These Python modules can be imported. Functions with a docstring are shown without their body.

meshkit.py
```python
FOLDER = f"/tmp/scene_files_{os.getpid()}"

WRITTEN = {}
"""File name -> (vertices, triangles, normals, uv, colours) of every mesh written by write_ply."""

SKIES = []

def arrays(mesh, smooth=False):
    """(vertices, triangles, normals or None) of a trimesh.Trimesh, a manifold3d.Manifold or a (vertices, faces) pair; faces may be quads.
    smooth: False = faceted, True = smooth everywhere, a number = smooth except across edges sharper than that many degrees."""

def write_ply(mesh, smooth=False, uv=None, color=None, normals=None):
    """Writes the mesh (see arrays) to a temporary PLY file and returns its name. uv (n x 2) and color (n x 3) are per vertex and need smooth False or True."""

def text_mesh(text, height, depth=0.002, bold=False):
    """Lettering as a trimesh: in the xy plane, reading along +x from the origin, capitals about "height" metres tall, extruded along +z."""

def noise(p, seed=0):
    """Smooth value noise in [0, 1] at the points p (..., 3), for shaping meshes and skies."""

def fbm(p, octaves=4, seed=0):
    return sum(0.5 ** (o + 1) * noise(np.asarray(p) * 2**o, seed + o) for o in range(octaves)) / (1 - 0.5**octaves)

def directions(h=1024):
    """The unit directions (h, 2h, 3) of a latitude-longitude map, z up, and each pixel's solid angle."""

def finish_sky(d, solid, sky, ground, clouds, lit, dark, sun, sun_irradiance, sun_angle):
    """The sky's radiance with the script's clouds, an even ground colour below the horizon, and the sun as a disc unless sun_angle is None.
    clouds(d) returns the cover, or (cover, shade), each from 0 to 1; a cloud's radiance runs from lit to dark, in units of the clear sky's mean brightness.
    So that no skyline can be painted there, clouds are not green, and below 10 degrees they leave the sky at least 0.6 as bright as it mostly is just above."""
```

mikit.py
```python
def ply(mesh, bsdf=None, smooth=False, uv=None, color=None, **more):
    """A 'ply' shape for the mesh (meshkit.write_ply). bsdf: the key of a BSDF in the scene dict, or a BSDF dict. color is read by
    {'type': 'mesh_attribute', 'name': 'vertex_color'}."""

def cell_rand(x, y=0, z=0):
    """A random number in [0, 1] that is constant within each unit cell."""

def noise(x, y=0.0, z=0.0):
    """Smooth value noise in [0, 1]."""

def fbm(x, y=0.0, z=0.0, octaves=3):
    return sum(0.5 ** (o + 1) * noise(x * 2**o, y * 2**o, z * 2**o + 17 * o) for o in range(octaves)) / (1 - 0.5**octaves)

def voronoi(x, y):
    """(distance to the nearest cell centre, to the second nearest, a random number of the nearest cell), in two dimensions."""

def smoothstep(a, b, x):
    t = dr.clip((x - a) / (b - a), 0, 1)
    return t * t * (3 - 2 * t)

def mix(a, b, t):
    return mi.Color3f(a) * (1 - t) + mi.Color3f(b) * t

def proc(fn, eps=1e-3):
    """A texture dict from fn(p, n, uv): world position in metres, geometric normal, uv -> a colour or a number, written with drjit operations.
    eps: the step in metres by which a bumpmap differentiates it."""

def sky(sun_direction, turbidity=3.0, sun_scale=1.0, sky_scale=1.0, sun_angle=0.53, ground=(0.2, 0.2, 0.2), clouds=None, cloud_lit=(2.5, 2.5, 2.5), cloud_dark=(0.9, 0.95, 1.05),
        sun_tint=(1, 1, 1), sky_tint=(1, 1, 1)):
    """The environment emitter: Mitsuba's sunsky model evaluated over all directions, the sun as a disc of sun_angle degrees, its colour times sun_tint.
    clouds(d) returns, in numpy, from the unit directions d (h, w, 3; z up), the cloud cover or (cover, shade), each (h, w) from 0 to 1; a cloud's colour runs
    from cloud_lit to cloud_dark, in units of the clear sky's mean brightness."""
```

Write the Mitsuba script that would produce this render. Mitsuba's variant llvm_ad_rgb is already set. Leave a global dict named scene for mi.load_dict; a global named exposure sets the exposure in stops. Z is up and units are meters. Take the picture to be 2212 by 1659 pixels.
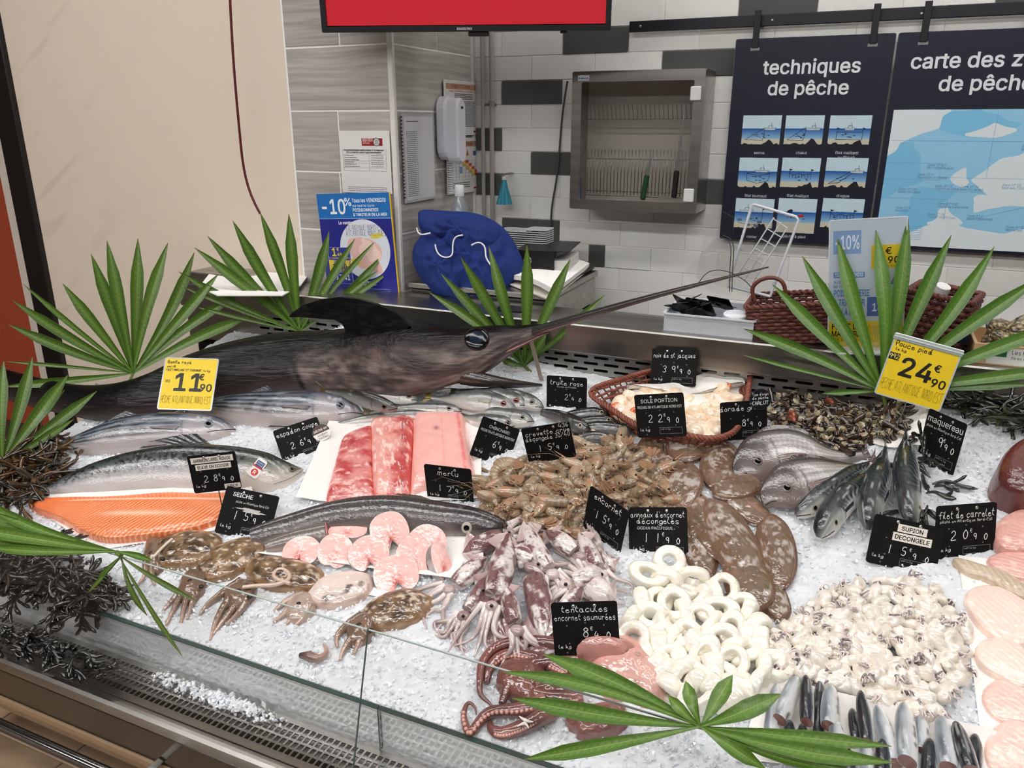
# Fishmonger's counter on crushed ice, seen by a customer.  x runs right along the counter, y away from the customer, z up, metres.
import math, random
import numpy as np, trimesh, mitsuba as mi, mikit, meshkit, drjit as dr
from shapely.geometry import Polygon, LineString, Point, MultiPolygon, box as sbox
from shapely.ops import unary_union
from scipy.interpolate import PchipInterpolator
T = mi.ScalarTransform4f
scene, labels = {}, {}
random.seed(7); RNG = np.random.default_rng(7)

# ------------------------------------------------------------------ camera, lamps, exposure
FPX, YAW, PITCH, CAMZ = 1690.0, math.radians(24.0), math.radians(18.5), 1.6
CAM = np.array([0, 0, CAMZ])
FW = np.array([-math.sin(YAW)*math.cos(PITCH), math.cos(YAW)*math.cos(PITCH), -math.sin(PITCH)])
RW = np.array([math.cos(YAW), math.sin(YAW), 0.0]); UW = np.cross(RW, FW)
scene['camera'] = {'type': 'perspective', 'fov_axis': 'x', 'fov': math.degrees(2*math.atan(1106/FPX)), 'near_clip': 0.05, 'far_clip': 60.0,
                   'to_world': T().look_at(origin=CAM.tolist(), target=(CAM+FW).tolist(), up=[0, 0, 1])}
exposure = 0.32
CEIL = 3.3
LAMPS = [(-1.0, 1.15, 5.2, .30, 7.5), (-1.0, -.9, 6.4, .30, 14.0), (-1.0, -3.2, 7.0, .3, 18.0), (.9, 2.35, 3.2, .14, 12.0)]  # x, y, length, width, radiance of the ceiling battens
LAMP_TINT = (1.0, .98, .955)

# ------------------------------------------------------------------ helpers
def C(*a):
    """sRGB 0..255 -> linear"""
    x = np.asarray(a if len(a) > 1 else a[0], float)/255.0
    return np.where(x <= .04045, x/12.92, ((x+.055)/1.055)**2.4)
def unit(a): a = np.asarray(a, float); return a/np.maximum(np.linalg.norm(a, axis=-1, keepdims=True), 1e-12)
def sstep(a, b, x): t = np.clip((np.asarray(x, float)-a)/(b-a), 0, 1); return t*t*(3-2*t)
def lerp(a, b, t): t = np.asarray(t)[..., None]; return np.asarray(a)*(1-t)+np.asarray(b)*t
def fbm(p, s=1.0, seed=0, o=3): return meshkit.fbm(np.asarray(p, float)*s+7.3, o, seed)
class M:
    """triangles with a colour per vertex"""
    def __init__(s, v=None, f=None, c=(.8, .8, .8)):
        s.v = np.zeros((0, 3)) if v is None else np.asarray(v, float).reshape(-1, 3)
        s.f = np.zeros((0, 3), int) if f is None else np.asarray(f, int).reshape(-1, 3)
        s.c = np.broadcast_to(np.asarray(c, float), (len(s.v), 3)).copy()
    def __add__(s, o):
        r = M(); r.v = np.vstack([s.v, o.v]); r.f = np.vstack([s.f, o.f+len(s.v)]); r.c = np.vstack([s.c, o.c]); return r
    def x(s, R=None, t=(0, 0, 0)):
        r = M(s.v if R is None else s.v@np.asarray(R).T, s.f); r.v = r.v+np.asarray(t, float); r.c = s.c
        if R is not None and np.linalg.det(np.asarray(R)) < 0: r.f = r.f[:, ::-1]
        return r
    def col(s, c): r = M(s.v, s.f, c); return r
    def flat(s): r = M(s.v[s.f].reshape(-1, 3), np.arange(len(s.f)*3).reshape(-1, 3)); r.c = s.c[s.f].reshape(-1, 3); return r
def join(ms):
    ms = list(ms); r = M()
    if not ms: return r
    off = np.cumsum([0]+[len(m.v) for m in ms])
    r.v = np.vstack([m.v for m in ms]); r.c = np.vstack([m.c for m in ms]); r.f = np.vstack([m.f+o for m, o in zip(ms, off)]); return r
def rot(axis, deg):
    a = unit(axis); t = math.radians(deg); K = np.array([[0, -a[2], a[1]], [a[2], 0, -a[0]], [-a[1], a[0], 0]])
    return np.eye(3)+math.sin(t)*K+(1-math.cos(t))*(K@K)
def cols(*v): return np.stack([np.asarray(a, float) for a in v], 1)
def mat4(R, t): m = np.eye(4); m[:3, :3] = R; m[:3, 3] = t; return T(m.tolist())

def gridf(n, m, wrap=False):
    i, j = np.meshgrid(np.arange(n-1), np.arange(m if wrap else m-1), indexing='ij'); k = (j+1) % m
    a, b, c, d = i*m+j, (i+1)*m+j, (i+1)*m+k, i*m+k
    return np.concatenate([np.stack([a, b, c], -1).reshape(-1, 3), np.stack([a, c, d], -1).reshape(-1, 3)])
def box(cx, cy, cz, sx, sy, sz, c=(.8, .8, .8), bev=0.0):
    h = np.array([sx, sy, sz])/2
    if bev > 0:
        bev = min(bev, h.min()*.9); P = []
        for sg in np.ndindex(2, 2, 2):
            s = np.array(sg)*2-1
            for k in range(3):
                q = s*(h-bev); q[k] = s[k]*h[k]; P.append(q)
        m = trimesh.convex.convex_hull(np.array(P)); r = M(m.vertices, m.faces, c).flat(); return r.x(None, (cx, cy, cz))
    P = np.array([[x, y, z] for x in (-1, 1) for y in (-1, 1) for z in (-1, 1)])*h
    f = np.array([[0, 1, 3], [0, 3, 2], [4, 6, 7], [4, 7, 5], [0, 4, 5], [0, 5, 1], [2, 3, 7], [2, 7, 6], [0, 2, 6], [0, 6, 4], [1, 5, 7], [1, 7, 3]])
    return M(P, f, c).flat().x(None, (cx, cy, cz))
def b2(x0, x1, y0, y1, z0, z1, c=(.8, .8, .8), bev=0.0): return box((x0+x1)/2, (y0+y1)/2, (z0+z1)/2, abs(x1-x0), abs(y1-y0), abs(z1-z0), c, bev)
def spline(P, n):
    P = np.asarray(P, float)
    if len(P) == 2: return P[0]+(P[1]-P[0])*np.linspace(0, 1, n)[:, None]
    d = np.r_[0, np.cumsum(np.linalg.norm(np.diff(P, axis=0), axis=1)+1e-9)]; d /= d[-1]
    from scipy.interpolate import CubicSpline
    q = CubicSpline(d, P, bc_type='natural')
    return q(np.linspace(0, 1, n))
def tube(P, r, n=8, c=(.8, .8, .8), caps=True):
    P = np.asarray(P, float); r = np.broadcast_to(np.asarray(r, float), (len(P),))
    t = unit(np.gradient(P, axis=0)); a = np.array([0, 0, 1.0]) if abs(t[0, 2]) < .9 else np.array([1.0, 0, 0])
    N = []; nrm = unit(np.cross(t[0], a))
    for k in range(len(P)):
        nrm = unit(nrm-t[k]*(nrm@t[k])); N.append(nrm)
    N = np.array(N); B = np.cross(t, N); ph = np.arange(n)*2*math.pi/n
    v = P[:, None]+r[:, None, None]*(np.cos(ph)[None, :, None]*N[:, None]+np.sin(ph)[None, :, None]*B[:, None])
    f = gridf(len(P), n, True); c = np.asarray(c, float)
    m = M(v.reshape(-1, 3), f[:, ::-1], np.repeat(c, n, 0) if c.ndim == 2 else c)
    if caps:
        for k, s in ((0, 1), (len(P)-1, -1)):
            vv = np.vstack([v[k], P[k]]); i = np.arange(n); ff = np.stack([i, (i+1) % n, i*0+n], 1)
            m = m+M(vv, ff if s > 0 else ff[:, ::-1], c[k] if c.ndim == 2 else c)
    return m
def lathe(prof, n=24, c=(.8, .8, .8)):
    """profile (r, z) from the bottom up"""
    p = np.asarray(prof, float); ph = np.arange(n)*2*math.pi/n
    v = np.stack([p[:, :1]*np.cos(ph), p[:, :1]*np.sin(ph), np.repeat(p[:, 1:2], n, 1)], -1)
    return M(v.reshape(-1, 3), gridf(len(p), n, True)[:, ::-1], c)
def ball(r=1.0, sub=2, c=(.8, .8, .8)):
    m = trimesh.creation.icosphere(sub, 1.0); return M(m.vertices*np.asarray(r), m.faces, c)
def slab(G, th, c=(.8, .8, .8), cb=None):
    """a sheet over the grid G (n, m, 3) with thickness th below it"""
    G = np.asarray(G, float); n, m = G.shape[:2]
    N = unit(np.cross(np.gradient(G, axis=0), np.gradient(G, axis=1))); th = np.broadcast_to(np.asarray(th, float), (n, m))[..., None]
    c = np.broadcast_to(np.asarray(c, float), (n, m, 3)); cb = c if cb is None else np.broadcast_to(np.asarray(cb, float), (n, m, 3))
    Bt = G-N*th; f = gridf(n, m)
    out = M(G.reshape(-1, 3), f, c.reshape(-1, 3))+M(Bt.reshape(-1, 3), f[:, ::-1], cb.reshape(-1, 3))
    for A, A2, cc in ((G[0], Bt[0], c[0]), (G[:, -1], Bt[:, -1], c[:, -1]), (G[-1][::-1], Bt[-1][::-1], c[-1][::-1]), (G[:, 0][::-1], Bt[:, 0][::-1], c[:, 0][::-1])):
        k = len(A); S = np.stack([A, A2], 0).reshape(-1, 3); out = out+M(S, gridf(2, k), np.vstack([cc, cc]))
    return out
def poly3(P, depth, c=(.8, .8, .8)):
    """extrude a shapely polygon along +z"""
    r = []
    for g in (getattr(P, 'geoms', None) or [P]):
        if g.is_empty or g.area < 1e-10: continue
        m = trimesh.creation.extrude_polygon(g, depth, engine='earcut'); r.append(M(m.vertices, m.faces, c).flat())
    return join(r)
def rrect(w, h, r, x=0, y=0): return sbox(x-w/2+r, y-h/2+r, x+w/2-r, y+h/2-r).buffer(r, 4)

# ---- writing: a stroke alphabet for handwriting, Inter for print
GL = {'a': 'B5 95 54 62 50 20 31 51|54 50 71', 'b': '19 10 40 53 44 14', 'c': '64 45 13 20 50 61', 'd': '54 24 12 20 50 54|59 50 70', 'e': '13 53 44 24 12 20 50 61', 'f': '68 49 37 30|05 55', 'g': '54 24 12 20 50 54|55 5b 2c 0b',
      'h': '19 10|14 45 53 50', 'i': '14 10|17 18', 'j': '34 3b 1c|37 38', 'k': '19 10|54 12|32 60', 'l': '19 11 30', 'm': '15 10|13 35 43 40|43 65 73 70', 'n': '15 10|13 45 53 50', 'o': '35 13 20 40 53 35', 'p': '15 1c|14 45 53 40 10', 'q': '54 24 12 20 50|55 5c 7b',
      'r': '15 10|13 35 54', 's': '54 25 13 42 50 10', 't': '29 21 40|06 46', 'u': '15 11 30 51|55 50', 'v': '15 30 55', 'w': '15 20 44 60 75', 'x': '15 50|55 10', 'y': '15 32 |55 32 1c', 'z': '15 55 10 50',
      '0': '39 16 13 30 53 56 39', '1': '39 30', '2': '17 39 57 44 10 60', '3': '18 49 56 35 53 40 11', '4': '39 13 63|56 50', '5': '59 29 25 45 52 30 11', '6': '49 15 12 30 52 44 14', '7': '18 68 30', '8': '39 17 53 40 20 13 57 39', '9': '57 39 16 34 56 57 50',
      '.': '10 20', '/': '69 00', "'": '19 17', '%': '19 17 38 19|59 10|42 61 40 42', '&': '60 17 39 46 12 20 62', '-': '13 53', 'L': '19 10 50', 'E': '59 19 10 50|15 45', 'T': '09 69|39 30', 'P': '10 19 48 45 14', 'B': '10 19 48 35 15|35 53 40 10', 'N': '10 19 50 59', 'D': '10 19 56 40 10',
      'V': '09 30 69', 'R': '10 19 48 45 14|35 60', 'I': '19 10', 'S': '58 29 16 43 40 10', 'F': '10 19 59|15 45', 'M': '10 19 44 79 70', 'A': '00 39 60|13 53', 'O': '39 15 30 55 39', 'C': '58 29 15 30 51', 'U': '19 12 30 52 59', 'G': '58 29 15 30 52 54 34', 'H': '19 10|59 50|15 55', 'Q': '39 15 30 55 39|42 60', 'J': '59 51 20 01', 'K': '19 10|59 15 60', 'X': '19 50|59 10',
      '\u20ac': '58 29 15 30 51|06 46|04 44'}
ACC = {'\u00e9': 'e', '\u00e8': 'e', '\u00ea': 'e', '\u00e0': 'a', '\u00c9': 'E', '\u00ca': 'E'}
_SH = {}
def hand(text, h, w=.11):
    """handwriting as a shapely shape; h = height of a capital, w = stroke width as a fraction of it"""
    key = (text, round(h, 5), w)
    if key in _SH: return _SH[key]
    s = h/9.0; x, S, rr = 0.0, [], random.Random(len(text)*17+ord(text[0]))
    for ch in text:
        if ch == ' ': x += 4.5; continue
        bs = ACC.get(ch, ch); g = GL.get(bs); 
        if g is None: x += 4; continue
        if bs == 'a': g = '54 25 12 20 50 54|55 51 70'
        dy = rr.uniform(-.35, .35); mx = 0
        for st in g.split('|'):
            P = [(int(q[0], 16), {'b': -2, 'c': -3}.get(q[1], None) if q[1] in 'bc' else int(q[1])) for q in st.split()]
            mx = max(mx, max(p[0] for p in P)); Q = np.array(P, float)
            if len(Q) > 2: Q = spline(Q, len(Q)*3)
            S.append(LineString([((x+a+b*.06)*s, (b+dy)*s) for a, b in Q]).buffer(h*w/2, 3))
        if ch in '\u00e9\u00e8\u00ea\u00e0\u00c9\u00ca':
            P = {'\u00e9': [(2.4, 6.6), (4.2, 8.2)], '\u00ea': [(1.6, 6.6), (3.2, 8), (4.8, 6.6)], '\u00c9': [(2.4, 10), (4.2, 11.4)], '\u00ca': [(1.6, 10), (3.2, 11.2), (4.8, 10)]}.get(ch, [(2, 8.2), (3.8, 6.6)])
            S.append(LineString([((x+a)*s, (b+dy)*s) for a, b in P]).buffer(h*w/2, 2))
        x += mx+1.6
    r = unary_union(S).simplify(h*.012); _SH[key] = r; return r
_TX = {}
def inter(text, h, bold=False):
    key = (text, bold)
    if key not in _TX:
        m = meshkit.text_mesh(text, 1.0, .001, bold); _TX[key] = (np.array(m.vertices), np.array(m.faces))
    v, f = _TX[key]; v = v.copy(); v[:, :2] *= h; return v, f
from shapely import affinity
class Print:
    """flat print: coloured shapes on a sheet, each layer a hair above the one below"""
    def __init__(s, step=.00022): s.m, s.n, s.step = [], 1, step
    def up(s): s.n += 1; return s
    def shape(s, P, c, x=0, y=0, a=0):
        if a: P = affinity.rotate(P, a, origin=(0, 0))
        P = affinity.translate(P, x, y); s.m.append(poly3(P, s.step*s.n, c)); return s
    def rect(s, x0, x1, y0, y1, c): s.m.append(b2(x0, x1, y0, y1, 0, s.step*s.n, c)); return s
    def line(s, P, w, c): return s.shape(LineString(P).buffer(w/2, 2), c)
    def text(s, t, h, c, x, y, al='c', bold=False, font='i', a=0, w=.11, width=None, sx=1.0):
        if font == 'h':
            P = hand(t, h, w); x0, y0, x1, y1 = P.bounds
            k = min(1.0, width/(x1-x0)) if width else 1.0
            P = affinity.scale(affinity.translate(P, -x0, 0), k, 1, origin=(0, 0)); W = (x1-x0)*k
            P = affinity.translate(P, {'c': -W/2, 'l': 0, 'r': -W}[al], 0)
            if a: P = affinity.rotate(P, a, origin=(0, 0))
            s.m.append(poly3(affinity.translate(P, x, y), s.step*s.n, c)); return s
        v, f = inter(t, h, bold); v[:, 0] *= sx; W = v[:, 0].max()-v[:, 0].min(); k = min(1.0, width/W) if width else 1.0
        v[:, 0] = (v[:, 0]-v[:, 0].min())*k; W *= k; v[:, 0] += {'c': -W/2, 'l': 0, 'r': -W}[al]; v[:, 2] *= s.step*s.n/.001
        if a: v = v@rot([0, 0, 1], a).T
        s.m.append(M(v+[x, y, 0], f, c).flat()); return s
    def scribble(s, x0, x1, y, h, c, seed=0):
        r = random.Random(seed*31+int(y*9999)); x = x0
        while x < x1-h:
            w = min(r.uniform(1.2, 5.0)*h, x1-x); s.rect(x, x+w, y, y+h, c); x += w+h*.7
        return s
    def mesh(s): return join(s.m)

# ---- entries
ORD = ['first', 'second', 'third', 'fourth', 'fifth', 'sixth', 'seventh', 'eighth', 'ninth', 'tenth', 'eleventh', 'twelfth', 'thirteenth']
def numbered(name):
    if name not in scene and name not in labels: return name
    k = 1
    while f'{name}_{k:03d}' in scene or f'{name}_{k:03d}' in labels: k += 1
    return f'{name}_{k:03d}'
def plyof(m, mat='satin', smooth=True, uv=None):
    """the mesh with one colour per triangle, carried in its uv (256 R + G, B), so that the meshes of a material can be joined for rendering"""
    v, f, n = meshkit.arrays((m.v, m.f), True); k = np.arange(len(f)*3).reshape(-1, 3); q = np.round(np.sqrt(np.clip(.8*(m.c[m.f].mean(1)/.8)**1.22, 0, 1))*255)
    u = np.repeat(np.stack([q[:, 0]*256+q[:, 1], q[:, 2]], 1), 3, 0) if uv is None else np.tile(np.asarray(uv, float), (len(f)*3, 1))
    return {'type': 'ply', 'filename': meshkit.write_ply((v[f].reshape(-1, 3), k), False, u, None, n[f].reshape(-1, 3)), 'face_normals': False, 'bsdf': {'type': 'ref', 'id': mat}}
def thing(name, label, cat, group=None, **k):
    key = numbered(name); labels[key] = {'label': label, 'category': cat, **k}
    if group: labels[key]['group'] = group
    return key
_CNT = {}
def part(parent, name, m, mat='satin', label=None, kind=None, to=None, smooth=True):
    full = parent+'__'+name; n = _CNT.get(full, 0); _CNT[full] = n+1
    key = full if n == 0 else f'{full}_{n:03d}'
    d = dict(m) if isinstance(m, dict) else plyof(m, mat, smooth)
    if to is not None: d['to_world'] = to
    scene[key] = d
    if label or kind: labels[key] = {k: v for k, v in (('label', label), ('kind', kind)) if v}
    return key
def one(name, label, cat, m, mat='satin', group=None, to=None, smooth=True, **k):
    key = thing(name, label, cat, group, **k); d = dict(m) if isinstance(m, dict) else plyof(m, mat, smooth)
    if to is not None: d['to_world'] = to
    scene[key] = d; return key
def struct(name, m, mat, label=None, smooth=True):
    scene[name] = plyof(m, mat, smooth); labels[name] = {'kind': 'structure', **({'label': label} if label else {})}; return name

# ---- where things stand: a point of the photograph carried onto the surface that the thing stands on
def ray(u, v): return FW+RW*(u-1106)/FPX+UW*(829.5-v)/FPX
def onY(u, v, Y): d = ray(u, v); return CAM+d*(Y/d[1])
def onX(u, v, X): d = ray(u, v); return CAM+d*(X/d[0])
def onZ(u, v, Z): d = ray(u, v); return CAM+d*((Z-CAMZ)/d[2])
def onP(u, v, p, n): d = ray(u, v); return CAM+d*(((p-CAM)@n)/(d@n))
ICE0, ICEY, ICES = .666, .885, .18
MOUNDS = []   # x, y, rx, ry, angle, height
def icez(x, y):
    x, y = np.asarray(x, float), np.asarray(y, float); z = ICE0+ICES*(y-ICEY)
    for mx, my, rx, ry, an, h in MOUNDS:
        a = math.radians(an); dx, dy = x-mx, y-my; p, q = (dx*math.cos(a)+dy*math.sin(a))/rx, (-dx*math.sin(a)+dy*math.cos(a))/ry
        z = z+h*np.exp(-(p*p+q*q))
    return z
def ice(u, v, dz=0.0):
    """the point of the ice surface (raised by dz) that the photograph shows at u, v"""
    d = ray(u, v); t = (ICE0+dz+ICES*(0-ICEY)-CAMZ)/(d[2]-ICES*d[1])
    lo, hi = .55*t, 1.02*t
    g = lambda t: CAMZ+d[2]*t-icez(d[0]*t, d[1]*t)-dz
    ts = np.linspace(lo, hi, 60); gs = g(ts); k = np.argmax(gs < 0) if (gs < 0).any() else len(ts)-1
    a, b = ts[max(k-1, 0)], ts[k]
    for _ in range(25):
        m_ = (a+b)/2
        if g(m_) > 0: a = m_
        else: b = m_
    return CAM+d*a
def mpp(p): return float((np.asarray(p)-CAM)@FW)/FPX     # metres per pixel of the photograph at p
def mound(u, v, ru, rv, an, h):
    p = ice(u, v); MOUNDS.append((p[0], p[1], ru, rv, an, h))
N_ICE = unit(np.array([0, -ICES, 1.0]))
def icen(x, y):
    e = .02; return unit(np.array([-(icez(x+e, y)-icez(x-e, y))/(2*e), -(icez(x, y+e)-icez(x, y-e))/(2*e), 1.0]))

# ------------------------------------------------------------------ materials
def packed(p, n, uv):
    a = dr.floor(uv.x+.5); r = dr.floor(a/256+.0001); g = a-256*r
    return mi.Color3f(dr.square(r/255), dr.square(g/255), dr.square(uv.y/255))
VC = mikit.proc(packed)
def prin(rough, spec=.5, metal=0.0, bc=None, **k): return {'type': 'principled', 'base_color': bc or VC, 'roughness': rough, 'specular': spec, 'metallic': metal, **k}
def two(b): return {'type': 'twosided', 'b': b}
def bump(b, fn, scale=1.0, eps=1e-3): return {'type': 'bumpmap', 't': mikit.proc(fn, eps), 'scale': scale, 'b': b}
nz, fb, sm = mikit.noise, mikit.fbm, mikit.smoothstep
def mx(a, b, t): return mikit.mix([float(x) for x in a], [float(x) for x in b], t)
scene['matte'] = two(prin(.75, .25)); scene['satin'] = two(prin(.42, .45)); scene['gloss'] = two(prin(.14, .5)); scene['wet'] = two(bump(prin(.17, .85, clearcoat=1.0, clearcoat_gloss=.96), lambda p, n, uv: .0011*fb(p.x*140, p.y*140, p.z*140, 2)))
scene['flesh'] = two(bump(prin(.22, .7, clearcoat=1.0, clearcoat_gloss=.95), lambda p, n, uv: .0010*fb(p.x*160, p.y*160, p.z*160, 2)))
scene['skin'] = two(bump(prin(.22, .7, clearcoat=1.0, clearcoat_gloss=.95), lambda p, n, uv: .00038*fb(p.x*280, p.y*280, p.z*280, 2)))
scene['swordskin'] = two(bump(prin(.34, .22, clearcoat=.12, clearcoat_gloss=.95), lambda p, n, uv: .0022*fb((p.x*.87+p.y*.5)*16, (p.y*.87-p.x*.5)*130, p.z*150, 3)))
scene['metalvc'] = two(prin(.32, .5, 1.0))
scene['chrome'] = two(prin(.12, .5, 1.0))
def steel_fn(p, n, uv): return mx(C(150, 148, 144), C(188, 185, 180), nz(p.x*3, p.y*60, p.z*60)*.6+.4*nz(p.x*9, p.y*9, p.z*9))
scene['steel'] = two(prin(.30, .5, 1.0, mikit.proc(steel_fn)))
scene['paper'] = two(bump(prin(.8, .2), lambda p, n, uv: .0012*fb(p.x*22, p.y*22, p.z*22, 2)))
scene['glass'] = {'type': 'thindielectric', 'int_ior': 1.5}
scene['solidglass'] = {'type': 'dielectric', 'int_ior': 1.33}
scene['icemat'] = two(bump(prin(.34, .5, bc=VC), lambda p, n, uv: .0035*fb(p.x*120, p.y*120, p.z*120, 2)))
scene['icechip'] = two(prin(.12, .7))
scene['clearfilm'] = {'type': 'thindielectric', 'int_ior': 1.35}
def plank_fn(p, n, uv):
    k = mikit.cell_rand(uv.x*40, uv.y*40)
    g = fb(p.x*5+p.y*5+k*30, p.z*110+2.5*fb(p.x*5+p.y*5, p.z*9, k*9, 2), k*17, 3)
    return mx(C(154, 149, 145), C(198, 192, 187), sm(.15, .85, g)*.7+.3*k)
scene['plank'] = two(prin(.5, .4, bc=mikit.proc(plank_fn)))
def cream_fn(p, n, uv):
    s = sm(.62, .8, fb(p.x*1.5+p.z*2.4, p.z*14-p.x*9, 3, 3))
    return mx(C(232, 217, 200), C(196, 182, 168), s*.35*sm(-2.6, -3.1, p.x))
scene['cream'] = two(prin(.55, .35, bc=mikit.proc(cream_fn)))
def floor_fn(p, n, uv): return mx(C(150, 122, 98), C(186, 158, 132), fb(p.x*7, p.y*7, 0, 3))
scene['floortile'] = two(prin(.35, .5, bc=mikit.proc(floor_fn)))
# ------------------------------------------------------------------ the room
XL, XR, YF, YB = -5.2, 4.0, -6.0, 2.86
struct('floor', b2(XL, XR, YF, YB+.6, -.06, -.004, C(92, 82, 72)), 'matte', 'grout bed of the shop floor')
fl = plyof(b2(-.148, .148, -.148, .148, -.01, 0, C(170, 150, 130), .002), 'floortile')
for i in range(9):
    for j in range(5):
        part('floor', 'tile', fl, to=mat4(np.eye(3), [-3.4+.3*i, 1.35-.3*j, 0]))
struct('ceiling', b2(XL, XR, YF, YB+.6, CEIL, CEIL+.1, C(120, 119, 117)), 'matte')
struct('wall_right', b2(XR, XR+.1, YF, YB+.1, 0, CEIL, C(150, 146, 140)), 'matte')
struct('wall_front', b2(XL, XR, YF-.1, YF, 0, CEIL, C(84, 76, 70)), 'matte')
struct('wall_left', b2(-5.2, -3.30, 2.62, 2.72, 0, CEIL, C(190, 100, 72)), 'matte', 'terracotta red wall at the far left')
struct('wall_side', b2(XL-.1, XL, YF, YB, 0, CEIL, C(140, 128, 118)), 'matte')
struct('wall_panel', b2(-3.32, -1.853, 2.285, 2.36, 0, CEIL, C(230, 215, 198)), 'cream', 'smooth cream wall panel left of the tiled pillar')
struct('trim_1', b2(-3.355, -3.235, 2.262, 2.30, 0, CEIL, C(32, 28, 28), .004), 'satin', 'black strip down the edge of the cream panel')
struct('trim_2', b2(-3.415, -3.357, 2.27, 2.38, 0, CEIL, C(212, 203, 194), .004), 'satin', 'pale edge strip beside the black strip')
# back wall: staggered long tiles, white with some grey ones
struct('wall_back', b2(-1.5, XR, YB, YB+.1, 0, CEIL, C(226, 224, 220)), 'matte', 'grouted back wall')
TP, TH, GR = .2425, .084, .0021
white = [plyof(b2(0, TP-GR, -.003, .002, 0, TH-GR, C(*c), .001), 'gloss') for c in ((240, 239, 236), (236, 235, 232), (243, 242, 240))]
greyt = plyof(b2(0, TP-GR, -.006, .002, 0, TH-GR, C(104, 106, 105), .0015), 'gloss')
greyh = plyof(b2(0, .062, -.006, .002, 0, TH-GR, C(104, 106, 105), .0015), 'gloss')
whiteh = plyof(b2(.0646, TP-GR, -.006, .002, 0, TH-GR, C(239, 238, 235), .0015), 'gloss')
GREY = [(1147, 199), (1288, 90), (1505, 137), (1680, 10), (2200, 5), (1534, 411), (1060, 300), (1174, 352), (1066, 398), (1190, 486), (1950, 560), (2120, 610)][:10]
gset = set()
def tcell(u, v):
    p = onY(u, v, YB); r = math.floor((p[2]-1.748)/TH); o = -1.313+(TP/2 if r % 2 == 0 else 0); return r, math.floor((p[0]-o)/TP)
for u, v in GREY: gset.add(tcell(u, v))
hcell = tcell(1383, 558)
nt = 0
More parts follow.
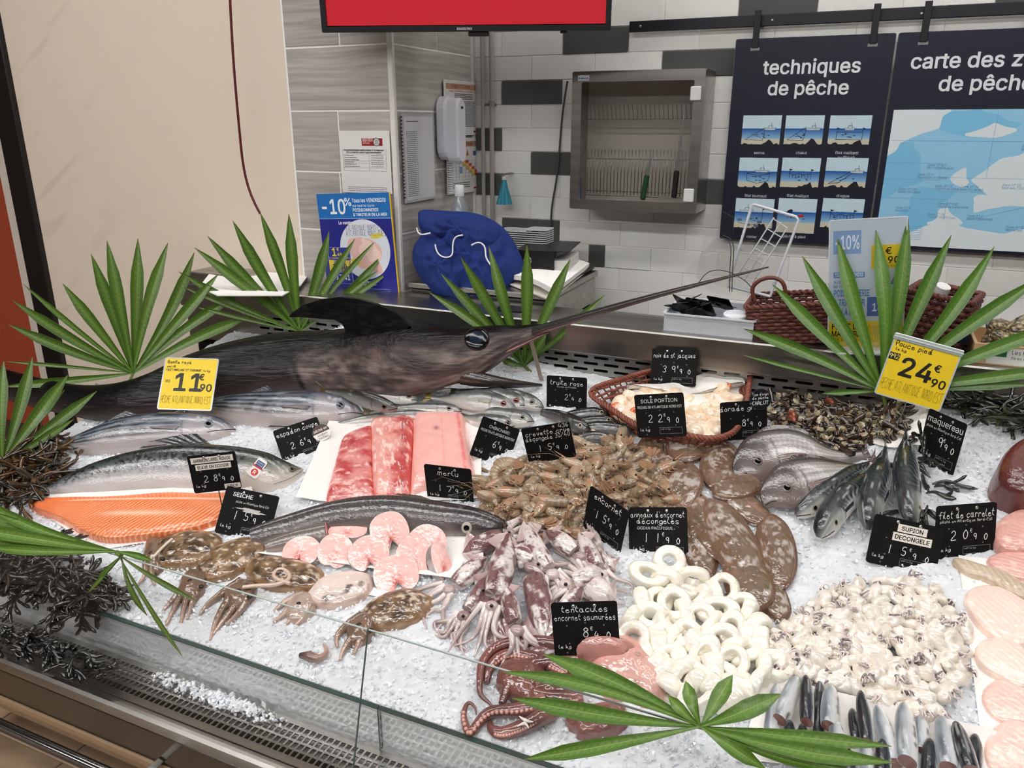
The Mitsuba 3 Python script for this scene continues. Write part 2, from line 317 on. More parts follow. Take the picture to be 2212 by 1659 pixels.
for r in range(-10, 6):
    for k in range(-1, 9):
        o = -1.313+(TP/2 if r % 2 == 0 else 0); x, z = o+k*TP, 1.748+r*TH
        if x < -1.62 or nt > 299: continue
        to = mat4(np.eye(3), [x, YB-.001, z]); nt += 1
        if (r, k) == hcell: part('wall_back', 'tile', greyh, to=to); part('wall_back', 'tile', whiteh, to=to)
        else: part('wall_back', 'tile', greyt if (r, k) in gset else white[(r*7+k*5) % 3], to=to)
# tiled pillar: grey wood-look planks with white joints
PX0, PX1, PY0 = -1.853, -1.436, 2.285
struct('pillar', b2(PX0, PX1, PY0, YB, 0, CEIL, C(242, 241, 238)), 'matte', 'pillar joints')
zs = [onY(640, v, PY0)[2] for v in (492, 367, 240, 103)]
ph = (zs[3]-zs[0])/3; z0 = zs[0]-ph*2
GJ = .006
def ppl(x0, x1, y0, y1, za, zb):
    return plyof(b2(x0, x1, y0, y1, za, zb, C(140, 136, 132), .001), 'plank', uv=[random.random(), random.random()])
for r in range(-6, 10):
    za, zb = z0+r*ph+GJ/2, z0+(r+1)*ph-GJ/2
    if zb < .2 or za > CEIL: continue
    split = {1: None, 2: .44, 3: .46, 4: None, 5: .52}.get(r, None if r % 2 else .5)
    xs = [PX0+.008, PX1-.010] if split is None else [PX0+.008, PX0+.008+(PX1-PX0)*split, PX1-.010]
    for a, b in zip(xs[:-1], xs[1:]): part('pillar', 'plank', ppl(a+(GJ/2 if a != xs[0] else 0), b-(GJ/2 if b != xs[-1] else 0), PY0-.0025, PY0+.002, za, zb))
    ys = [PY0+.012, YB-.012] if r % 2 == 0 else [PY0+.012, PY0+.012+.29*1.0, YB-.012]
    if r == 5: ys = [PY0+.012, PY0+.30, YB-.012]
    for a, b in zip(ys[:-1], ys[1:]): part('pillar', 'plank', ppl(PX1-.002, PX1+.0025, a+(GJ/2 if a != ys[0] else 0), b-(GJ/2 if b != ys[-1] else 0), za, zb))
part('pillar', 'corner_trim', b2(PX1-.010, PX1+.009, PY0-.009, PY0+.010, 0, CEIL, C(225, 223, 220), .003), 'satin', 'white corner strip')
part('pillar', 'corner_trim', b2(PX1-.002, PX1+.010, YB-.022, YB-.002, 0, CEIL, C(225, 223, 220), .003), 'satin')
# ceiling lamps
for i, (x, y, l, w, rad) in enumerate(LAMPS):
    t = thing('ceiling_lamp', ['long ceiling batten over the fish counter', 'long ceiling batten over the shoppers', 'long ceiling batten far behind the shoppers', 'short ceiling batten above the staff aisle'][i], 'lamp')
    part(t, 'housing', b2(x-l/2-.03, x+l/2+.03, y-w/2-.03, y+w/2+.03, CEIL-.05, CEIL-.001, C(230, 230, 230), .005), 'satin')
    q = M([[x-l/2, y-w/2, CEIL-.052], [x+l/2, y-w/2, CEIL-.052], [x+l/2, y+w/2, CEIL-.052], [x-l/2, y+w/2, CEIL-.052]], [[0, 2, 1], [0, 3, 2]])
    k = part(t, 'diffuser', q, 'satin'); scene[k]['emitter'] = {'type': 'area', 'radiance': {'type': 'rgb', 'value': [float(rad*c) for c in LAMP_TINT]}}

# ------------------------------------------------------------------ the counter
CX0, CX1 = -2.04, 1.5
cn = thing('fish_counter', 'long stainless steel fish counter holding the bed of ice', 'counter')
# back ledge: folded steel top and front face
LZ, LY0, LY1 = 1.05, 2.07, 2.262
LX0 = -2.25
part(cn, 'ledge', b2(LX0, CX1, LY0, LY1, LZ-.022, LZ, (.6, .6, .6), .004)+b2(LX0, CX1, LY0, LY0+.012, LZ-.085, LZ-.012, (.6, .6, .6), .003), 'steel')
# slotted air outlet under the ledge
sx0, sx1, sz0, sz1 = LX0, CX1, .84, LZ-.085
P = sbox(sx0, sz0, sx1, sz1); holes = []
for r in range(5):
    zz = sz1-.016-r*.019
    for k in range(int((sx1-sx0)/.062)):
        xx = sx0+.05+k*.062+(.031 if r % 2 else 0)
        if xx > -1.9 and xx < .95: holes.append(rrect(.044, .0075, .0037, xx, zz))
P = P.difference(unary_union(holes))
part(cn, 'slotted_panel', poly3(P, .003, (.6, .6, .6)).x(cols([1, 0, 0], [0, 0, 1], [0, -1, 0]), (0, LY0+.03, 0)), 'steel', 'perforated steel panel with rounded slots')
part(cn, 'dark_backing', b2(sx0, sx1, LY0+.06, LY0+.09, .75, LZ-.03, C(22, 22, 22)), 'matte', 'near-black backing box standing in for the shade behind the slots')  # shade behind the slots put into the colour of this box
part(cn, 'tray', b2(CX0, CX1, ICEY-.004, LY0+.06, .50, .515, (.6, .6, .6))+b2(CX0, CX1, LY0+.034, LY0+.06, .5, .84, (.6, .6, .6)), 'steel')
# front: air grille with square holes, sill, panel, bumper rail
GZ, GY0, GY1 = .588, .795, .884
part(cn, 'sill', b2(CX0, CX1, GY0-.022, GY0, GZ-.03, GZ, (.6, .6, .6), .005), 'steel', 'folded steel sill below the glass')
gm = []
x0 = -1.75; n = 0
holes = []
P = sbox(CX0, GY0, CX1, GY1-.002)
for k in range(150):
    for r in range(4):
        holes.append(sbox(-1.62+k*.0125, GY0+.014+r*.0165, -1.62+k*.0125+.0088, GY0+.014+r*.0165+.0115))
for k in range(0, 150, 10):
    a, b = -1.62+k*.0125-.0025, -1.62+(k+10)*.0125-.0025
    gm.append(poly3(sbox(a, GY0, b, GY1-.002).difference(unary_union(holes[k*4:(k+10)*4])), .002, (.62, .62, .62)))
gm.append(b2(CX0, -1.6225, GY0, GY1-.002, 0, .002)); gm.append(b2(-1.62+150*.0125-.0025, CX1, GY0, GY1-.002, 0, .002))
part(cn, 'grille', join(gm).x(None, (0, 0, GZ-.003)), 'steel', 'steel air grille with rows of square holes')
part(cn, 'dark_backing', b2(CX0, CX1, GY0, GY1, .46, .50, C(14, 14, 14)), 'matte')  # near-black box backing the grille holes
part(cn, 'front_panel', b2(CX0, CX1, GY0-.020, GY0-.005, .455, GZ-.028, C(58, 48, 40), .003), 'gloss', 'dark brown glossy front panel')
part(cn, 'plinth', b2(CX0+.03, CX1, 1.22, LY0, 0, .455, C(60, 52, 46), .003), 'satin')
part(cn, 'underside', b2(CX0, CX1, GY0-.01, LY0, .44, .458, C(60, 54, 48), .003), 'satin')
part(cn, 'reflection_strip', b2(CX0, CX1, GY0-.026, GY0-.018, .462, .492, C(150, 128, 104), .003), 'satin')  # beige strip paints the reflection along the foot of the panel
part(cn, 'bumper_rail', tube([[CX0, GY0-.085, .503], [CX1, GY0-.085, .503]], .0125, 14, (.55, .55, .55)), 'chrome', 'round chrome bumper rail')
for k in range(4): part(cn, 'rail_bracket', b2(-1.95+k*.9, -1.935+k*.9, GY0-.08, GY0-.02, .497, .505, (.4, .4, .4), .003), 'steel')
# inner and outer panes (two panes each with a butt joint)
SEAM, SEAMI = -.630, onP(820, 1550, np.array([0, ICEY, .67]), np.array([0, 1.0, 0]))[0]
for a, b, w in ((CX0, SEAMI-.0012, 'left'), (SEAMI+.0012, CX1, 'right')):
    q = part(cn, 'inner_pane', b2(a, b, ICEY-.004, ICEY+.004, GZ, .672, (.9, .9, .9)), 'glass', 'low glass pane holding back the ice')
    part(cn, 'pane_edge', b2(a, b, ICEY-.0042, ICEY+.0042, .672, .6742, C(62, 88, 84)), 'gloss', 'dark green glass edge')
part(cn, 'pane_edge', b2(SEAMI-.0012, SEAMI+.0012, ICEY-.0042, ICEY+.0042, GZ, .672, C(62, 88, 84)), 'gloss')
gy = lambda z: .785+(z-.59)*(.075/.255)
ZT = .845
for a, b in ((CX0, SEAM-.0015), (SEAM+.0015, CX1)):
    G = np.array([[[x, gy(z), z] for z in (GZ, ZT)] for x in (a, b)])
    part(cn, 'outer_pane', M(G.reshape(-1, 3), [[0, 2, 3], [0, 3, 1]]), 'glass', 'sloping glass front pane')
    part(cn, 'pane_edge', tube([[a, gy(ZT), ZT], [b, gy(ZT), ZT]], .0016, 6, C(178, 188, 184)), 'gloss')
part(cn, 'pane_edge', tube([[SEAM, gy(GZ), GZ], [SEAM, gy(ZT), ZT]], .0014, 6, C(96, 108, 104)), 'gloss')
part(cn, 'end_wall', b2(CX0-.03, CX0, GY0-.05, LY0+.06, .1, .66, (.6, .6, .6), .004), 'steel')
# ------------------------------------------------------------------ the bed of crushed ice
MOUNDS += [(-1.42, 2.05, .22, .08, 0, .11), (-1.0, 2.06, .30, .07, 0, .05)]
mound(2130, 960, .26, .20, 20, .06); mound(395, 900, .10, .05, 20, .022); mound(1255, 885, .13, .05, 10, .02); mound(540, 945, .12, .05, 20, .01)
mound(1560, 1110, .10, .08, 0, .012); mound(1380, 1060, .25, .12, 20, .02)
def ice_bed():
    xs, ys = np.arange(CX0+.01, 1.45, .0058), np.arange(ICEY+.012, LY0+.034, .0055)
    X, Y = np.meshgrid(xs, ys, indexing='ij')
    X = X+RNG.uniform(-.002, .002, X.shape); Y = Y+RNG.uniform(-.002, .002, Y.shape); Y[:, 0] = ICEY+.012
    p = np.stack([X, Y, X*0], -1)
    Z = icez(X, Y)+.014*(fbm(p, 14, 3)-.5)+.006*(meshkit.noise(p*85, 5)-.5)+RNG.uniform(-.0016, .0016, X.shape)
    Z[:, 0] = np.minimum(Z[:, 0], .668)
    c = lerp(C(204, 208, 212), C(228, 230, 232), fbm(p, 30, 9))
    m = M(np.stack([X, Y, Z], -1).reshape(-1, 3), gridf(*X.shape), c.reshape(-1, 3)); E_ = np.stack([np.stack([X[0], Y[0], Z[0]], -1), np.stack([X[0], Y[0], Z[0]*0+.52], -1)]); m = m+M(E_.reshape(-1, 3), gridf(2, len(ys)), C(225, 228, 230))
    k = len(xs); F = np.stack([np.stack([X[:, 0], Y[:, 0], Z[:, 0]], -1), np.stack([X[:, 0], Y[:, 0], X[:, 0]*0+.52], -1)])
    return m+M(F.reshape(-1, 3), gridf(2, k), C(225, 228, 230))
scene_ice = one('ice_bed', 'white bed of crushed ice filling the whole counter', 'ice', ice_bed(), 'icemat', kind='stuff')
def shards(P, smin, smax, seed):
    """rough six-cornered bits of ice at the points P"""
    r = np.random.default_rng(seed); n = len(P)
    V = np.array([[1, 0, 0], [-1, 0, 0], [0, 1, 0], [0, -1, 0], [0, 0, 1], [0, 0, -1.0]]); F = np.array([[0, 2, 4], [2, 1, 4], [1, 3, 4], [3, 0, 4], [2, 0, 5], [1, 2, 5], [3, 1, 5], [0, 3, 5]])
    s = r.uniform(smin, smax, (n, 1, 1))*r.uniform(.45, 1.1, (n, 1, 3)); v = (V[None]+r.uniform(-.35, .35, (n, 6, 3)))*s
    q = r.normal(size=(n, 4)); q /= np.linalg.norm(q, axis=1, keepdims=True); w, x, y, z = q.T
    R = np.stack([1-2*(y*y+z*z), 2*(x*y-z*w), 2*(x*z+y*w), 2*(x*y+z*w), 1-2*(x*x+z*z), 2*(y*z-x*w), 2*(x*z-y*w), 2*(y*z+x*w), 1-2*(x*x+y*y)], 1).reshape(n, 3, 3)
    v = np.einsum('nij,nkj->nki', R, v)+P[:, None]
    f = F[None]+6*np.arange(n)[:, None, None]; c = lerp(C(212, 217, 222), C(240, 242, 244), r.uniform(0, 1, n))
    return M(v.reshape(-1, 3), f.reshape(-1, 3), np.repeat(c, 6, 0)).flat()
def scatter(u0, u1, v0, v1, n, seed, poly=None):
    r = np.random.default_rng(seed); P = []
    x = [onZ(u, v, .75) for u, v in ((u0, v0), (u1, v0), (u0, v1), (u1, v1))]; lo, hi = np.min(x, 0), np.max(x, 0)
    Q = np.stack([r.uniform(lo[0], hi[0], n), r.uniform(max(lo[1], ICEY+.012), min(hi[1], LY0), n)], 1)
    return np.stack([Q[:, 0], Q[:, 1], icez(Q[:, 0], Q[:, 1])], 1)
PP = np.stack([RNG.uniform(-2.0, .95, 42000), ICEY+.012+(LY0-ICEY-.02)*RNG.uniform(0, 1, 42000)**1.25], 1)
PP = np.stack([PP[:, 0], PP[:, 1], icez(PP[:, 0], PP[:, 1])+RNG.uniform(-.003, .004, len(PP))], 1)
part(scene_ice, 'crystals', shards(PP, .002, .0056, 2), 'icechip', 'loose glassy ice crystals', 'stuff')
# ice fallen on the grille
gp = np.stack([RNG.normal(-.98, .07, 420), GY0+.066+RNG.normal(0, .008, 420), GZ+RNG.uniform(0, .010, 420)], 1); gp = gp[np.abs(gp[:, 0]+.98) < .16]
one('spilled_ice', 'crushed ice spilled onto the square-holed air grille', 'ice', shards(gp, .003, .007, 4), 'icechip', kind='stuff')

# ------------------------------------------------------------------ fish
def vol_fix(m):
    t = m.v[m.f]; 
    if np.einsum('ij,ij->i', t[:, 0], np.cross(t[:, 1], t[:, 2])).sum() - (m.v.mean(0)@np.cross(t[:, 1]-t[:, 0], t[:, 2]-t[:, 0]).sum(0)) < 0: m.f = m.f[:, ::-1]
    return m
class Fish:
    """pts: head to tail (u, v, upper half, lower half) in pixels of the photograph; rho: thickness / height; roll: 0 lying flat, 90 upright"""
    def __init__(s, pts, rho=.6, roll=50, flip=1, embed=.75, dz=None, n=120, sur=ice, up=None):
        pts = np.array(pts, float); s.n = n; roll = np.broadcast_to(np.asarray(roll, float), (len(pts),)); rr = np.radians(roll)
        h = np.full((len(pts), 2), .02)
        for it in range(4):
            hh = h.mean(1); low = np.sqrt((hh*np.sin(rr))**2+(rho*hh*np.cos(rr))**2)*embed
            z = low if dz is None else low+np.broadcast_to(dz, (len(pts),))
            Cn = np.array([sur(p[0], p[1], zz) for p, zz in zip(pts, z)])
            Tn = unit(np.gradient(Cn, axis=0)); N = N_ICE if up is None else up
            D0 = flip*unit(np.cross(Tn, N)); N2 = np.cross(D0, Tn)*flip; N2 = N2*np.sign((N2@N))[:, None]
            D = np.cos(rr)[:, None]*D0+np.sin(rr)[:, None]*N2; Z = np.cos(rr)[:, None]*N2-np.sin(rr)[:, None]*D0
            V = unit(Cn-CAM); S = unit(np.cross(Tn, V)); S = S*np.sign(S[:, 2])[:, None]
            fD, fZ = np.abs((D*S).sum(1)), np.abs((Z*S).sum(1))
            for k in (0, 1):
                e = pts[:, 2+k]*np.array([mpp(c) for c in Cn]); h[:, k] = e/np.sqrt(fD**2+(rho*fZ)**2)
        d = np.r_[0, np.cumsum(np.linalg.norm(np.diff(Cn, axis=0), axis=1))]; s.L = d[-1]; s.d = d/s.L
        s.pc, s.ph = PchipInterpolator(s.d, Cn), PchipInterpolator(s.d, h); s.pr = PchipInterpolator(s.d, rr)
        from scipy.interpolate import CubicSpline
        if len(pts) > 2: s.pc = CubicSpline(s.d, Cn, bc_type='natural')
        s.rho, s.flip, s.N = rho, flip, N_ICE if up is None else up
    def frame(s, q):
        q = np.asarray(q, float); Tn = unit(s.pc(q, 1)); D0 = s.flip*unit(np.cross(Tn, s.N)); N2 = np.cross(D0, Tn); N2 = N2*np.sign((N2*s.N).sum(-1, keepdims=True)); r = s.pr(q)[..., None]
        return s.pc(q), Tn, np.cos(r)*D0+np.sin(r)*N2, np.cos(r)*N2-np.sin(r)*D0
    def at(s, q, y, z):
        """a point: q along the fish, y in units of its half height (up = back), z in units of its half thickness (up = the near flank)"""
        q, y, z = np.broadcast_arrays(*(np.asarray(a, float) for a in (q, y, z))); qq = np.clip(q, 0, 1); C0, Tn, D, Z = s.frame(qq); h = s.ph(qq)
        C0 = C0+Tn*((q-qq)*s.L)[..., None]
        hy = np.where(y > 0, h[..., 0], h[..., 1]); return C0+D*(y*hy)[..., None]+Z*(z*s.rho*h.mean(-1))[..., None]
    def body(s, col, nu=160, nv=56, q0=0.0, q1=1.0, pw=.92, amp=0.0, cap=None):
        q = np.linspace(0, 1, nu); q = q0+(q1-q0)*(q*q*(3-2*q)*.35+q*.65); ph = np.arange(nv)/nv*2*math.pi
        Q, PH = np.meshgrid(q, ph, indexing='ij'); y, z = np.sign(np.sin(PH))*np.abs(np.sin(PH))**pw, np.sign(np.cos(PH))*np.abs(np.cos(PH))**pw
        P = s.at(Q, y, z)
        if amp: P = P+((fbm(np.stack([Q*s.L, y*.05, z*.05], -1), 60, 3)-.5)*amp)[..., None]*s.frame(Q)[3]
        c = col(Q, y, z, s); m = M(P.reshape(-1, 3), gridf(nu, nv, True), c.reshape(-1, 3))
        for k in (0, nu-1):
            ctr = P[k].mean(0); i = np.arange(nv); m = m+M(np.vstack([P[k], ctr]), np.stack([i, (i+1) % nv, i*0+nv], 1), np.vstack([c[k], c[k].mean(0)]) if cap is None else cap)
        return vol_fix(m)
    def eye(s, q, y, r, iris, pupil=(10, 10, 12), ring=None, pr=.5, side=1, bulge=.45):
        z = side*math.sqrt(max(0, 1-y*y))*.96; p = s.at(q, y, z); e = .01
        a = unit(s.at(q+e, y, z)-s.at(q-e, y, z)); yy = np.clip(np.array([y-.05, y+.05]), -.98, .98); zz = side*np.sqrt(1-yy**2)*.96; b = unit(s.at(q, yy[1], zz[1])-s.at(q, yy[0], zz[0]))
        n = unit(np.cross(a, b)); n = n*np.sign(n@(p-s.pc(q))); b = np.cross(n, a)
        R = np.array([0, .25, pr*.92, pr, pr*1.12, .8, .93, 1.0, 1.08]); A = np.arange(24)/24*2*math.pi
        H = np.sqrt(np.clip(1-(R/1.08)**2, 0, 1))*bulge*r-.0006
        P = p+r*(R[:, None, None]*(np.cos(A)[None, :, None]*a+np.sin(A)[None, :, None]*b))+H[:, None, None]*n
        c = np.array([C(pupil)]*3+[C(iris)]*4+[C(ring if ring is not None else iris)]*2); return vol_fix(M(P.reshape(-1, 3), gridf(len(R), 24, True), np.repeat(c, 24, 0)))
    def fin(s, base, tip, col, th=.0016, nu=24, nv=10, curl=0.0):
        """a thin membrane between two edges, each a list of (q, y, z)"""
        B, Tp = np.array(base, float), np.array(tip, float); t = np.linspace(0, 1, nu)
        B = PchipInterpolator(np.linspace(0, 1, len(B)), B)(t); Tp = PchipInterpolator(np.linspace(0, 1, len(Tp)), Tp)(t); w = np.linspace(0, 1, nv)
        G = B[:, None]*(1-w[None, :, None])+Tp[:, None]*w[None, :, None]; P = s.at(G[..., 0], G[..., 1], G[..., 2])
        U, W = np.meshgrid(t, w, indexing='ij'); P = P+(np.sin(U*nu*1.3)*.0007*W)[..., None]*N_ICE; c = col(U, W)
        return slab(P, th*(1-.7*W), c)
def rays(c1, c2, k=14):
    return lambda U, W: lerp(C(c1), C(c2), .5+.5*np.sin(U*k*6.28))
def blend(stops, x):
    xs = np.array([a for a, _ in stops]); cs = np.array([C(c) for _, c in stops]); x = np.clip(x, xs[0], xs[-1])
    return np.stack([np.interp(x, xs, cs[:, k]) for k in range(3)], -1)
def loc(q, y, z, s): return np.stack([q*s.L, y*.045, z*.03+.2], -1)

# ---- swordfish
def sword_col(q, y, z, s):
    p = loc(q, y, z, s); n = fbm(p*[1, 3, 3], 9, 1, 4); f = fbm(p*[1, 5, 5], 26, 2, 4)
    c = blend([(-1, (104, 92, 90)), (-.55, (60, 53, 53)), (.0, (40, 36, 38)), (.6, (27, 25, 27)), (1, (22, 21, 23))], y+.5*(n-.5))
    head = sstep(.40, .37, q+.01*np.sin(y*4))*sstep(.6, .0, y)
    c = lerp(c, blend([(0, (84, 74, 73)), (.5, (122, 109, 107)), (1, (172, 155, 150))], sstep(.3, .72, .5*f+.5*fbm(p*[.6, 9, 9], 40, 6, 3))), head*.8*sstep(.75, .1, y))
    edge = np.exp(-((q-.385-.012*np.cos(y*2))/.004)**2)*sstep(.65, .45, y); c = lerp(c, C(24, 20, 21), edge*.85)
    sc = sstep(.6, .75, fbm(p*[.35, 9, 9], 30, 4, 2))*sstep(.38, .44, q)*sstep(.5, -.2, y); c = lerp(c, C(98, 88, 86), sc*.45)
    c = lerp(c, C(140, 100, 92), sstep(.66, .74, fbm(p*[1, 2, 2], 26, 8))*sstep(.4, .3, q)*.6*sstep(.4, -.1, y)); return c*(.42+.58*sstep(.45, -.55, y))[..., None]
SW = [(1186, 709, 10, 9), (1160, 714, 14, 14), (1130, 722, 20, 22), (1080, 737, 36, 40), (1035, 752, 48, 54), (975, 766, 62, 66), (920, 772, 74, 78), (872, 774, 82, 84), (800, 776, 76, 80), (720, 780, 68, 76), (620, 786, 69, 70), (520, 800, 66, 62), (430, 824, 62, 56), (330, 856, 50, 44), (225, 872, 42, 36), (130, 862, 36, 30), (40, 840, 34, 30), (-60, 812, 34, 30)]
sw = Fish(SW, .62, [50]*7+[46]*11, 1, .80, dz=[.182, .170, .155, .13, .105, .078, .055, .035, .02]+[.008]*9)
t = thing('swordfish', 'huge black swordfish with a long raised sword lying across the back of the ice', 'swordfish')
part(t, 'body', sw.body(sword_col, 300, 110, pw=.95), 'swordskin')
part(t, 'tail_fin', sw.fin([(.985, .9, 0), (.985, -.9, 0)], [(1.10, 6.5, .2), (1.0, 0, .2), (1.10, -5.0, .2)], rays((50, 46, 48), (34, 32, 34), 6), .012), 'swordskin')
def q_at(f, u, v):
    q = np.linspace(0, 1, 400); P = f.pc(q)-CAM; z = P@FW; U = 1106+FPX*(P@RW)/z; V = 829.5-FPX*(P@UW)/z
    return q[np.argmin((U-u)**2+(V-v)**2)]
qe = q_at(sw, 1037, 752)
part(t, 'eye', sw.eye(qe, .28, .033, (20, 21, 25), (38, 48, 68), (34, 32, 33), .62, bulge=.34), 'gloss', 'big dark blue eye')
pm = sw.pc(qe); fn_ = sw.frame(qe)[3]
def planepts(L, p0, n): return np.array([onP(u, v, p0, n) for u, v in L])
def polyfin(L, p0, n, th, col, off=0.0, md=.012):
    """a fin with the outline L (pixels) in the plane (p0, n), th thick"""
    n = unit(n); a = unit(np.cross(n, [0, 0, 1.0])); b = np.cross(n, a); P = planepts(L, p0, n)-p0; Q = np.stack([P@a, P@b], 1)
    Q = np.vstack([Q, Q[:1]]); d = np.r_[0, np.cumsum(np.linalg.norm(np.diff(Q, axis=0), axis=1))]
    g = Polygon(Q).buffer(-.0005).buffer(.0005)
    m = trimesh.creation.extrude_polygon(g if g.geom_type == 'Polygon' else max(g.geoms, key=lambda k: k.area), th, engine='earcut')
    v, f = trimesh.remesh.subdivide_to_size(m.vertices, m.faces, md)
    W = p0+v[:, :1]*a+v[:, 1:2]*b+(v[:, 2:]-th/2+off)*n
    return M(W, f, col(W)).flat()
dp = sw.pc(q_at(sw, 760, 778)); D_ = sw.frame(q_at(sw, 760, 778))
def dors(W): return lerp(C(24, 23, 25), C(44, 41, 43), sstep(.45, .7, fbm((W-dp)@np.array([D_[1], D_[2]*3, D_[3]]).T, 40, 3)))
pn = unit(np.cross(D_[1], [0, 0, 1.0]))
part(t, 'dorsal_fin', polyfin([(886, 704), (872, 688), (850, 672), (815, 656), (775, 645), (735, 641), (695, 646), (658, 658), (634, 674), (626, 684), (650, 684), (690, 687), (725, 690), (742, 699), (748, 712), (742, 730), (800, 734), (860, 730)], dp-pn*.02, pn, .012, dors), 'swordskin', 'tall curved black dorsal fin')
# sword: flat tapering blade
tip, bs = onY(1660, 577, 1.86), sw.pc(.02)
tt = np.linspace(0, 1, 60); bl = bs+(tip-bs)*tt[:, None]+np.array([0, 0, .006])*(np.sin(tt*math.pi))[:, None]
def blade():
    w = .0215*(1-tt)**.95+.0030; d = unit(tip-bs); sd = unit(np.cross(d, [0, 0, 1.0])); up = np.cross(sd, d); ph = np.arange(16)/16*2*math.pi
    P = bl[:, None]+w[:, None, None]*(np.cos(ph)[None, :, None]*sd*.9+np.sin(ph)[None, :, None]*up*.55)
    c = np.repeat(np.repeat(C(30, 27, 28)[None], 60, 0)[:, None], 16, 1); lowr = (np.sin(ph) < -.45)[None]*(tt < .6)[:, None]; c = np.where(lowr[..., None], lerp(C(150, 74, 66), C(70, 60, 58), np.broadcast_to(sstep(0, .6, tt)[:, None], (60, 16))), c)
    c = np.where(((np.abs(np.sin(ph)+.1) < .3)[None, :, None]), lerp(c, C(92, 84, 80), np.broadcast_to(.6, c.shape[:2])), c)
    return vol_fix(M(P.reshape(-1, 3), gridf(60, 16, True), c.reshape(-1, 3)))
part(t, 'sword', blade(), 'skin', 'long thin pointed sword rising to the right')
# lower jaw, open mouth
j0, j1 = onP(1000, 812, pm, fn_), ice(1170, 832, .012)
jj = spline([j0, onP(1050, 822, pm-fn_*.0, fn_), j1], 24); jw = np.linspace(.026, .004, 24)
part(t, 'lower_jaw', tube(jj, jw, 14, lerp(C(72, 60, 58), C(40, 34, 34), np.linspace(0, 1, 24))), 'skin', 'pointed lower jaw hanging open')
mo = [onP(u, v, pm+fn_*.012, fn_) for u, v in ((1000, 810), (1030, 797), (1060, 778), (1100, 758), (1150, 735), (1185, 718))]
part(t, 'mouth_edge', tube(spline(mo, 40), np.linspace(.0055, .0025, 40), 8, lerp(C(150, 104, 96), C(120, 58, 54), np.linspace(0, 1, 40))), 'wet', 'pink edge of the open mouth')
# trailing pectoral fin and the tail keel
part(t, 'pectoral_fin', polyfin([(905, 812), (960, 826), (1040, 834), (1060, 838), (1000, 840), (930, 836), (900, 828)], pm-fn_*.0, fn_, .008, lambda W: np.broadcast_to(C(40, 35, 36), W.shape)), 'skin')
one('wooden_prop', 'pale flat stick propping up the sword of the swordfish', 'stick', (lambda a, b: join([slab(np.array([[a+[-.006, 0, 0], b+[-.006, 0, 0]], [a+[.006, 0, 0], b+[.006, 0, 0]]]), .003, C(172, 158, 148))]))(ice(1172, 832, -.02), onP(1147, 738, pm, fn_)), 'satin')
# ---- striped bonitos
def bonito_col(q, y, z, s):
    p = loc(q, y, z, s); n = fbm(p*[1, 2, 2], 18, 11, 3)
    yy = y+.10*np.sin(q*9)+.25*(n-.5)
    c = blend([(-1, (196, 186, 184)), (-.5, (176, 166, 166)), (-.1, (164, 162, 166)), (.25, (150, 156, 164)), (.55, (112, 120, 132)), (.85, (60, 68, 80)), (1, (40, 46, 56))], yy)
    w = y-.5*(q-.35)
    st = sstep(.40, .66, .5+.5*np.sin(w*25+3.5*n))*sstep(-.45, -.1, y)*sstep(.24, .32, q); c = lerp(c, C(30, 36, 46), st*.92)
    pale = sstep(.5, .75, fbm(p*[.6, 5, 5], 34, 14, 2))*sstep(.0, .4, y)*sstep(.95, .6, y); c = lerp(c, C(176, 186, 192), pale*.55)
    hd = sstep(.27, .22, q); c = lerp(c, blend([(-1, (206, 196, 194)), (0, (178, 170, 172)), (.5, (140, 142, 150)), (1, (58, 66, 78))], y+.5*(n-.5)), hd*.8)
    g = np.exp(-((q-.24-.02*(1-y*y))/.005)**2)*sstep(.6, .4, np.abs(y)); c = lerp(c, C(110, 100, 104), g*.7)
    return lerp(c, C(236, 236, 238), sstep(.66, .8, fbm(p, 70, 19, 2))*.4*hd)
def mouthline(f, q1, y0, y1, z=.98, r=.0014, c=(40, 34, 36)):
    q = np.linspace(.004, q1, 14); y = np.linspace(y0, y1, 14); return tube(f.at(q, y, np.sqrt(1-y**2)*z), r, 6, C(*c))
def add_bonito(label, pts, eye, roll):
    f = Fish(pts, .62, roll, 1, .7); t = thing('striped_bonito', label, 'fish', 'bonitos in front of the swordfish'); part(t, 'body', f.body(bonito_col, 220, 84), 'skin')
    q = q_at(f, *eye[:2]); part(t, 'eye', f.eye(q, eye[2], eye[3], (120, 126, 136), ring=(160, 160, 166), pr=.55, bulge=.3), 'gloss')
    part(t, 'mouth', mouthline(f, .13, -.1, -.45), 'satin')
    part(t, 'pectoral_fin', f.fin([(.27, .02, 1.0), (.285, -.16, 1.0)], [(.41, .06, 1.12), (.40, -.02, 1.14)], rays((120, 106, 110), (70, 62, 68), 6), .002), 'skin')
    part(t, 'dorsal_fin', f.fin([(.50, .97, .1), (.62, .97, .1)], [(.56, 1.32, .1), (.66, 1.02, .1)], rays((70, 76, 88), (48, 52, 60), 6), .002), 'skin')
    part(t, 'pelvic_fin', f.fin([(.33, -.8, .65), (.38, -.8, .65)], [(.44, -.86, 1.0), (.46, -.9, .8)], rays((60, 54, 58), (36, 32, 36), 4), .002), 'skin')
    part(t, 'tail_fin', f.fin([(.985, .8, 0), (.985, -.8, 0)], [(1.11, 5.5, .3), (1.05, 0, .3), (1.10, -6.0, .3)], rays((120, 106, 102), (88, 78, 76), 9), .003), 'skin')
add_bonito('striped bonito behind the other one with its head by the swordfish fillets', [(786, 896, 3, 3), (765, 891, 19, 18), (737, 887, 29, 30), (700, 886, 38, 40), (640, 888, 46, 48), (570, 886, 41, 44), (500, 884, 33, 33), (450, 882, 19, 18), (424, 886, 8, 8), (408, 890, 5, 5)], (737, 886, .22, .0125), 42)
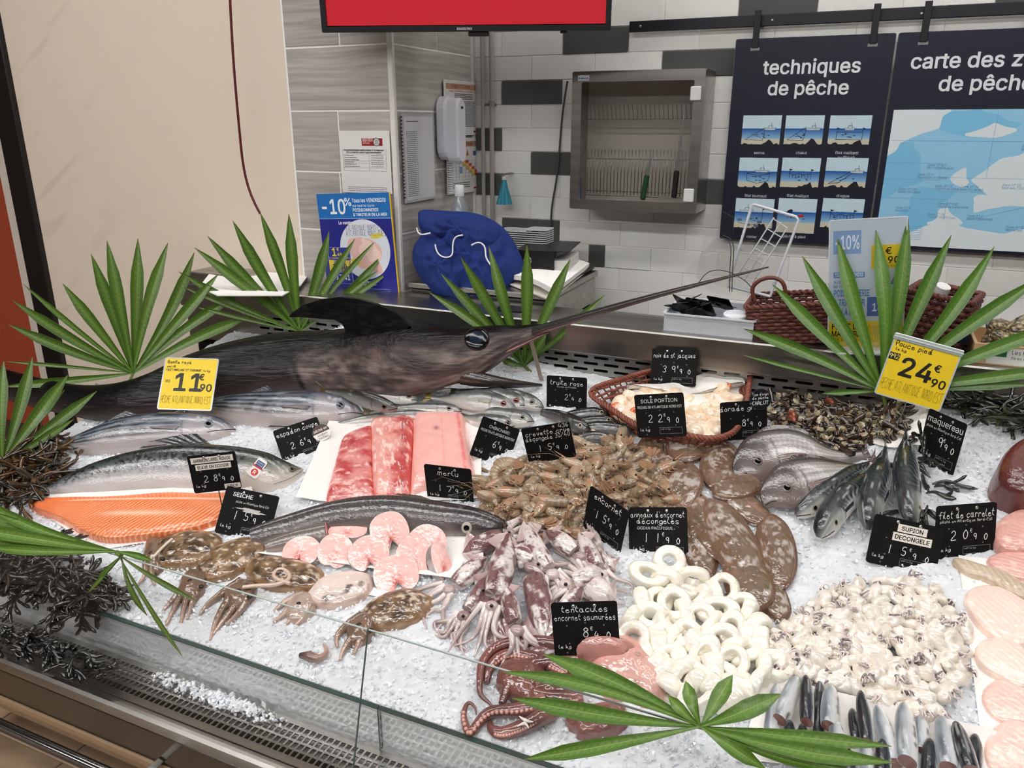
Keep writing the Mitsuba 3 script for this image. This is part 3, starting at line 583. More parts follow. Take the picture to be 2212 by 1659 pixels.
add_bonito('striped bonito in front with open mouth, its tail in the brown seaweed', [(509, 929, 3, 4), (490, 928, 16, 16), (456, 926, 28, 28), (410, 928, 37, 37), (335, 934, 43, 43), (260, 943, 40, 40), (200, 955, 30, 30), (150, 962, 16, 16), (120, 966, 7, 7), (106, 968, 5, 5)], (456, 926, .22, .0122), 42)
# ---- salmon
def salmon_col(q, y, z, s):
    p = loc(q, y, z, s); n = fbm(p*[1, 2, 2], 16, 21)
    c = blend([(-1, (226, 218, 214)), (-.35, (204, 200, 200)), (.1, (164, 166, 168)), (.42, (104, 110, 112)), (.75, (62, 68, 68)), (1, (44, 50, 48))], y+.35*(n-.5))
    L = s.L; a, b = q*L/.0052, y*13; sc = .5+.5*np.sin(a*6.28+np.where(np.floor(b) % 2 == 0, 0, 3.14)); c = lerp(c, c*.72, sc*.55*sstep(.25, .3, q))
    sp = sstep(.56, .66, meshkit.noise(np.stack([q*L*170, y*11, z*0+3], -1), 5))*sstep(-.25, .35, y+.3*(n-.5)); c = lerp(c, C(22, 24, 24), sp*.9)
    hd = sstep(.225, .2, q); c = lerp(c, blend([(-1, (222, 212, 204)), (-.2, (196, 188, 180)), (.3, (128, 132, 122)), (.7, (52, 62, 54)), (1, (40, 46, 42))], y+.4*(n-.5)), hd)
    g = np.exp(-((q-.215-.035*(1-y*y))/.006)**2)*sstep(.75, .5, np.abs(y)); c = lerp(c, C(96, 88, 84), g*.65)
    return lerp(c, C(30, 32, 30), sstep(.72, .76, meshkit.noise(np.stack([q*L*95, y*6, z*0+9], -1), 15))*hd*sstep(-.4, .2, y)*.8)
SA = [(652, 1014, 3, 6), (640, 1018, 14, 18), (615, 1022, 28, 34), (570, 1022, 45, 46), (500, 1018, 54, 56), (400, 1016, 57, 60), (300, 1022, 50, 52), (220, 1034, 40, 40), (150, 1048, 24, 24), (110, 1058, 13, 13), (85, 1064, 10, 10)]
sa = Fish(SA, .5, 44, 1, .7)
t = thing('whole_salmon', 'whole silver salmon with black spots and a quality tag on its gill', 'fish'); part(t, 'body', sa.body(salmon_col, 300, 110, pw=.9), 'skin')
q = q_at(sa, 626, 1020); part(t, 'eye', sa.eye(q, .12, .0085, (120, 118, 96), ring=(70, 72, 62), pr=.5, bulge=.25), 'gloss')
part(t, 'jaw', mouthline(sa, .11, -.25, -.62, 1.0, .0026, (176, 168, 158)), 'wet', 'pale jaw edge')
part(t, 'dorsal_fin', sa.fin([(.50, .98, .1), (.36, .98, .1)], [(.60, 1.30, .0), (.42, 1.42, .0)], rays((60, 60, 62), (30, 30, 34), 8), .002), 'skin', 'dark dorsal fin')
part(t, 'tail_fin', sa.fin([(.98, .8, 0), (.98, -.8, 0)], [(1.16, 3.0, .3), (1.12, 0, .3), (1.16, -3.0, .3)], rays((110, 108, 106), (70, 70, 70), 9), .003), 'skin')
# quality tag
def frame_at(p, n, roll, up=(0, 0, 1)):
    n = unit(n); x = unit(np.cross(up, n)); y = np.cross(n, x); R = rot(n, roll); return np.stack([R@x, R@y, n], 1)
tg = sa.at(q_at(sa, 563, 1010), .12, 1.0); R = frame_at(tg, unit(CAM-tg)+sa.frame(.15)[3], -38)
pr = Print(); pr.shape(rrect(.026, .05, .006), C(236, 234, 232)); pr.up().rect(-.010, .010, .004, .018, C(44, 66, 130)); pr.rect(-.013, .013, .000, .004, C(200, 70, 66)); pr.shape(Point(0, 0).buffer(.0088), C(206, 60, 56), 0, -.012)
pr.up(); pr.text('R', .009, C(240, 236, 234), 0, -.0165, bold=True); pr.text('SAUMON', .0035, C(235, 235, 240), 0, .012, width=.017); pr.text('ECOSSE', .0035, C(235, 235, 240), 0, .0065, width=.017)
one('quality_tag', 'white paper tag with red round mark clipped on the salmon gill', 'tag', pr.mesh().x(R, tg+R[:, 2]*.002), 'satin')
# ------------------------------------------------------------------ helpers for flat pieces, papers, arms
def ell(cu, cv, a, b, ang, n=48, pw=1.0, wob=0.0, seed=0):
    """an oval on the photograph; ang in degrees, counter-clockwise as seen"""
    th = np.arange(n)/n*2*math.pi; x, y = a*np.sign(np.cos(th))*np.abs(np.cos(th))**pw, b*np.sign(np.sin(th))*np.abs(np.sin(th))**pw
    if wob: w = 1+wob*(meshkit.noise(np.stack([np.cos(th)*2+seed, np.sin(th)*2, th*0+seed], -1), seed)-.5)*2; x, y = x*w, y*w
    r = math.radians(ang); return np.stack([cu+x*math.cos(r)+y*math.sin(r), cv-x*math.sin(r)+y*math.cos(r)], 1)
def closed(L, n=64):
    P = np.array(L, float); P = np.vstack([P, P[:1]]); d = np.r_[0, np.cumsum(np.linalg.norm(np.diff(P, axis=0), axis=1))]
    from scipy.interpolate import CubicSpline
    return CubicSpline(d/d[-1], P, bc_type='periodic')(np.arange(n)/n)
def dome(L, H, col, p=2.6, dz=0.0, nr=14, amp=0.0, mat=None, base=-.012, tilt=None):
    """a domed flat piece over the outline L (pixels), H high, lying on the ice raised by dz (a number, or one for each outline point)"""
    n = len(L); dzz = np.broadcast_to(dz, (n,)); O_ = np.array([ice(u, v, z) for (u, v), z in zip(L, dzz)]); c0 = O_.mean(0)
    r = np.linspace(0, 1, nr)**.75; N = unit(np.cross(O_[n//4]-c0, O_[0]-c0)); N = N*np.sign(N[2])
    P = c0+(O_-c0)[None]*r[:, None, None]; hh = H*(1-r**p)**(1/p); P = P+hh[:, None, None]*N
    if amp: P = P+((fbm(P, 55, 5)-.5)*amp*(1-r**4)[:, None])[..., None]*N
    th = np.arange(n)/n*2*math.pi; Rr, Th = np.broadcast_to(r[:, None], (nr, n)), np.broadcast_to(th[None], (nr, n))
    c = col(Rr, Th, P); P2 = np.concatenate([P, (O_+N*base)[None]]); c2 = np.concatenate([c, c[-1:]*.8])
    return vol_fix(M(P2.reshape(-1, 3), gridf(nr+1, n, True), c2.reshape(-1, 3)))
def tpx(L, r, c, n=40, dz=0.0, seg=8, lift=1.0):
    """a limb along pixels L on the ice, radii r in metres (list), raised by its own radius"""
    P = spline(np.array([ice(u, v, dz if np.isscalar(dz) else dz[k]) for k, (u, v) in enumerate(L)]), n); rr = np.interp(np.linspace(0, 1, n), np.linspace(0, 1, len(np.atleast_1d(r))), np.atleast_1d(r)) if np.ndim(r) else np.full(n, r)
    P = P+N_ICE*(rr*lift)[:, None]; c = np.asarray(c, float)
    if c.ndim == 2: c = np.stack([np.interp(np.linspace(0, 1, n), np.linspace(0, 1, len(c)), c[:, k]) for k in range(3)], 1)
    return tube(P, rr, seg, c)
def bil(q, n, m):
    """grid of pixels between four corners (tl, tr, br, bl)"""
    q = np.array(q, float); a, b = np.linspace(0, 1, n)[:, None, None], np.linspace(0, 1, m)[None, :, None]
    return (q[0]*(1-a)+q[1]*a)*(1-b)+(q[3]*(1-a)+q[2]*a)*b
def sheet(q, dz=.004, n=26, m=18, wr=.006, c=(236, 234, 231), th=.0006, curl=None, seed=1, mat=True):
    g = bil(q, n, m); P = np.array([[ice(u, v, dz) for u, v in row] for row in g]); A, B = np.meshgrid(np.linspace(0, 1, n), np.linspace(0, 1, m), indexing='ij')
    z = wr*(fbm(P*[1, 1, 0], 9, seed)-.4); 
    if curl is not None: z = z+curl(A, B)
    return slab(P+z[..., None]*np.array([0, -.1, 1.0]), th, C(*c))
def paper(label, q, **k): return one('wrapping_paper', label, 'paper', sheet(q, **k), 'paper')
def chunk(q, H, col, n=120, m=120, dz=0.0, e=8, amp=.004, seed=2, sag=0.0):
    g = bil(q, n, m); A, B = np.meshgrid(np.linspace(-1, 1, n), np.linspace(-1, 1, m), indexing='ij')
    A2, B2 = np.sign(A)*np.abs(A)**.75, np.sign(B)*np.abs(B)**.75
    q_ = np.array(q, float); a, b = ((A2+1)/2)[..., None], ((B2+1)/2)[..., None]; g = (q_[0]*(1-a)+q_[1]*a)*(1-b)+(q_[3]*(1-a)+q_[2]*a)*b
    k_ = np.linspace(-1, 1, 22); a_, b_ = ((k_+1)/2)[:, None, None], ((k_+1)/2)[None, :, None]; gc = (q_[0]*(1-a_)+q_[1]*a_)*(1-b_)+(q_[3]*(1-a_)+q_[2]*a_)*b_; Pc = np.array([[ice(u, v, dz) for u, v in row] for row in gc])
    from scipy.interpolate import RegularGridInterpolator
    P = RegularGridInterpolator((k_, k_), Pc)(np.stack([A2, B2], -1)); h = H*np.clip((1-np.abs(A2)**e)*(1-np.abs(B2)**e), 0, 1)**.6
    P = P+N_ICE*(h-.006+amp*2*(fbm(P, 45, seed)-.5)*(h/H))[..., None]+N_ICE*(sag*A2**2)[..., None]
    return M(P.reshape(-1, 3), gridf(n, m), col(A2, B2, P, h/H).reshape(-1, 3))

# ---- papers under the fish
paper('white paper sheet under the orange salmon fillet', [(60, 1085), (545, 1058), (560, 1130), (210, 1190)], curl=lambda a, b: .018*np.exp(-(b/.12)**2))
paper('white paper sheet under the three swordfish pieces', [(712, 918), (1040, 900), (1040, 1080), (640, 1085)], curl=lambda a, b: .012*np.exp(-(a/.10)**2)+.006*np.exp(-((1-a)/.06)**2))
paper('white paper sheet under the hake and its pink steaks', [(610, 1110), (1080, 1100), (1010, 1265), (560, 1205)], seed=4, curl=lambda a, b: .012*np.exp(-((1-b)/.1)**2))
paper('white paper sheet curling up behind the goose barnacles', [(1790, 838), (2005, 880), (1985, 985), (1660, 900)], seed=6, curl=lambda a, b: .030*np.exp(-(b/.12)**2)+.028*np.exp(-((1-a)/.12)**2))
paper('white paper sheet in front of the cut hake with a folded edge', [(606, 1214), (850, 1282), (836, 1296), (592, 1232)], seed=8, n=14, m=8)
paper('white paper sheet under the rows of sardines', [(1645, 1468), (2150, 1592), (2140, 1700), (1600, 1640)], seed=9, dz=.006, curl=lambda a, b: .012*np.exp(-(b/.08)**2))
paper('white paper sheet under the plaice fillets', [(2070, 1200), (2330, 1230), (2330, 1700), (2130, 1690)], seed=12, dz=.003)
# ---- salmon fillet
FA, FB = ice(80, 1110), ice(520, 1105)
def fillet_col(R, Th, P):
    d = unit(FB-FA); w = np.cross(N_ICE, d); x = (P-FA)@d/np.linalg.norm(FB-FA); y = (P-FA)@w/.075
    n = fbm(P, 25, 31); c = lerp(C(216, 118, 74), C(230, 142, 96), n)
    mid = .12+.10*np.sin(x*3); yy = y-mid
    ch = .5+.5*np.sin((x*300+np.abs(yy)*26+n*5))
    low = sstep(.0, -.25, yy); c = lerp(c, C(250, 196, 156), sstep(.72, .95, ch)*(.35+.5*low)*sstep(.05, .2, x))
    c = lerp(c, C(252, 214, 190), np.exp(-(yy/.05)**2)*.75*sstep(.1, .25, x)); c = lerp(c, C(253, 226, 204), np.exp(-((yy+.75)/.12)**2)*.55*sstep(.3, .5, x)*sstep(.85, .6, x))
    c = lerp(c, C(248, 205, 180), np.exp(-((y-.85)/.10)**2)*.5); c = lerp(c, C(170, 96, 70), sstep(.93, .99, R)*.6*sstep(0, .3, y))
    return c
fo = closed([(62, 1094), (140, 1084), (225, 1083), (300, 1078), (380, 1073), (470, 1075), (540, 1085), (556, 1105), (500, 1126), (430, 1146), (350, 1162), (285, 1170), (225, 1171), (180, 1155), (120, 1122)], 420)
one('salmon_fillet', 'long bright orange salmon fillet with white fat lines on paper', 'fish fillet', dome(fo, .022, fillet_col, 5, .008, 110, .003), 'flesh')
# ---- swordfish pieces
def loin_a(A, B, P, h):
    n, f = fbm(P, 30, 41), fbm(np.stack([A*2.5, B*16, A*0], -1), 1.0, 42, 4); c = lerp(C(214, 150, 146), C(188, 78, 80), sstep(.35, .65, n)); c = lerp(c, C(160, 34, 44), sstep(.55, .75, fbm(P, 22, 46))*sstep(-.5, .2, A)); c = lerp(c, C(240, 206, 202), sstep(.54, .66, f)*.75)
    return lerp(c, C(206, 110, 106), sstep(.7, .2, h))
def loin_b(A, B, P, h):
    n, f = fbm(P, 26, 51), fbm(np.stack([A*7, B*9, A*0], -1), 1.0, 52, 4); c = lerp(C(230, 182, 174), C(214, 148, 140), n); c = lerp(c, C(186, 56, 62), sstep(.45, .75, n+.35*A)*.8); c = lerp(c, C(244, 222, 212), sstep(.54, .64, f)*.75)
    c = lerp(c, C(140, 40, 48), np.exp(-((A-.55)/.05)**2)*sstep(.45, .6, f)*.8); return lerp(c, C(214, 120, 112), sstep(.7, .2, h))
def loin_c(A, B, P, h):
    n = fbm(P*[1, .5, 1], 22, 61); c = lerp(C(238, 192, 184), C(228, 172, 164), n); c = lerp(c, C(222, 112, 112), np.exp(-((A-.72)/.07)**2)*.7*sstep(.2, .6, fbm(P, 40, 63))); c = lerp(c, C(228, 140, 136), np.exp(-((A-.1)/.03)**2)*.3)
    c = lerp(c, C(150, 96, 108), np.exp(-(((A+.1)/.1)**2+((B+.35)/.05)**2))*.8); return lerp(c, C(236, 188, 178), sstep(.7, .2, h))
t = one('swordfish_piece', 'deep red swordfish piece, leftmost of the three on white paper', 'fish piece', chunk([(742, 945), (806, 918), (812, 1082), (700, 1092)], .034, loin_a, e=7, amp=.006), 'flesh', 'swordfish pieces on paper')
t = one('swordfish_piece', 'pink swordfish piece with torn red edge, between the two other pieces', 'fish piece', chunk([(800, 908), (896, 900), (890, 1078), (806, 1080)], .044, loin_b, e=6, amp=.009, seed=5), 'flesh', 'swordfish pieces on paper')
t = one('swordfish_piece', 'pale pink smooth swordfish piece, rightmost of the three and behind the merlu sign', 'fish piece', chunk([(896, 900), (1004, 902), (1030, 1035), (886, 1076)], .046, loin_c, e=9, amp=.003, seed=7), 'flesh', 'swordfish pieces on paper')
# ---- hake: whole, cut tail and steaks
def hake_col(q, y, z, s):
    p = loc(q, y, z, s); n = fbm(p*[1, 2, 2], 18, 71); c = blend([(-1, (176, 164, 160)), (-.5, (128, 116, 114)), (0, (92, 82, 82)), (.5, (66, 58, 60)), (1, (52, 46, 48))], y+.4*(n-.5))
    a, b = q*s.L/.0042, y*15; sc = (.5+.5*np.sin(a*6.28+np.where(np.floor(b) % 2 == 0, 0, 3.14)))*(.5+.5*np.sin(b*6.28)); c = lerp(c, C(156, 146, 142), sstep(.45, .9, sc)*.5*sstep(.20, .26, q))
    c = lerp(c, C(40, 34, 36), np.exp(-((y-.28)/.05)**2)*.55*sstep(.2, .3, q)); hd = sstep(.23, .18, q); c = lerp(c, blend([(-1, (110, 98, 96)), (0, (76, 66, 68)), (1, (38, 34, 38))], y+.7*(n-.5)), hd); return lerp(c, C(150, 146, 146), sstep(.7, .8, fbm(p, 60, 77, 2))*hd*.5)
hk = Fish([(1099, 1134, 4, 6), (1088, 1137, 16, 15), (1060, 1136, 26, 24), (1028, 1130, 32, 30), (980, 1124, 36, 36), (928, 1120, 40, 40), (844, 1112, 42, 42), (761, 1116, 41, 40), (660, 1134, 34, 30), (593, 1152, 30, 26), (545, 1164, 24, 22)], .62, 52, 1, .72, dz=.004)
t = thing('hake', 'whole dark grey hake with a big pale eye lying above the pink steaks', 'fish'); part(t, 'body', hk.body(hake_col, 240, 90), 'skin')
q = q_at(hk, 1012, 1140); part(t, 'eye', hk.eye(q, -.38, 0.0120, (186, 180, 168), (14, 14, 18), (170, 164, 156), .55, bulge=.3), 'gloss', 'large pale ringed eye')
part(t, 'mouth', mouthline(hk, .12, .05, -.35, .99, .0016, (26, 22, 24)), 'satin')
part(t, 'dorsal_fin', hk.fin([(.40, .95, .2), (.30, .95, .2)], [(.47, 1.08, .25), (.36, 1.14, .25)], rays((118, 100, 88), (70, 58, 54), 7), .002), 'skin')
def hake2(q, y, z, s): return lerp(hake_col(q*.5+.4, y, z, s), C(150, 138, 132), np.full(q.shape, .45))
ht = Fish([(706, 1150, 22, 30), (660, 1160, 22, 24), (610, 1172, 18, 18), (575, 1182, 13, 13)], .75, 40, 1, .8, dz=.006)
t = thing('hake_tail_piece', 'cut grey hake tail piece with a pink cut end beside the steaks', 'fish piece'); part(t, 'body', ht.body(hake2, 60, 48), 'skin')
cf = ht.at(np.zeros(40)-.006, np.sin(np.arange(40)/40*6.283), np.cos(np.arange(40)/40*6.283)); part(t, 'cut_face', vol_fix(M(np.vstack([cf, cf.mean(0)-ht.frame(0)[1]*.002]), np.stack([np.arange(40), (np.arange(40)+1) % 40, np.full(40, 40)], 1), C(232, 176, 168))), 'flesh', 'pink cut end')
def steak(cu, cv, a, b, ang, kind=0, tilt=.6, side=0.0, seed=0, dz=.02):
    """a round fish steak; its cut face leans to the customer by tilt"""
    p = ice(cu, cv, dz+.007); w = mpp(p); rx, ry = a*w, b*w*1.15; th = np.arange(64)/64*2*math.pi
    o = np.stack([rx*np.sign(np.cos(th))*np.abs(np.cos(th))**.9, ry*np.sign(np.sin(th))*np.abs(np.sin(th))**.9], 1)*(1+.10*(meshkit.noise(np.stack([np.cos(th)*1.3+seed, np.sin(th)*1.3, th*0], -1), seed+3)-.5))[:, None]
    notch = np.exp(-((th-1.5*math.pi)/.22)**2)*(.55 if kind else .15); o = o*(1-notch)[:, None]
    n = unit(unit(CAM-p)*tilt+np.array([0, -.1, 1.0])*(1-tilt)+RW*side); R = frame_at(p, n, ang); r = np.linspace(0, 1, 20); X = o[None]*r[:, None, None]
    f = fbm(np.stack([X[..., 0], X[..., 1], X[..., 0]*0+seed], -1), 90, 81, 3); pa = Pn = X/np.array([rx, ry])
    c = lerp(C(242, 208, 202), C(232, 184, 177), f); g = np.hypot(Pn[..., 0], Pn[..., 1]+.18)
    for aa in (90, 215, 325):
        dv = np.array([math.cos(math.radians(aa)), math.sin(math.radians(aa))]); al = Pn[..., 0]*dv[0]+(Pn[..., 1]+.18)*dv[1]; ac = np.abs(-Pn[..., 0]*dv[1]+(Pn[..., 1]+.18)*dv[0])
        c = lerp(c, C(253, 240, 234), np.exp(-(ac/.055)**2)*sstep(0, .05, al)*sstep(.75, .3, al)*.7)
    c = lerp(c, C(214, 120, 112), np.exp(-((g-.13)/.08)**2)*.5); c = lerp(c, C(196, 92, 84), np.exp(-(Pn[..., 0]/.34)**2-((Pn[..., 1]+.45)/.24)**2)*(.9 if kind else .5))
    if kind == 2: c = lerp(c, C(40, 22, 26), sstep(1, .7, np.hypot(Pn[..., 0]/.28, (Pn[..., 1]+.4)/.24)))
    c = lerp(c, C(226, 206, 200), sstep(.93, 1, r)[:, None]*np.ones(64)*.6)
    Z = .0022*(f-.5)+.003*(1-r**2)[:, None]; top = np.concatenate([X, Z[..., None]], -1)
    s1 = np.concatenate([np.stack([np.c_[o*k, np.full(64, zz)] for k, zz in ((1, 0), (1.02, -.006), (1.02, -.017), (.98, -.024))]), np.zeros((1, 64, 3))+[0, 0, -.024]])
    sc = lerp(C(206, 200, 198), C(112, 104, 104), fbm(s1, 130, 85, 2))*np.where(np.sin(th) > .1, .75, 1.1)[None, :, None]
    return vol_fix(M(top.reshape(-1, 3), gridf(20, 64, True), c.reshape(-1, 3))).x(R, p), vol_fix(M(s1.reshape(-1, 3), gridf(5, 64, True), np.clip(sc, 0, .9).reshape(-1, 3))).x(R, p)
STK = [(752, 1146, 42, 22, 0, 0, .15, 0, .018, 'pink hake steak lying flat behind the others, beside the cut tail'), (841, 1148, 42, 38, 15, 1, .75, 0, .034, 'round pink hake steak at the back, touching the hake body'), (922, 1178, 44, 40, -20, 1, .72, .2, .03, 'pink hake steak at the right rear, leaning on the pile'),
       (650, 1190, 44, 30, 10, 1, .55, -.3, .02, 'leftmost pink hake steak, with a fold of white skin'), (725, 1190, 37, 34, -25, 0, .7, 0, .02, 'pink hake steak in the front row, second from the left'), (797, 1196, 43, 34, 5, 1, .72, 0, .026, 'pink hake steak in the middle of the pile'),
       (897, 1200, 42, 38, -35, 2, .8, .1, .026, 'pink hake steak with a dark hollow in the middle'), (954, 1212, 24, 38, -20, 1, .5, .6, .016, 'narrow hake steak turned sideways at the right end'), (856, 1240, 50, 38, 12, 1, .72, -.05, .014, 'largest pink hake steak, nearest the glass')]
for k, (u, v, a, b, g, kd, ti, sd, dz, lb) in enumerate(STK):
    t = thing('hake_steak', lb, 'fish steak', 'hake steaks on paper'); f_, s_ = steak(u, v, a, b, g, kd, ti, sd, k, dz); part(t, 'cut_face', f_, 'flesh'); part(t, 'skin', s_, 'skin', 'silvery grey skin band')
# ---- cuttlefish
def cuttle_col(light, seed):
    def f(R, Th, P):
        n, g = fbm(P, 40, 91+seed, 4), fbm(P, 110, 93+seed, 2); c = lerp(C(84, 66, 50), C(150, 124, 96), sstep(.3, .7, n)) if not light else lerp(C(206, 190, 182), C(228, 214, 208), n)
        c = lerp(c, C(222, 208, 192), sstep(.56, .70, g)*(.75 if not light else .3)); c = lerp(c, C(44, 36, 34), sstep(.60, .74, fbm(P, 60, 97+seed, 3))*(.6 if not light else .75))
        return lerp(c, C(158, 126, 92) if not light else C(200, 176, 164), sstep(.80, .97, R)*.75)
    return f
CUT = [((404, 1190, 84, 36, 12), 0, 'cuttlefish at the left with a white string of an arm across it', [[(335, 1195), (318, 1222), (312, 1250), (300, 1262)], [(345, 1205), (330, 1240), (335, 1265)], [(330, 1190), (360, 1172), (395, 1155)]]),
       ((497, 1212, 84, 33, 24), 0, 'brown cuttlefish with its head and arms hanging straight down', [[(425, 1245), (400, 1280), (372, 1330), (360, 1352)], [(430, 1250), (405, 1300), (392, 1350)], [(440, 1250), (420, 1300), (405, 1340)], [(420, 1245), (385, 1290), (352, 1322)]]),
       ((615, 1243, 88, 34, -6), 0, 'large brown cuttlefish with a pale looped arm on its back', [[(530, 1270), (500, 1300), (470, 1345), (455, 1385)], [(540, 1275), (515, 1310), (480, 1350), (462, 1372)], [(525, 1265), (480, 1290), (440, 1320), (432, 1330)], [(545, 1280), (525, 1320), (490, 1352)]]),
       ((737, 1278, 76, 34, 13), 1, 'pale underside-up cuttlefish with black ink spots', [[(662, 1300), (630, 1320), (605, 1338), (590, 1345)], [(665, 1308), (640, 1335), (618, 1350)], [(670, 1315), (655, 1340), (640, 1352)], [(660, 1295), (620, 1305), (592, 1322)]]),
       ((858, 1320, 80, 37, 14), 0, 'mottled brown cuttlefish nearest the squid pile', [[(790, 1345), (770, 1375), (745, 1405), (735, 1428)], [(795, 1350), (780, 1385), (765, 1415)], [(785, 1340), (750, 1360), (728, 1385), (730, 1400)], [(800, 1355), (790, 1380), (775, 1400)]])]
for k, (e, li, lb, arms) in enumerate(CUT):
    t = thing('cuttlefish', lb, 'cuttlefish', 'cuttlefish along the front of the ice'); L = ell(*e, n=72, wob=.06, seed=k); part(t, 'mantle', dome(L, .026, cuttle_col(li, k), 2.2, .003, 34, .007), 'wet')
    a0 = np.mean([q_[0] for q_ in arms], 0); a1 = np.mean([q_[1] for q_ in arms], 0); hc = lerp(C(128, 106, 90), C(176, 158, 146), np.array(float(li)))
    hd_ = ell(*((a0*.5+a1*.5)), 40, 27, math.degrees(math.atan2(-(a1-a0)[1], (a1-a0)[0])), 40, wob=.1, seed=k); part(t, 'head', dome(hd_, .022, lambda R, Th, P: lerp(hc*.8, hc*1.25, fbm(P, 60, 99))*np.ones(3), 2.2, .001, 14, .004), 'wet')
    for q_ in arms: part(t, 'arm', tpx(q_, [.011, .009, .006, .0025], np.array([hc*.85, hc*1.1, C(190, 164, 150)]), 28, .001), 'wet')
    if k == 2: part(t, 'feeding_arm', tpx([(525, 1270), (560, 1266), (600, 1263), (625, 1250), (600, 1232), (592, 1240), (615, 1258), (628, 1262)], .0042, C(206, 186, 172), 50, .026, 8, .3), 'wet', 'pale looped arm')
    if k == 0: part(t, 'feeding_arm', tpx([(331, 1205), (350, 1185), (372, 1165)], .0032, C(222, 210, 200), 20, .028, 8, .3), 'wet', 'white string-like arm')
    for sg in ((0, 1) if li == 0 else (0,)):
        pe = ice(*(a0*.7+a1*.3+np.array([(-10, 14)[sg], (-6, 6)[sg]])), .021); part(t, 'eye', ball([.006, .005, .004], 2, C(52, 46, 44)).x(None, pe), 'gloss')
one('loose_tentacle', 'single loose cuttlefish tentacle on the bare ice at the front', 'tentacle', tpx([(700, 1395), (705, 1415), (690, 1428), (672, 1425), (650, 1420)], [.0028, .004, .007, .009, .005], np.array([C(196, 170, 158), C(170, 140, 128), C(70, 60, 60)]), 30, .002), 'wet')
# ---- squid pile
def squid_col(seed, dark):
    def f(q, y, z, s):
        p = loc(q, y, z, s); n, g = fbm(p, 34, 101+seed, 4), fbm(p*[.4, 1, 1], 70, 103+seed, 2); c = lerp(C(226, 220, 216), C(198, 186, 184), n); w = np.abs(fbm(p*[.5, 1, 1], 40, 107+seed, 3)-.5); c = lerp(c, C(110, 62, 66), sstep(.64-.32*dark, .74-.28*dark, n+.16*g)*.85); c = lerp(c, C(84, 50, 56), sstep(.022, .004, w)*(.35+.5*dark)); return lerp(c, C(60, 38, 44), sstep(.66, .72, fbm(p, 110, 109+seed, 3))*.7)
    return f
def squid(label, tailend, headend, w, dark, arms, seed, dz=.0, fins=True, eye=True):
    (u0, v0), (u1, v1) = tailend, headend; t = thing('squid', label, 'squid', 'squid heap in front of the hake')
    q_ = np.linspace(0, 1, 7); wd = w*np.array([.12, .5, .85, 1.0, 1.0, .95, .8]); bend = np.sin(q_*3.14)*4*((seed % 3)-1)
    f = Fish([(u0+(u1-u0)*a+bend[k], v0+(v1-v0)*a, wd[k]/2, wd[k]/2) for k, a in enumerate(q_)], .8, 25, 1 if u0 > u1 else -1, .8, dz=dz); part(t, 'mantle', f.body(squid_col(seed, dark), 120, 64), 'wet')
    if fins:
        for sg in (1, -1): part(t, 'fin', f.fin([(.02, .2*sg, .4), (.42, .9*sg, .3)], [(.10, 2.3*sg, .2), (.30, 2.4*sg, -.1)], lambda U, W: lerp(C(220, 208, 205), C(150, 108, 110), U*.4+dark*.4), .003, 14, 8), 'wet')
    d = np.array([u1-u0, v1-v0], float); d /= np.hypot(*d); s_ = np.array([-d[1], d[0]]); h0 = np.array([u1, v1])
    hp = ice(*(h0+d*w*.45), dz+.012); part(t, 'head', ball([.0135, .012, .010], 2, lerp(C(214, 202, 198), C(120, 80, 82), np.array(dark))).x(None, hp), 'wet')
    if eye and seed % 2 == 0:
        pe = hp+np.array([.004, -.010, .008]); part(t, 'eye', ball(.0042, 2, C(150, 140, 142)).x(None, pe)+ball(.0031, 2, C(22, 20, 26)).x(None, pe+unit(CAM-pe)*.0022), 'gloss')
    r_ = random.Random(seed)
    for k in range(arms):
        o = (k-(arms-1)/2)/max(arms-1, 1); L = [h0+d*w*.5+s_*o*w*.7, h0+d*w*(1.2+r_.random()*.4)+s_*(o*w*1.3+r_.uniform(-6, 6)), h0+d*w*(1.6+r_.random()*.5)+s_*(o*w*1.9+r_.uniform(-14, 14)), h0+d*w*(1.9+r_.random()*.7)+s_*(o*w*2+r_.uniform(-26, 26))]
        part(t, 'arm', tpx(L, [.0062, .005, .0038, .0014], np.array([C(220, 212, 208), lerp(C(216, 206, 202), C(112, 72, 76), np.array(.3+.6*dark*r_.random())), C(196, 178, 176)]), 24, [dz+.004, dz*.8, dz*.5, dz*.25], 7), 'wet')
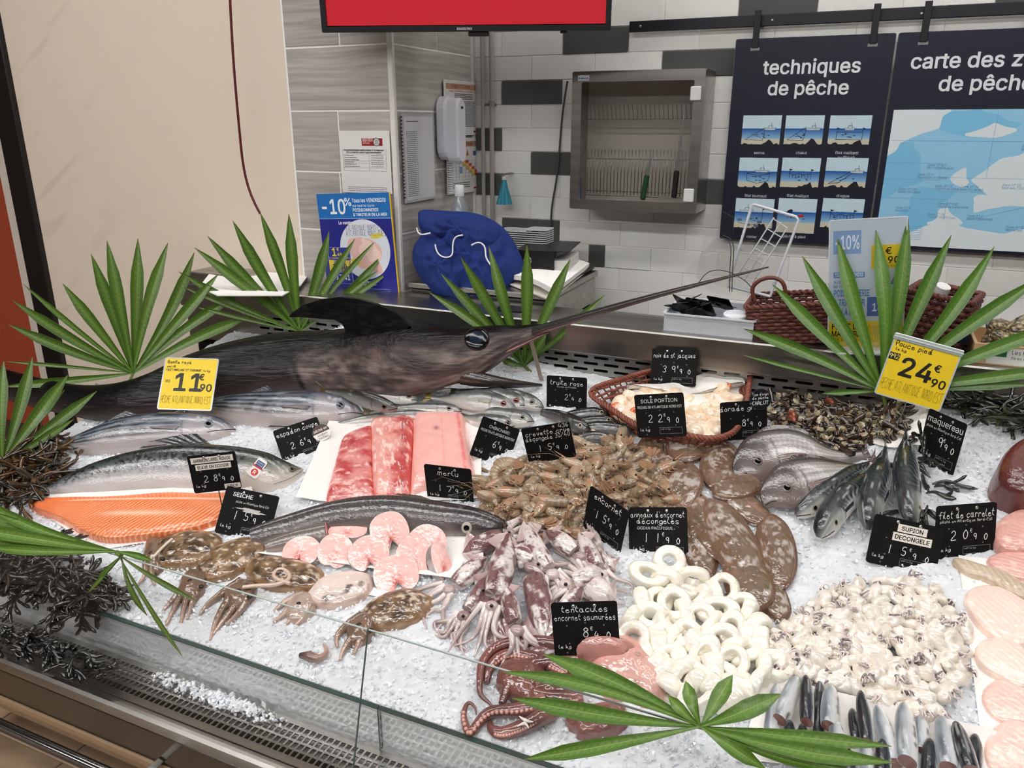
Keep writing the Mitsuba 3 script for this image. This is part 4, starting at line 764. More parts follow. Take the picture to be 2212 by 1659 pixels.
SQ = [('squid with a dark ink-stained end at the left rear of the heap', (1000, 1196), (1082, 1160), 44, .55, 4, 0, .010), ('pale squid at the left of the heap with arms drooping over the ice', (1052, 1205), (985, 1262), 44, .45, 6, 1, .006), ('squid with a white body lying down the middle of the heap', (1098, 1150), (1068, 1285), 56, .35, 6, 2, .026),
      ('long slim pale squid at the top of the heap pointing to the shrimps', (1132, 1126), (1186, 1226), 38, .12, 4, 3, .034), ('smooth white squid under the encornet sign', (1250, 1150), (1290, 1226), 40, .0, 5, 4, .014), ('squid with a white top and wine-red lower body in front of the sign', (1178, 1388), (1152, 1252), 58, .62, 4, 5, .022),
      ('dark purple squid at the front left of the heap', (1100, 1400), (1052, 1292), 38, 1.0, 5, 6, .006), ('brownish squid with its head turned to the front', (1088, 1262), (1112, 1345), 40, .5, 7, 7, .03), ('squid showing a big round eye at the right of the heap', (1300, 1232), (1240, 1256), 44, .15, 7, 8, .024), ('white squid with spread fins right of the heap', (1330, 1300), (1276, 1262), 54, .03, 5, 9, .01),
      ('pale strip-like squid between the eyed squid and the tentacles sign', (1262, 1262), (1216, 1316), 36, .08, 5, 10, .016), ('mauve squid behind the pale ones near the hake mouth', (1176, 1146), (1240, 1192), 40, .55, 5, 11, .02), ('small squid buried under the others at the top of the heap', (1112, 1180), (1150, 1210), 36, .5, 5, 12, .028), ('squid lying along the front edge of the heap', (1130, 1420), (1192, 1408), 34, .4, 6, 13, .004), ('squid with long arms falling to the lower left', (1060, 1236), (1010, 1318), 36, .7, 7, 14, .008), ('squid with curled arms under the encornet price', (1330, 1236), (1300, 1200), 32, .45, 6, 15, .008)]
for a in SQ: squid(*a)
# ---- giant squid tentacles
def meat(u, v, a, b, g, H, c1, c2, dz, seed): return dome(ell(u, v, a, b, g, 60, wob=.16, seed=seed), H, lambda R, Th, P: lerp(lerp(C(*c1), C(*c2), fbm(P, 26, 121+seed)), C(112, 66, 64), sstep(.62, .75, fbm(P, 50, 125+seed))*.6), 2.4, dz, 26, .007)
t = thing('giant_squid_tentacles', 'heap of pink and brown giant squid tentacles behind the front palm leaf', 'tentacles')
part(t, 'mantle', meat(1345, 1455, 84, 60, -25, .045, (224, 186, 176), (202, 150, 143), .004, 1), 'wet', 'pale pink flesh folds'); part(t, 'mantle', meat(1290, 1562, 66, 34, 10, .03, (160, 116, 110), (136, 94, 90), .002, 2), 'wet'); part(t, 'mantle', meat(1300, 1420, 78, 24, -8, .05, (206, 160, 150), (176, 124, 118), .02, 3), 'wet'); part(t, 'mantle', meat(1395, 1480, 34, 52, 20, .04, (224, 190, 180), (208, 164, 154), .006, 6), 'wet')
part(t, 'sucker_mass', meat(1130, 1480, 62, 44, -20, .035, (150, 106, 96), (104, 66, 62), .002, 4), 'wet', 'brown bumpy sucker mass'); part(t, 'sucker_mass', meat(1200, 1500, 58, 38, 10, .03, (128, 88, 82), (96, 62, 58), .002, 5), 'wet')
DK, PK = C(104, 68, 66), C(160, 116, 110)
for L, r in (([(1290, 1425), (1200, 1402), (1125, 1395), (1071, 1407), (1043, 1438), (1037, 1480), (1040, 1506), (1056, 1520), (1068, 1532)], [.014, .014, .013, .011, .010, .008, .007, .005, .0015]), ([(1230, 1470), (1150, 1430), (1090, 1425), (1060, 1450), (1052, 1480)], [.013, .013, .011, .010, .006]),
             ([(1180, 1530), (1110, 1545), (1060, 1548), (1035, 1570), (1016, 1588), (1006, 1570), (1004, 1538), (1014, 1521), (1026, 1530), (1029, 1545)], [.016, .014, .012, .010, .0095, .008, .0065, .005, .003, .001]), ([(1200, 1545), (1150, 1572), (1110, 1588), (1080, 1592), (1062, 1580), (1060, 1562)], [.014, .014, .012, .011, .009, .004]),
             ([(1250, 1440), (1190, 1440), (1130, 1455), (1100, 1490), (1085, 1525)], [.013, .012, .012, .010, .006]), ([(1260, 1520), (1200, 1520), (1140, 1500), (1110, 1475)], [.014, .014, .012, .008])):
    n_ = 56; part(t, 'arm', tpx(L, r, np.array([PK, DK, C(140, 92, 86), DK]), n_, .01 if L[0][1] < 1450 else .004, 10), 'wet')
    P = spline(np.array([ice(u, v, .012) for u, v in L]), 30); part(t, 'suckers', join([ball(.0034, 1, C(206, 160, 148)).x(None, p_+np.array([0, -.006, .012])*(1-k/34)) for k, p_ in enumerate(P[2:24])]), 'wet', 'row of pale suckers', 'stuff')
for L in ([(1122, 1548), (1140, 1560), (1152, 1560)], [(1118, 1570), (1135, 1566), (1142, 1574)]): part(t, 'beak_edge', tpx(L, [.001, .003, .001], C(236, 232, 226), 14, .03), 'gloss', 'white shiny rim')
# ---- soles
def sole_col(seed):
    def f(R, Th, P):
        n, g = fbm(P, 30, 131+seed, 3), fbm(P, 70, 133+seed, 3); c = lerp(C(106, 86, 68), C(138, 114, 94), n); c = lerp(c, C(176, 128, 116), sstep(.62, .8, n)*.4)
        lam = np.abs(np.sin(Th))*R; c = lerp(c, C(98, 76, 60), np.exp(-(lam/.03)**2)*.45); ic = sstep(.54, .60, .55*fbm(P, 130, 137+seed, 3)+.45*fbm(P, 34, 138+seed, 2))*sstep(.98, .85, R); c = lerp(c, C(206, 200, 196), ic*.6)
        return lerp(c, C(146, 112, 96), sstep(.86, .98, R)*.4)
    return f
SOL = [((1412, 978, 46, 34, 60), .004, 'sole at the top left beside the shrimps'), ((1490, 960, 50, 32, 15), .016, 'dark smooth sole at the top of the pile below the sole sign'), ((1440, 1025, 46, 36, 40), .008, 'frosted sole at the left edge of the shrimp pile'), ((1555, 1003, 50, 38, 75), .014, 'rounded sole next to the grey bream snout'), ((1475, 1056, 52, 36, 65), .018, 'upright sole in the middle of the upper group'),
       ((1612, 1096, 56, 26, -35), .006, 'reddish sole under the bream heads'), ((1590, 1052, 52, 26, 5), .014, 'sole pointing at the bream mouth'), ((1505, 1185, 66, 30, -62), .004, 'sole half hidden behind the squid ring sign'), ((1530, 1140, 86, 38, -52), .012, 'long sole lying diagonally, left of the longest one'), ((1582, 1172, 100, 44, -58), .02, 'longest sole, diagonal in the middle of the lower group'), ((1676, 1192, 76, 40, 100), .012, 'upright sole at the right of the lower group'), ((1618, 1262, 60, 46, -50), .02, 'broad sole at the front of the lower group'), ((1668, 1290, 54, 28, -60), .006, 'sole at the very front half covered by ice')]
for k, (e, dz, lb) in enumerate(SOL):
    t = thing('sole', lb, 'flatfish', 'soles on the ice'); L = ell(*e, n=72, pw=.92, wob=.04, seed=k); part(t, 'body', dome(L, .012, sole_col(k), 2.4, dz, 36, .004, base=-.014), 'wet')
    r = math.radians(e[4]); cs = [C(132, 104, 88), C(108, 84, 70)]; fr = ell(e[0], e[1], e[2]*1.05, e[3]*1.10, e[4], 72, pw=.92, wob=.04, seed=k); inn = ell(e[0], e[1], e[2]*.96, e[3]*.95, e[4], 72, pw=.92, wob=.04, seed=k)
    G = np.array([[ice(*a, dz+.002) for a in np.vstack([inn, inn[:1]])], [ice(*a, dz-.001) for a in np.vstack([fr, fr[:1]])]]); part(t, 'fin_fringe', slab(G, .0015, np.where((np.arange(73) % 2 == 0)[None, :, None], cs[0], cs[1])), 'wet', 'ribbed fin edge')
# ---- plaice fillets, tuna and other pieces at the right edge
def pale_col(c1, c2, c3, an, seed):
    def f(R, Th, P):
        n = fbm(P, 20, 141+seed); a = math.radians(an); w = P[..., 0]*math.cos(a)+P[..., 1]*math.sin(a); c = lerp(C(*c1), C(*c2), n); c = lerp(c, C(*c3), sstep(.6, .95, .5+.5*np.sin(w*620+5*n))*.5); return lerp(c, C(250, 236, 226), sstep(.68, .8, fbm(P, 38, 145+seed))*.6)
    return f
PF = [([(2056, 1212), (2110, 1222), (2180, 1245), (2240, 1300), (2190, 1290), (2120, 1255), (2080, 1240)], (206, 190, 168), (176, 158, 136), (222, 208, 190), 'skin-side plaice fillet with a brown dotted edge at the back of the row', .014), ([(2086, 1284), (2130, 1268), (2210, 1300), (2260, 1350), (2210, 1400), (2150, 1385), (2105, 1345)], (238, 218, 208), (230, 202, 190), (248, 232, 222), 'pale pink plaice fillet just in front of the skin-side one', .014),
      ([(2108, 1400), (2150, 1380), (2230, 1420), (2270, 1470), (2210, 1490), (2150, 1460), (2115, 1435)], (238, 222, 211), (226, 202, 190), (250, 236, 226), 'plaice fillet in the middle of the front row by the ice', .012), ([(2120, 1500), (2160, 1470), (2240, 1500), (2270, 1560), (2200, 1570), (2140, 1550)], (234, 208, 198), (222, 188, 178), (248, 226, 214), 'plaice fillet with fine ribs near the sardine tray', .012), ([(2130, 1600), (2170, 1560), (2250, 1590), (2270, 1660), (2190, 1690), (2135, 1660)], (232, 204, 194), (222, 190, 180), (246, 226, 214), 'plaice fillet at the bottom corner beside the sardines', .01),
      ([(2140, 1160), (2170, 1120), (2230, 1105), (2290, 1140), (2290, 1190), (2220, 1200), (2160, 1190)], (220, 176, 166), (208, 158, 148), (240, 200, 188), 'rosy fish fillet behind the carrelet sign', .02), ([(2130, 1215), (2180, 1195), (2260, 1205), (2290, 1260), (2230, 1262), (2170, 1245)], (226, 182, 172), (212, 162, 154), (244, 208, 196), 'rosy fish fillet just right of the carrelet sign', .016)]
for k, (L, c1, c2, c3, lb, H) in enumerate(PF): one('plaice_fillet', lb, 'fish fillet', dome(closed(L, 64), H, pale_col(c1, c2, c3, 25+9*k, k), 3, .004+.004*(k % 3), 26, .003), 'flesh', 'fillets at the right edge')
def tuna_col(R, Th, P): n = fbm(P, 16, 151); c = lerp(C(120, 60, 54), C(96, 44, 42), n); return lerp(c, C(140, 96, 82), sstep(.02, .045, P[..., 2]-icez(P[..., 0], P[..., 1])-.10))
one('tuna_block', 'thick dark red tuna block at the right edge above the carrelet sign', 'fish piece', dome(closed([(2136, 1078), (2150, 1020), (2200, 985), (2260, 980), (2330, 1010), (2340, 1090), (2260, 1120), (2180, 1112)], 64), .085, tuna_col, 5, .0, 30, .003), 'flesh')
# ------------------------------------------------------------------ smaller fish
def silver_col(back, seed, spots=0, bars=0, yl=False, dk=1.0):
    def f(q, y, z, s):
        p = loc(q, y, z, s); n = fbm(p*[1, 2, 2], 30, 161+seed); c = blend([(-1, (232, 228, 224)), (-.3, (214, 212, 210)), (.2, (168, 172, 172)), (.5, tuple(.5*a+70 for a in back)), (1, back)], y+.35*(n-.5))
        hd = sstep(.24, .2, q); c = lerp(c, blend([(-1, (228, 222, 216)), (.2, (176, 176, 172)), (1, tuple(.8*a for a in back))], y+.7*(n-.5)), hd*.8)
        c = lerp(c, C(78, 76, 76), np.exp(-((q-.235-.03*(1-y*y))/.008)**2)*sstep(.8, .5, np.abs(y))*.75)
        if bars: w = np.sin(q*s.L*430+3.2*np.sin(y*5+q*16)); c = lerp(c, C(10, 16, 22), sstep(.0, .4, w)*sstep(-.05, .15, y)*sstep(.2, .27, q)*.92)
        if spots: c = lerp(c, C(26, 26, 24), sstep(.66, .72, meshkit.noise(np.stack([q*s.L*240, y*8, z*0+seed], -1), seed))*sstep(-.3, .2, y)*.85)
        c = c*dk
        if yl: c = lerp(c, C(176, 160, 96), np.exp(-((y+.05)/.12)**2)*sstep(.3, .6, q)*.35)
        return lerp(c, C(244, 244, 242), sstep(.66, .8, fbm(p*[.5, 4, 4], 60, 169+seed, 2))*.5)
    return f
def small_fish(name, label, cat, group, pts, col, eyeq, eyey, er, iris, rho=.6, roll=45, flip=1, dz=0.0, embed=.75, tail=None, fins=(), nu=80, nv=40, tl=.16, ts=2.6, side=1):
    f = Fish(pts, rho, roll, flip, embed, dz=dz); t = thing(name, label, cat, group); part(t, 'body', f.body(col, nu, nv), 'skin')
    part(t, 'eye', f.eye(eyeq, eyey, er, iris, ring=tuple(.6*a for a in iris), pr=.66, bulge=.3, side=side), 'gloss'); part(t, 'mouth', mouthline(f, .08, .0, -.4, 1.0, .0011), 'satin')
    if tail is not None: part(t, 'tail_fin', f.fin([(.985, .9, 0), (.985, -.9, 0)], [(.99+tl, ts*2.2, .3), (1.0+tl*.45, 0, .3), (.99+tl, -ts*2.2, .3)], rays(tail, tuple(.7*a for a in tail), 8), .0018), 'skin')
    for nm, base, tp, c in fins: part(t, nm, f.fin(base, tp, rays(c, tuple(.7*a for a in c), 5), .0014, 14, 6), 'skin')
    return t
PEC = lambda c: ('pectoral_fin', [(.26, .05, 1.0), (.27, -.2, .99)], [(.40, .0, 1.05), (.38, -.22, 1.05)], c)
HM = [('horse mackerel with a yellow tail, in front of the two beside it', [(1114, 886, 3, 4), (1104, 882, 13, 13), (1080, 875, 22, 22), (1040, 868, 27, 25), (1000, 864, 20, 19), (965, 862, 9, 8), (940, 860, 4, 4), (932, 859, 4, 4)], 1, .026, (150, 46, 44)), ('horse mackerel just behind the one with the yellow tail', [(1139, 878, 3, 4), (1128, 874, 14, 13), (1100, 866, 22, 20), (1060, 855, 22, 22), (1020, 848, 12, 12), (985, 845, 4, 4)], 0, .022, (150, 52, 48)),
      ('horse mackerel rearmost of the group by the trout sign', [(1174, 882, 3, 4), (1164, 878, 12, 12), (1140, 868, 18, 18), (1100, 856, 18, 18), (1050, 846, 8, 8), (1020, 842, 4, 4)], 0, .02, (140, 140, 140)), ('horse mackerel below the others, pointing at the shrimp sign', [(1153, 912, 3, 4), (1142, 909, 14, 13), (1115, 904, 20, 20), (1070, 898, 20, 20), (1020, 890, 9, 9), (985, 884, 4, 4)], 0, .012, (168, 164, 156)),
      ('horse mackerel half hidden behind the chinchard sign', [(1115, 922, 3, 4), (1105, 919, 13, 13), (1080, 915, 19, 19), (1040, 910, 18, 18), (1010, 904, 8, 8), (990, 900, 4, 4)], 0, .006, (150, 130, 126)), ('slim horse mackerel lying just behind the swordfish pieces', [(997, 890, 3, 4), (985, 887, 10, 10), (960, 884, 13, 13), (910, 883, 13, 12), (860, 885, 10, 10), (800, 892, 5, 5)], 0, .012, (150, 148, 146)),
      ('horse mackerel with a white belly turned up under the swordfish head', [(901, 866, 3, 4), (890, 861, 12, 13), (865, 856, 17, 17), (830, 852, 16, 16), (795, 852, 8, 8), (778, 852, 4, 4)], 0, .016, (168, 110, 104)), ('long grey horse mackerel along the edge of the white paper', [(960, 903, 3, 4), (930, 897, 9, 9), (870, 897, 12, 12), (800, 904, 10, 10), (740, 915, 6, 6), (715, 922, 4, 4)], 0, .004, (120, 120, 120))]
for k, (lb, pts, tl, dz, ir) in enumerate(HM):
    small_fish('horse_mackerel', lb, 'fish', 'horse mackerels beside the swordfish pieces', pts, silver_col((86, 94, 92) if k != 6 else (190, 186, 182), k, yl=True, dk=.72 if k != 6 else 1.0), .13, .12, .0078, ir, .5, 38, 1, dz, tail=(168, 148, 70) if k == 0 else (140, 130, 100), fins=(PEC((176, 172, 158)),))
small_fish('brown_backed_mackerel', 'thin brown-backed fish lying over the head of the rear bonito', 'fish', None, [(858, 882, 3, 4), (846, 880, 11, 12), (820, 872, 17, 17), (790, 863, 18, 18), (755, 853, 13, 13), (722, 846, 6, 6), (703, 843, 3, 3)], silver_col((70, 64, 54), 23, dk=.4), .12, .0, .0068, (120, 84, 60), .6, 72, 1, .05, tail=(120, 104, 72))
TR = [('dark trout with its head pointing down at the ice, next to the shrimp sign', [(1274, 932, 5, 6), (1262, 926, 14, 14), (1240, 915, 18, 18), (1212, 902, 15, 15), (1170, 890, 8, 8)], .02), ('trout at the back of the group, nose towards the wicker basket', [(1314, 896, 4, 5), (1302, 894, 11, 11), (1280, 893, 14, 14), (1245, 897, 13, 13), (1205, 905, 7, 7)], .018), ('spotted trout lying lowest, in front of the sole sign', [(1369, 934, 4, 5), (1355, 931, 11, 11), (1325, 926, 15, 15), (1285, 924, 14, 14), (1240, 930, 7, 7)], .014), ('trout just above the shrimps with only its flank showing', [(1322, 950, 4, 5), (1305, 946, 11, 11), (1275, 944, 13, 13), (1245, 950, 12, 12), (1215, 960, 6, 6)], .004), ('trout tucked behind the dark trout, nose to the sign', [(1330, 912, 4, 4), (1318, 910, 10, 10), (1290, 909, 12, 12), (1255, 912, 10, 10), (1220, 920, 6, 6)], .01)]
for k, (lb, pts, dz) in enumerate(TR): small_fish('trout', lb, 'fish', 'trout beside the wicker basket', pts, silver_col((36, 40, 32), 30+k, spots=1, dk=.2), .15, .15, .0058, (196, 188, 160), .6, 50, 1, dz, nu=60)
MK = [('striped mackerel lying against the nearer grey bream, mouth open', [(1719, 1114, 5, 6), (1732, 1106, 16, 16), (1755, 1090, 23, 23), (1790, 1062, 25, 25), (1835, 1030, 21, 21), (1870, 1008, 10, 10), (1892, 996, 4, 4)], -1, 66, .012), ('striped mackerel with its nose furthest down the ice', [(1770, 1162, 7, 7), (1776, 1148, 20, 20), (1792, 1118, 28, 28), (1822, 1080, 29, 29), (1860, 1045, 22, 22), (1888, 1022, 10, 10), (1908, 1004, 4, 4)], -1, 64, .016),
      ('striped mackerel with its head hidden behind the supion sign', [(1876, 1146, 6, 6), (1876, 1128, 18, 18), (1880, 1090, 27, 27), (1892, 1050, 28, 28), (1905, 1010, 18, 18), (1911, 985, 7, 7), (1913, 968, 4, 4)], -1, 74, .022), ('upright striped mackerel at the right with its tail in the air', [(1972, 1140, 6, 6), (1968, 1120, 18, 18), (1962, 1075, 26, 26), (1958, 1030, 27, 27), (1958, 985, 20, 20), (1958, 955, 9, 9), (1957, 936, 4, 4)], -1, 60, .02)]
for k, (lb, pts, fl, ro, dz) in enumerate(MK):
    small_fish('mackerel', lb, 'fish', 'mackerels in a fan on the ice', pts, silver_col((20, 38, 48), 40+k, bars=1), .12, .02, .0072, (160, 154, 128), .75, ro, fl, dz, tail=(66, 74, 74), nu=130, nv=64, tl=.13, ts=2.0, fins=(PEC((40, 48, 52)),))
def bream_col(seed):
    def f(q, y, z, s):
        p = loc(q, y, z, s); n = fbm(p*[1, 2, 2], 20, 171+seed); c = blend([(-1, (138, 128, 124)), (-.2, (146, 140, 137)), (.3, (160, 155, 152)), (.75, (96, 88, 86)), (1, (70, 60, 59))], y+.3*(n-.5))
        st = .5+.5*np.sin(y*46+q*6); c = lerp(c, C(226, 222, 222), sstep(.3, .8, st)*sstep(.28, .36, q)*sstep(.55, .25, np.abs(y-.3))*.75); ck = (.5+.5*np.sin(q*s.L*1500))*sstep(.3, .4, q); c = c*(1-.22*ck[..., None])
        hd = sstep(.33, .28, q); c = lerp(c, blend([(-1, (134, 118, 114)), (0, (116, 104, 102)), (1, (74, 64, 64))], y+1.6*(n-.5)), hd*.9); return lerp(c, C(56, 46, 48), np.exp(-((q-.31-.045*(1-y*y))/.008)**2)*sstep(.85, .5, np.abs(y))*.8)
    return f
for k, (lb, pts, dz, eq, ey) in enumerate([('grey sea bream behind the other one, its tail over the barnacle paper', [(1591, 1034, 4, 6), (1600, 1022, 24, 18), (1622, 1006, 46, 38), (1655, 990, 58, 52), (1700, 984, 58, 56), (1755, 990, 46, 46), (1805, 992, 22, 22), (1840, 988, 11, 11), (1862, 982, 9, 9)], .006, .19, -.02), ('grey sea bream in front, its tail behind the mackerels', [(1651, 1094, 4, 6), (1660, 1082, 24, 20), (1684, 1064, 44, 42), (1720, 1048, 56, 56), (1765, 1040, 54, 54), (1815, 1030, 38, 38), (1855, 1016, 16, 16), (1885, 1004, 9, 9)], .016, .20, .0)]):
    t = small_fish('sea_bream', lb, 'fish', 'grey sea breams', pts, bream_col(k), eq, ey, .0112, (132, 124, 120), .34, 34, -1, dz, tail=(112, 92, 90), nu=130, nv=72, tl=.12, ts=1.6, fins=(('dorsal_fin', [(.30, .98, .1), (.85, .98, .1)], [(.36, 1.16, .1), (.86, 1.1, .1)], (86, 66, 64)), ('pectoral_fin', [(.35, -.1, 1.0), (.36, -.35, 1.0)], [(.56, .02, 1.1), (.52, -.2, 1.1)], (150, 130, 126))))
# ---- sardines, headless
def sard_col(seed, light):
    def f(q, y, z, s):
        p = loc(q, y, z, s); n = fbm(p*[1, 2, 2], 40, 181+seed); c = blend([(-1, (232, 230, 226)), (-.25, (218, 218, 218)), (.05, (176, 182, 186)), (.3, (62, 74, 84)), (.6, (30, 40, 50)), (1, (24, 32, 40))], y*.9-(.0 if not light else .7)+.3*(n-.5)+(.12 if not light else 0))
        c = lerp(c, C(24, 28, 32), sstep(.68, .74, meshkit.noise(np.stack([q*s.L*130, y*4, z*0+seed], -1), seed))*np.exp(-((y-.05)/.2)**2)); return lerp(c, C(240, 242, 242), sstep(.66, .78, fbm(p*[.4, 4, 4], 70, 189+seed, 2))*.5)
    return f
SD = [((1678, 1482), (1662, 1622), 34, 1), ((1722, 1466), (1686, 1556), 38, 1), ((1742, 1462), (1743, 1560), 30, 0), ((1772, 1474), (1770, 1592), 28, 0), ((1797, 1486), (1792, 1570), 40, 1), ((1708, 1560), (1702, 1640), 32, 0), ((1736, 1566), (1732, 1650), 30, 0), ((1806, 1560), (1812, 1630), 34, 1), ((1860, 1496), (1874, 1604), 30, 0), ((1842, 1534), (1852, 1600), 26, 0), ((1896, 1530), (1932, 1650), 38, 1), ((1954, 1524), (1960, 1646), 44, 1), ((1990, 1546), (1990, 1625), 34, 1), ((2036, 1554), (2050, 1660), 44, 1), ((2066, 1564), (2098, 1664), 36, 0), ((2108, 1590), (2104, 1668), 32, 0), ((2010, 1600), (2006, 1680), 32, 0), ((1910, 1600), (1905, 1680), 34, 0), ((1985, 1630), (1978, 1700), 32, 1), ((1868, 1600), (1880, 1690), 36, 1), ((1770, 1590), (1766, 1668), 32, 0), ((1832, 1620), (1838, 1700), 34, 0), ((2080, 1640), (2076, 1710), 34, 1)]
SL = ['top left corner of the tray', 'leaning right at the top of the tray', 'third along the top row', 'dark one between two lighter ones', 'pale one with its belly turned up']
for k, (a, b, w, li) in enumerate(SD):
    a, b = np.array(a, float), np.array(b, float); L = [tuple(a+(b-a)*q_)+(w/2*m_, w/2*m_) for q_, m_ in ((0, .30), (.1, .62), (.3, .9), (.6, 1.0), (.85, .97), (1, .9))]
    f = Fish(L, .7, 55, 1, .8, dz=.012+.012*(k % 3)); od = ORD[sorted(q_[0][0] for q_ in SD if q_[3] == li).index(a[0])]; t = thing('sardine', f'{"pale silver" if li else "dark blue"} headless sardine, {od} from the left among the {"pale" if li else "dark"} ones on the tray', 'fish', 'headless sardines in rows on the white tray')
    part(t, 'body', f.body(sard_col(k, li), 44, 32), 'skin'); i = np.arange(30); cf = f.at(np.full(30, 1.002), .96*np.sin(i/30*6.283), .96*np.cos(i/30*6.283))
    part(t, 'cut_end', vol_fix(M(np.vstack([cf, cf.mean(0)+f.frame(1)[1]*.003]), np.stack([i, (i+1) % 30, i*0+30], 1), C(140, 96, 88))), 'flesh', 'reddish cut end')
# ------------------------------------------------------------------ piles of small pieces
def inside(poly, n, gap, seed, asp=.62):
    """points spread over a polygon (pixels), at least gap apart"""
    r = np.random.default_rng(seed); P = Polygon(poly); x0, y0, x1, y1 = P.bounds; out = []
    for _ in range(n*60):
        q = np.array([r.uniform(x0, x1), r.uniform(y0, y1)])
        if P.contains(Point(q)) and all(((q-o)/[1, asp])@((q-o)/[1, asp]) > gap*gap for o in out): out.append(q)
        if len(out) >= n: break
    return out, [P.exterior.distance(Point(o)) for o in out]
def rand_rot(r, flat=1.0):
    return rot([0, 0, 1], r.uniform(0, 360))@rot([1, 0, 0], r.normal(0, 28*flat))@rot([0, 1, 0], r.normal(0, 22*flat))
def put(variants, names, key, pos, R, s=1.0):
    for nm in names: part(key, nm, variants[nm], to=mat4(R*s, pos))
# shrimps
def shrimp(seed):
    r = np.random.default_rng(seed); k = r.uniform(.7, 1.25); n = 46; t = np.linspace(0, 1, n); ang = np.cumsum(np.where(t < .4, .004, .072*k)*np.ones(n)); d = np.stack([np.cos(ang), np.sin(ang)], 1); P = np.cumsum(d, 0)*.082/n; P = np.c_[P-P.mean(0), np.zeros(n)]
    rad = np.interp(t, [0, .06, .2, .38, .6, .85, 1], [.0018, .0056, .0096, .0102, .0088, .0060, .0028]); seg = np.where(t > .38, .5+.5*np.cos((t-.38)*6.28/.095), 0); rad = rad*(1-.10*seg)
    c = lerp(C(146, 130, 108), C(182, 166, 142), r.uniform(.2, .9)*np.ones(n)); c = lerp(c, C(112, 88, 66), seg*.55); c = lerp(c, C(186, 122, 88), np.exp(-((t-.24)/.08)**2)*r.uniform(.0, .55)); c = lerp(c, C(180, 122, 84), sstep(.92, 1, t)*.45); c = lerp(c, C(180, 132, 98), sstep(.10, 0, t)*.5)
    m = tube(P, rad, 12, c); m.v[:, 2] *= .85
    nz_ = fbm(m.v, 120, seed); m.c = np.clip(m.c*(.75+.5*nz_[:, None]), 0, .9)
    e = P[-1]; dd = np.r_[d[-1], 0]; sd = np.array([-dd[1], dd[0], 0]); fan = []
    for a in (-38, -15, 15, 38):
        v = rot([0, 0, 1], a)@dd; w = np.cross([0, 0, 1], v); G = np.array([[e+v*.020*q+w*o*.0042*math.sin(.5+2.3*q)+np.array([0, 0, .001*a/20]) for o in (-1, 0, 1)] for q in np.linspace(0, 1, 5)]); fan.append(slab(G, .0007, C(156, 126, 100)))
    legs = []
    for q in np.linspace(.14, .82, 9):
        i = int(q*n); nn = np.array([-d[i][1], d[i][0], 0])*(1 if k > 0 else -1); a0 = P[i]+nn*rad[i]*.8; legs.append(tube(spline([a0, a0+nn*.005+[.002, 0, .000], a0+nn*.008+np.r_[-d[i]*.005, -.003]], 6), [.0011, .001, .0009, .0008, .0006, .0003], 5, C(178, 148, 120)))
    hd = P[0]; ants = [tube(spline([hd, hd+np.array([-.02, s*.004, .003]), hd+np.array([-.045, s*.018, -.002]), hd+np.array([-.06, s*.03, -.004])], 12), np.linspace(.0005, .0002, 12), 4, C(150, 122, 102)) for s in (-1, 1)]
    ants.append(tube(spline([hd+[.006, 0, .004], hd+[-.006, 0, .007], hd+[-.018, 0, .009]], 6), [.0018, .0016, .0013, .001, .0007, .0003], 5, C(176, 134, 104)))
    ey = join([ball(.0019, 1, C(20, 16, 16)).x(None, P[3]+np.array([0, s*.0015, .0055])) for s in (1,)])
    return {'body': plyof(m, 'wet'), 'tail_fan': plyof(join(fan), 'wet'), 'legs': plyof(join(legs), 'wet'), 'antennae': plyof(join(ants), 'wet'), 'eye': plyof(ey, 'gloss')}
SHV = [shrimp(s) for s in range(7)]
SHP = [(1032, 1060), (1050, 1020), (1100, 1000), (1180, 985), (1235, 950), (1265, 925), (1320, 935), (1370, 955), (1400, 1000), (1440, 1040), (1478, 1070), (1470, 1098), (1370, 1098), (1275, 1075), (1258, 1130), (1225, 1150), (1140, 1130), (1070, 1110), (1040, 1090)]
r = np.random.default_rng(21); pts, ed = inside(SHP, 105, 27, 21)
for q_, e_ in zip(pts, ed):
    p = ice(q_[0], q_[1], .004+min(e_, 60)/60*.026+r.uniform(0, .012)); t = thing('raw_shrimp', 'raw grey-brown shrimp in the heap beside the soles', 'shrimp', 'raw shrimps in a heap'); put(SHV[r.integers(7)], ['body', 'tail_fan', 'legs', 'antennae', 'eye'], t, p, rand_rot(r, .8), r.uniform(1.22, 1.55))
t = thing('raw_shrimp', 'yellowish curled shrimp fallen furthest forward at the squid heap', 'shrimp'); put(SHV[2], ['body', 'tail_fan', 'legs', 'antennae', 'eye'], t, ice(1232, 1150, .012), rot([0, 0, 1], 200)@rot([1, 0, 0], 20), 1.05)
# squid rings
def ring(seed):
    r = np.random.default_rng(seed); ro, ri, h = r.uniform(.0275, .0315), 0, r.uniform(.0105, .015); ri = ro*r.uniform(.40, .50); k = .004
    prof = [(ri, -h+k), (ri+k*.6, -h), (ro-k, -h), (ro, -h+k), (ro+.0012, 0), (ro, h-k), (ro-k*.9, h), (ri+k*.8, h), (ri, h-k*.8), (ri-.0006, 0), (ri, -h+k)]
    P = np.array(prof); m = lathe(P, 44, C(238, 232, 214)); ex = r.uniform(0, .28); a = np.arctan2(m.v[:, 1], m.v[:, 0]); rr = np.hypot(m.v[:, 0], m.v[:, 1]); m.v[:, 0] *= 1+ex; m.v[:, 1] *= 1-ex*.7; m.v[:, 2] *= 1+.22*np.sin(a+seed)+.12*np.sin(2*a+seed*2)
    m.v = m.v+(fbm(m.v, 60, seed)[:, None]-.5)*.004; m.c = lerp(C(238, 236, 228), C(226, 220, 206), fbm(m.v, 45, seed+3)); return plyof(m, 'wet')
RGV = [ring(s) for s in range(9)]
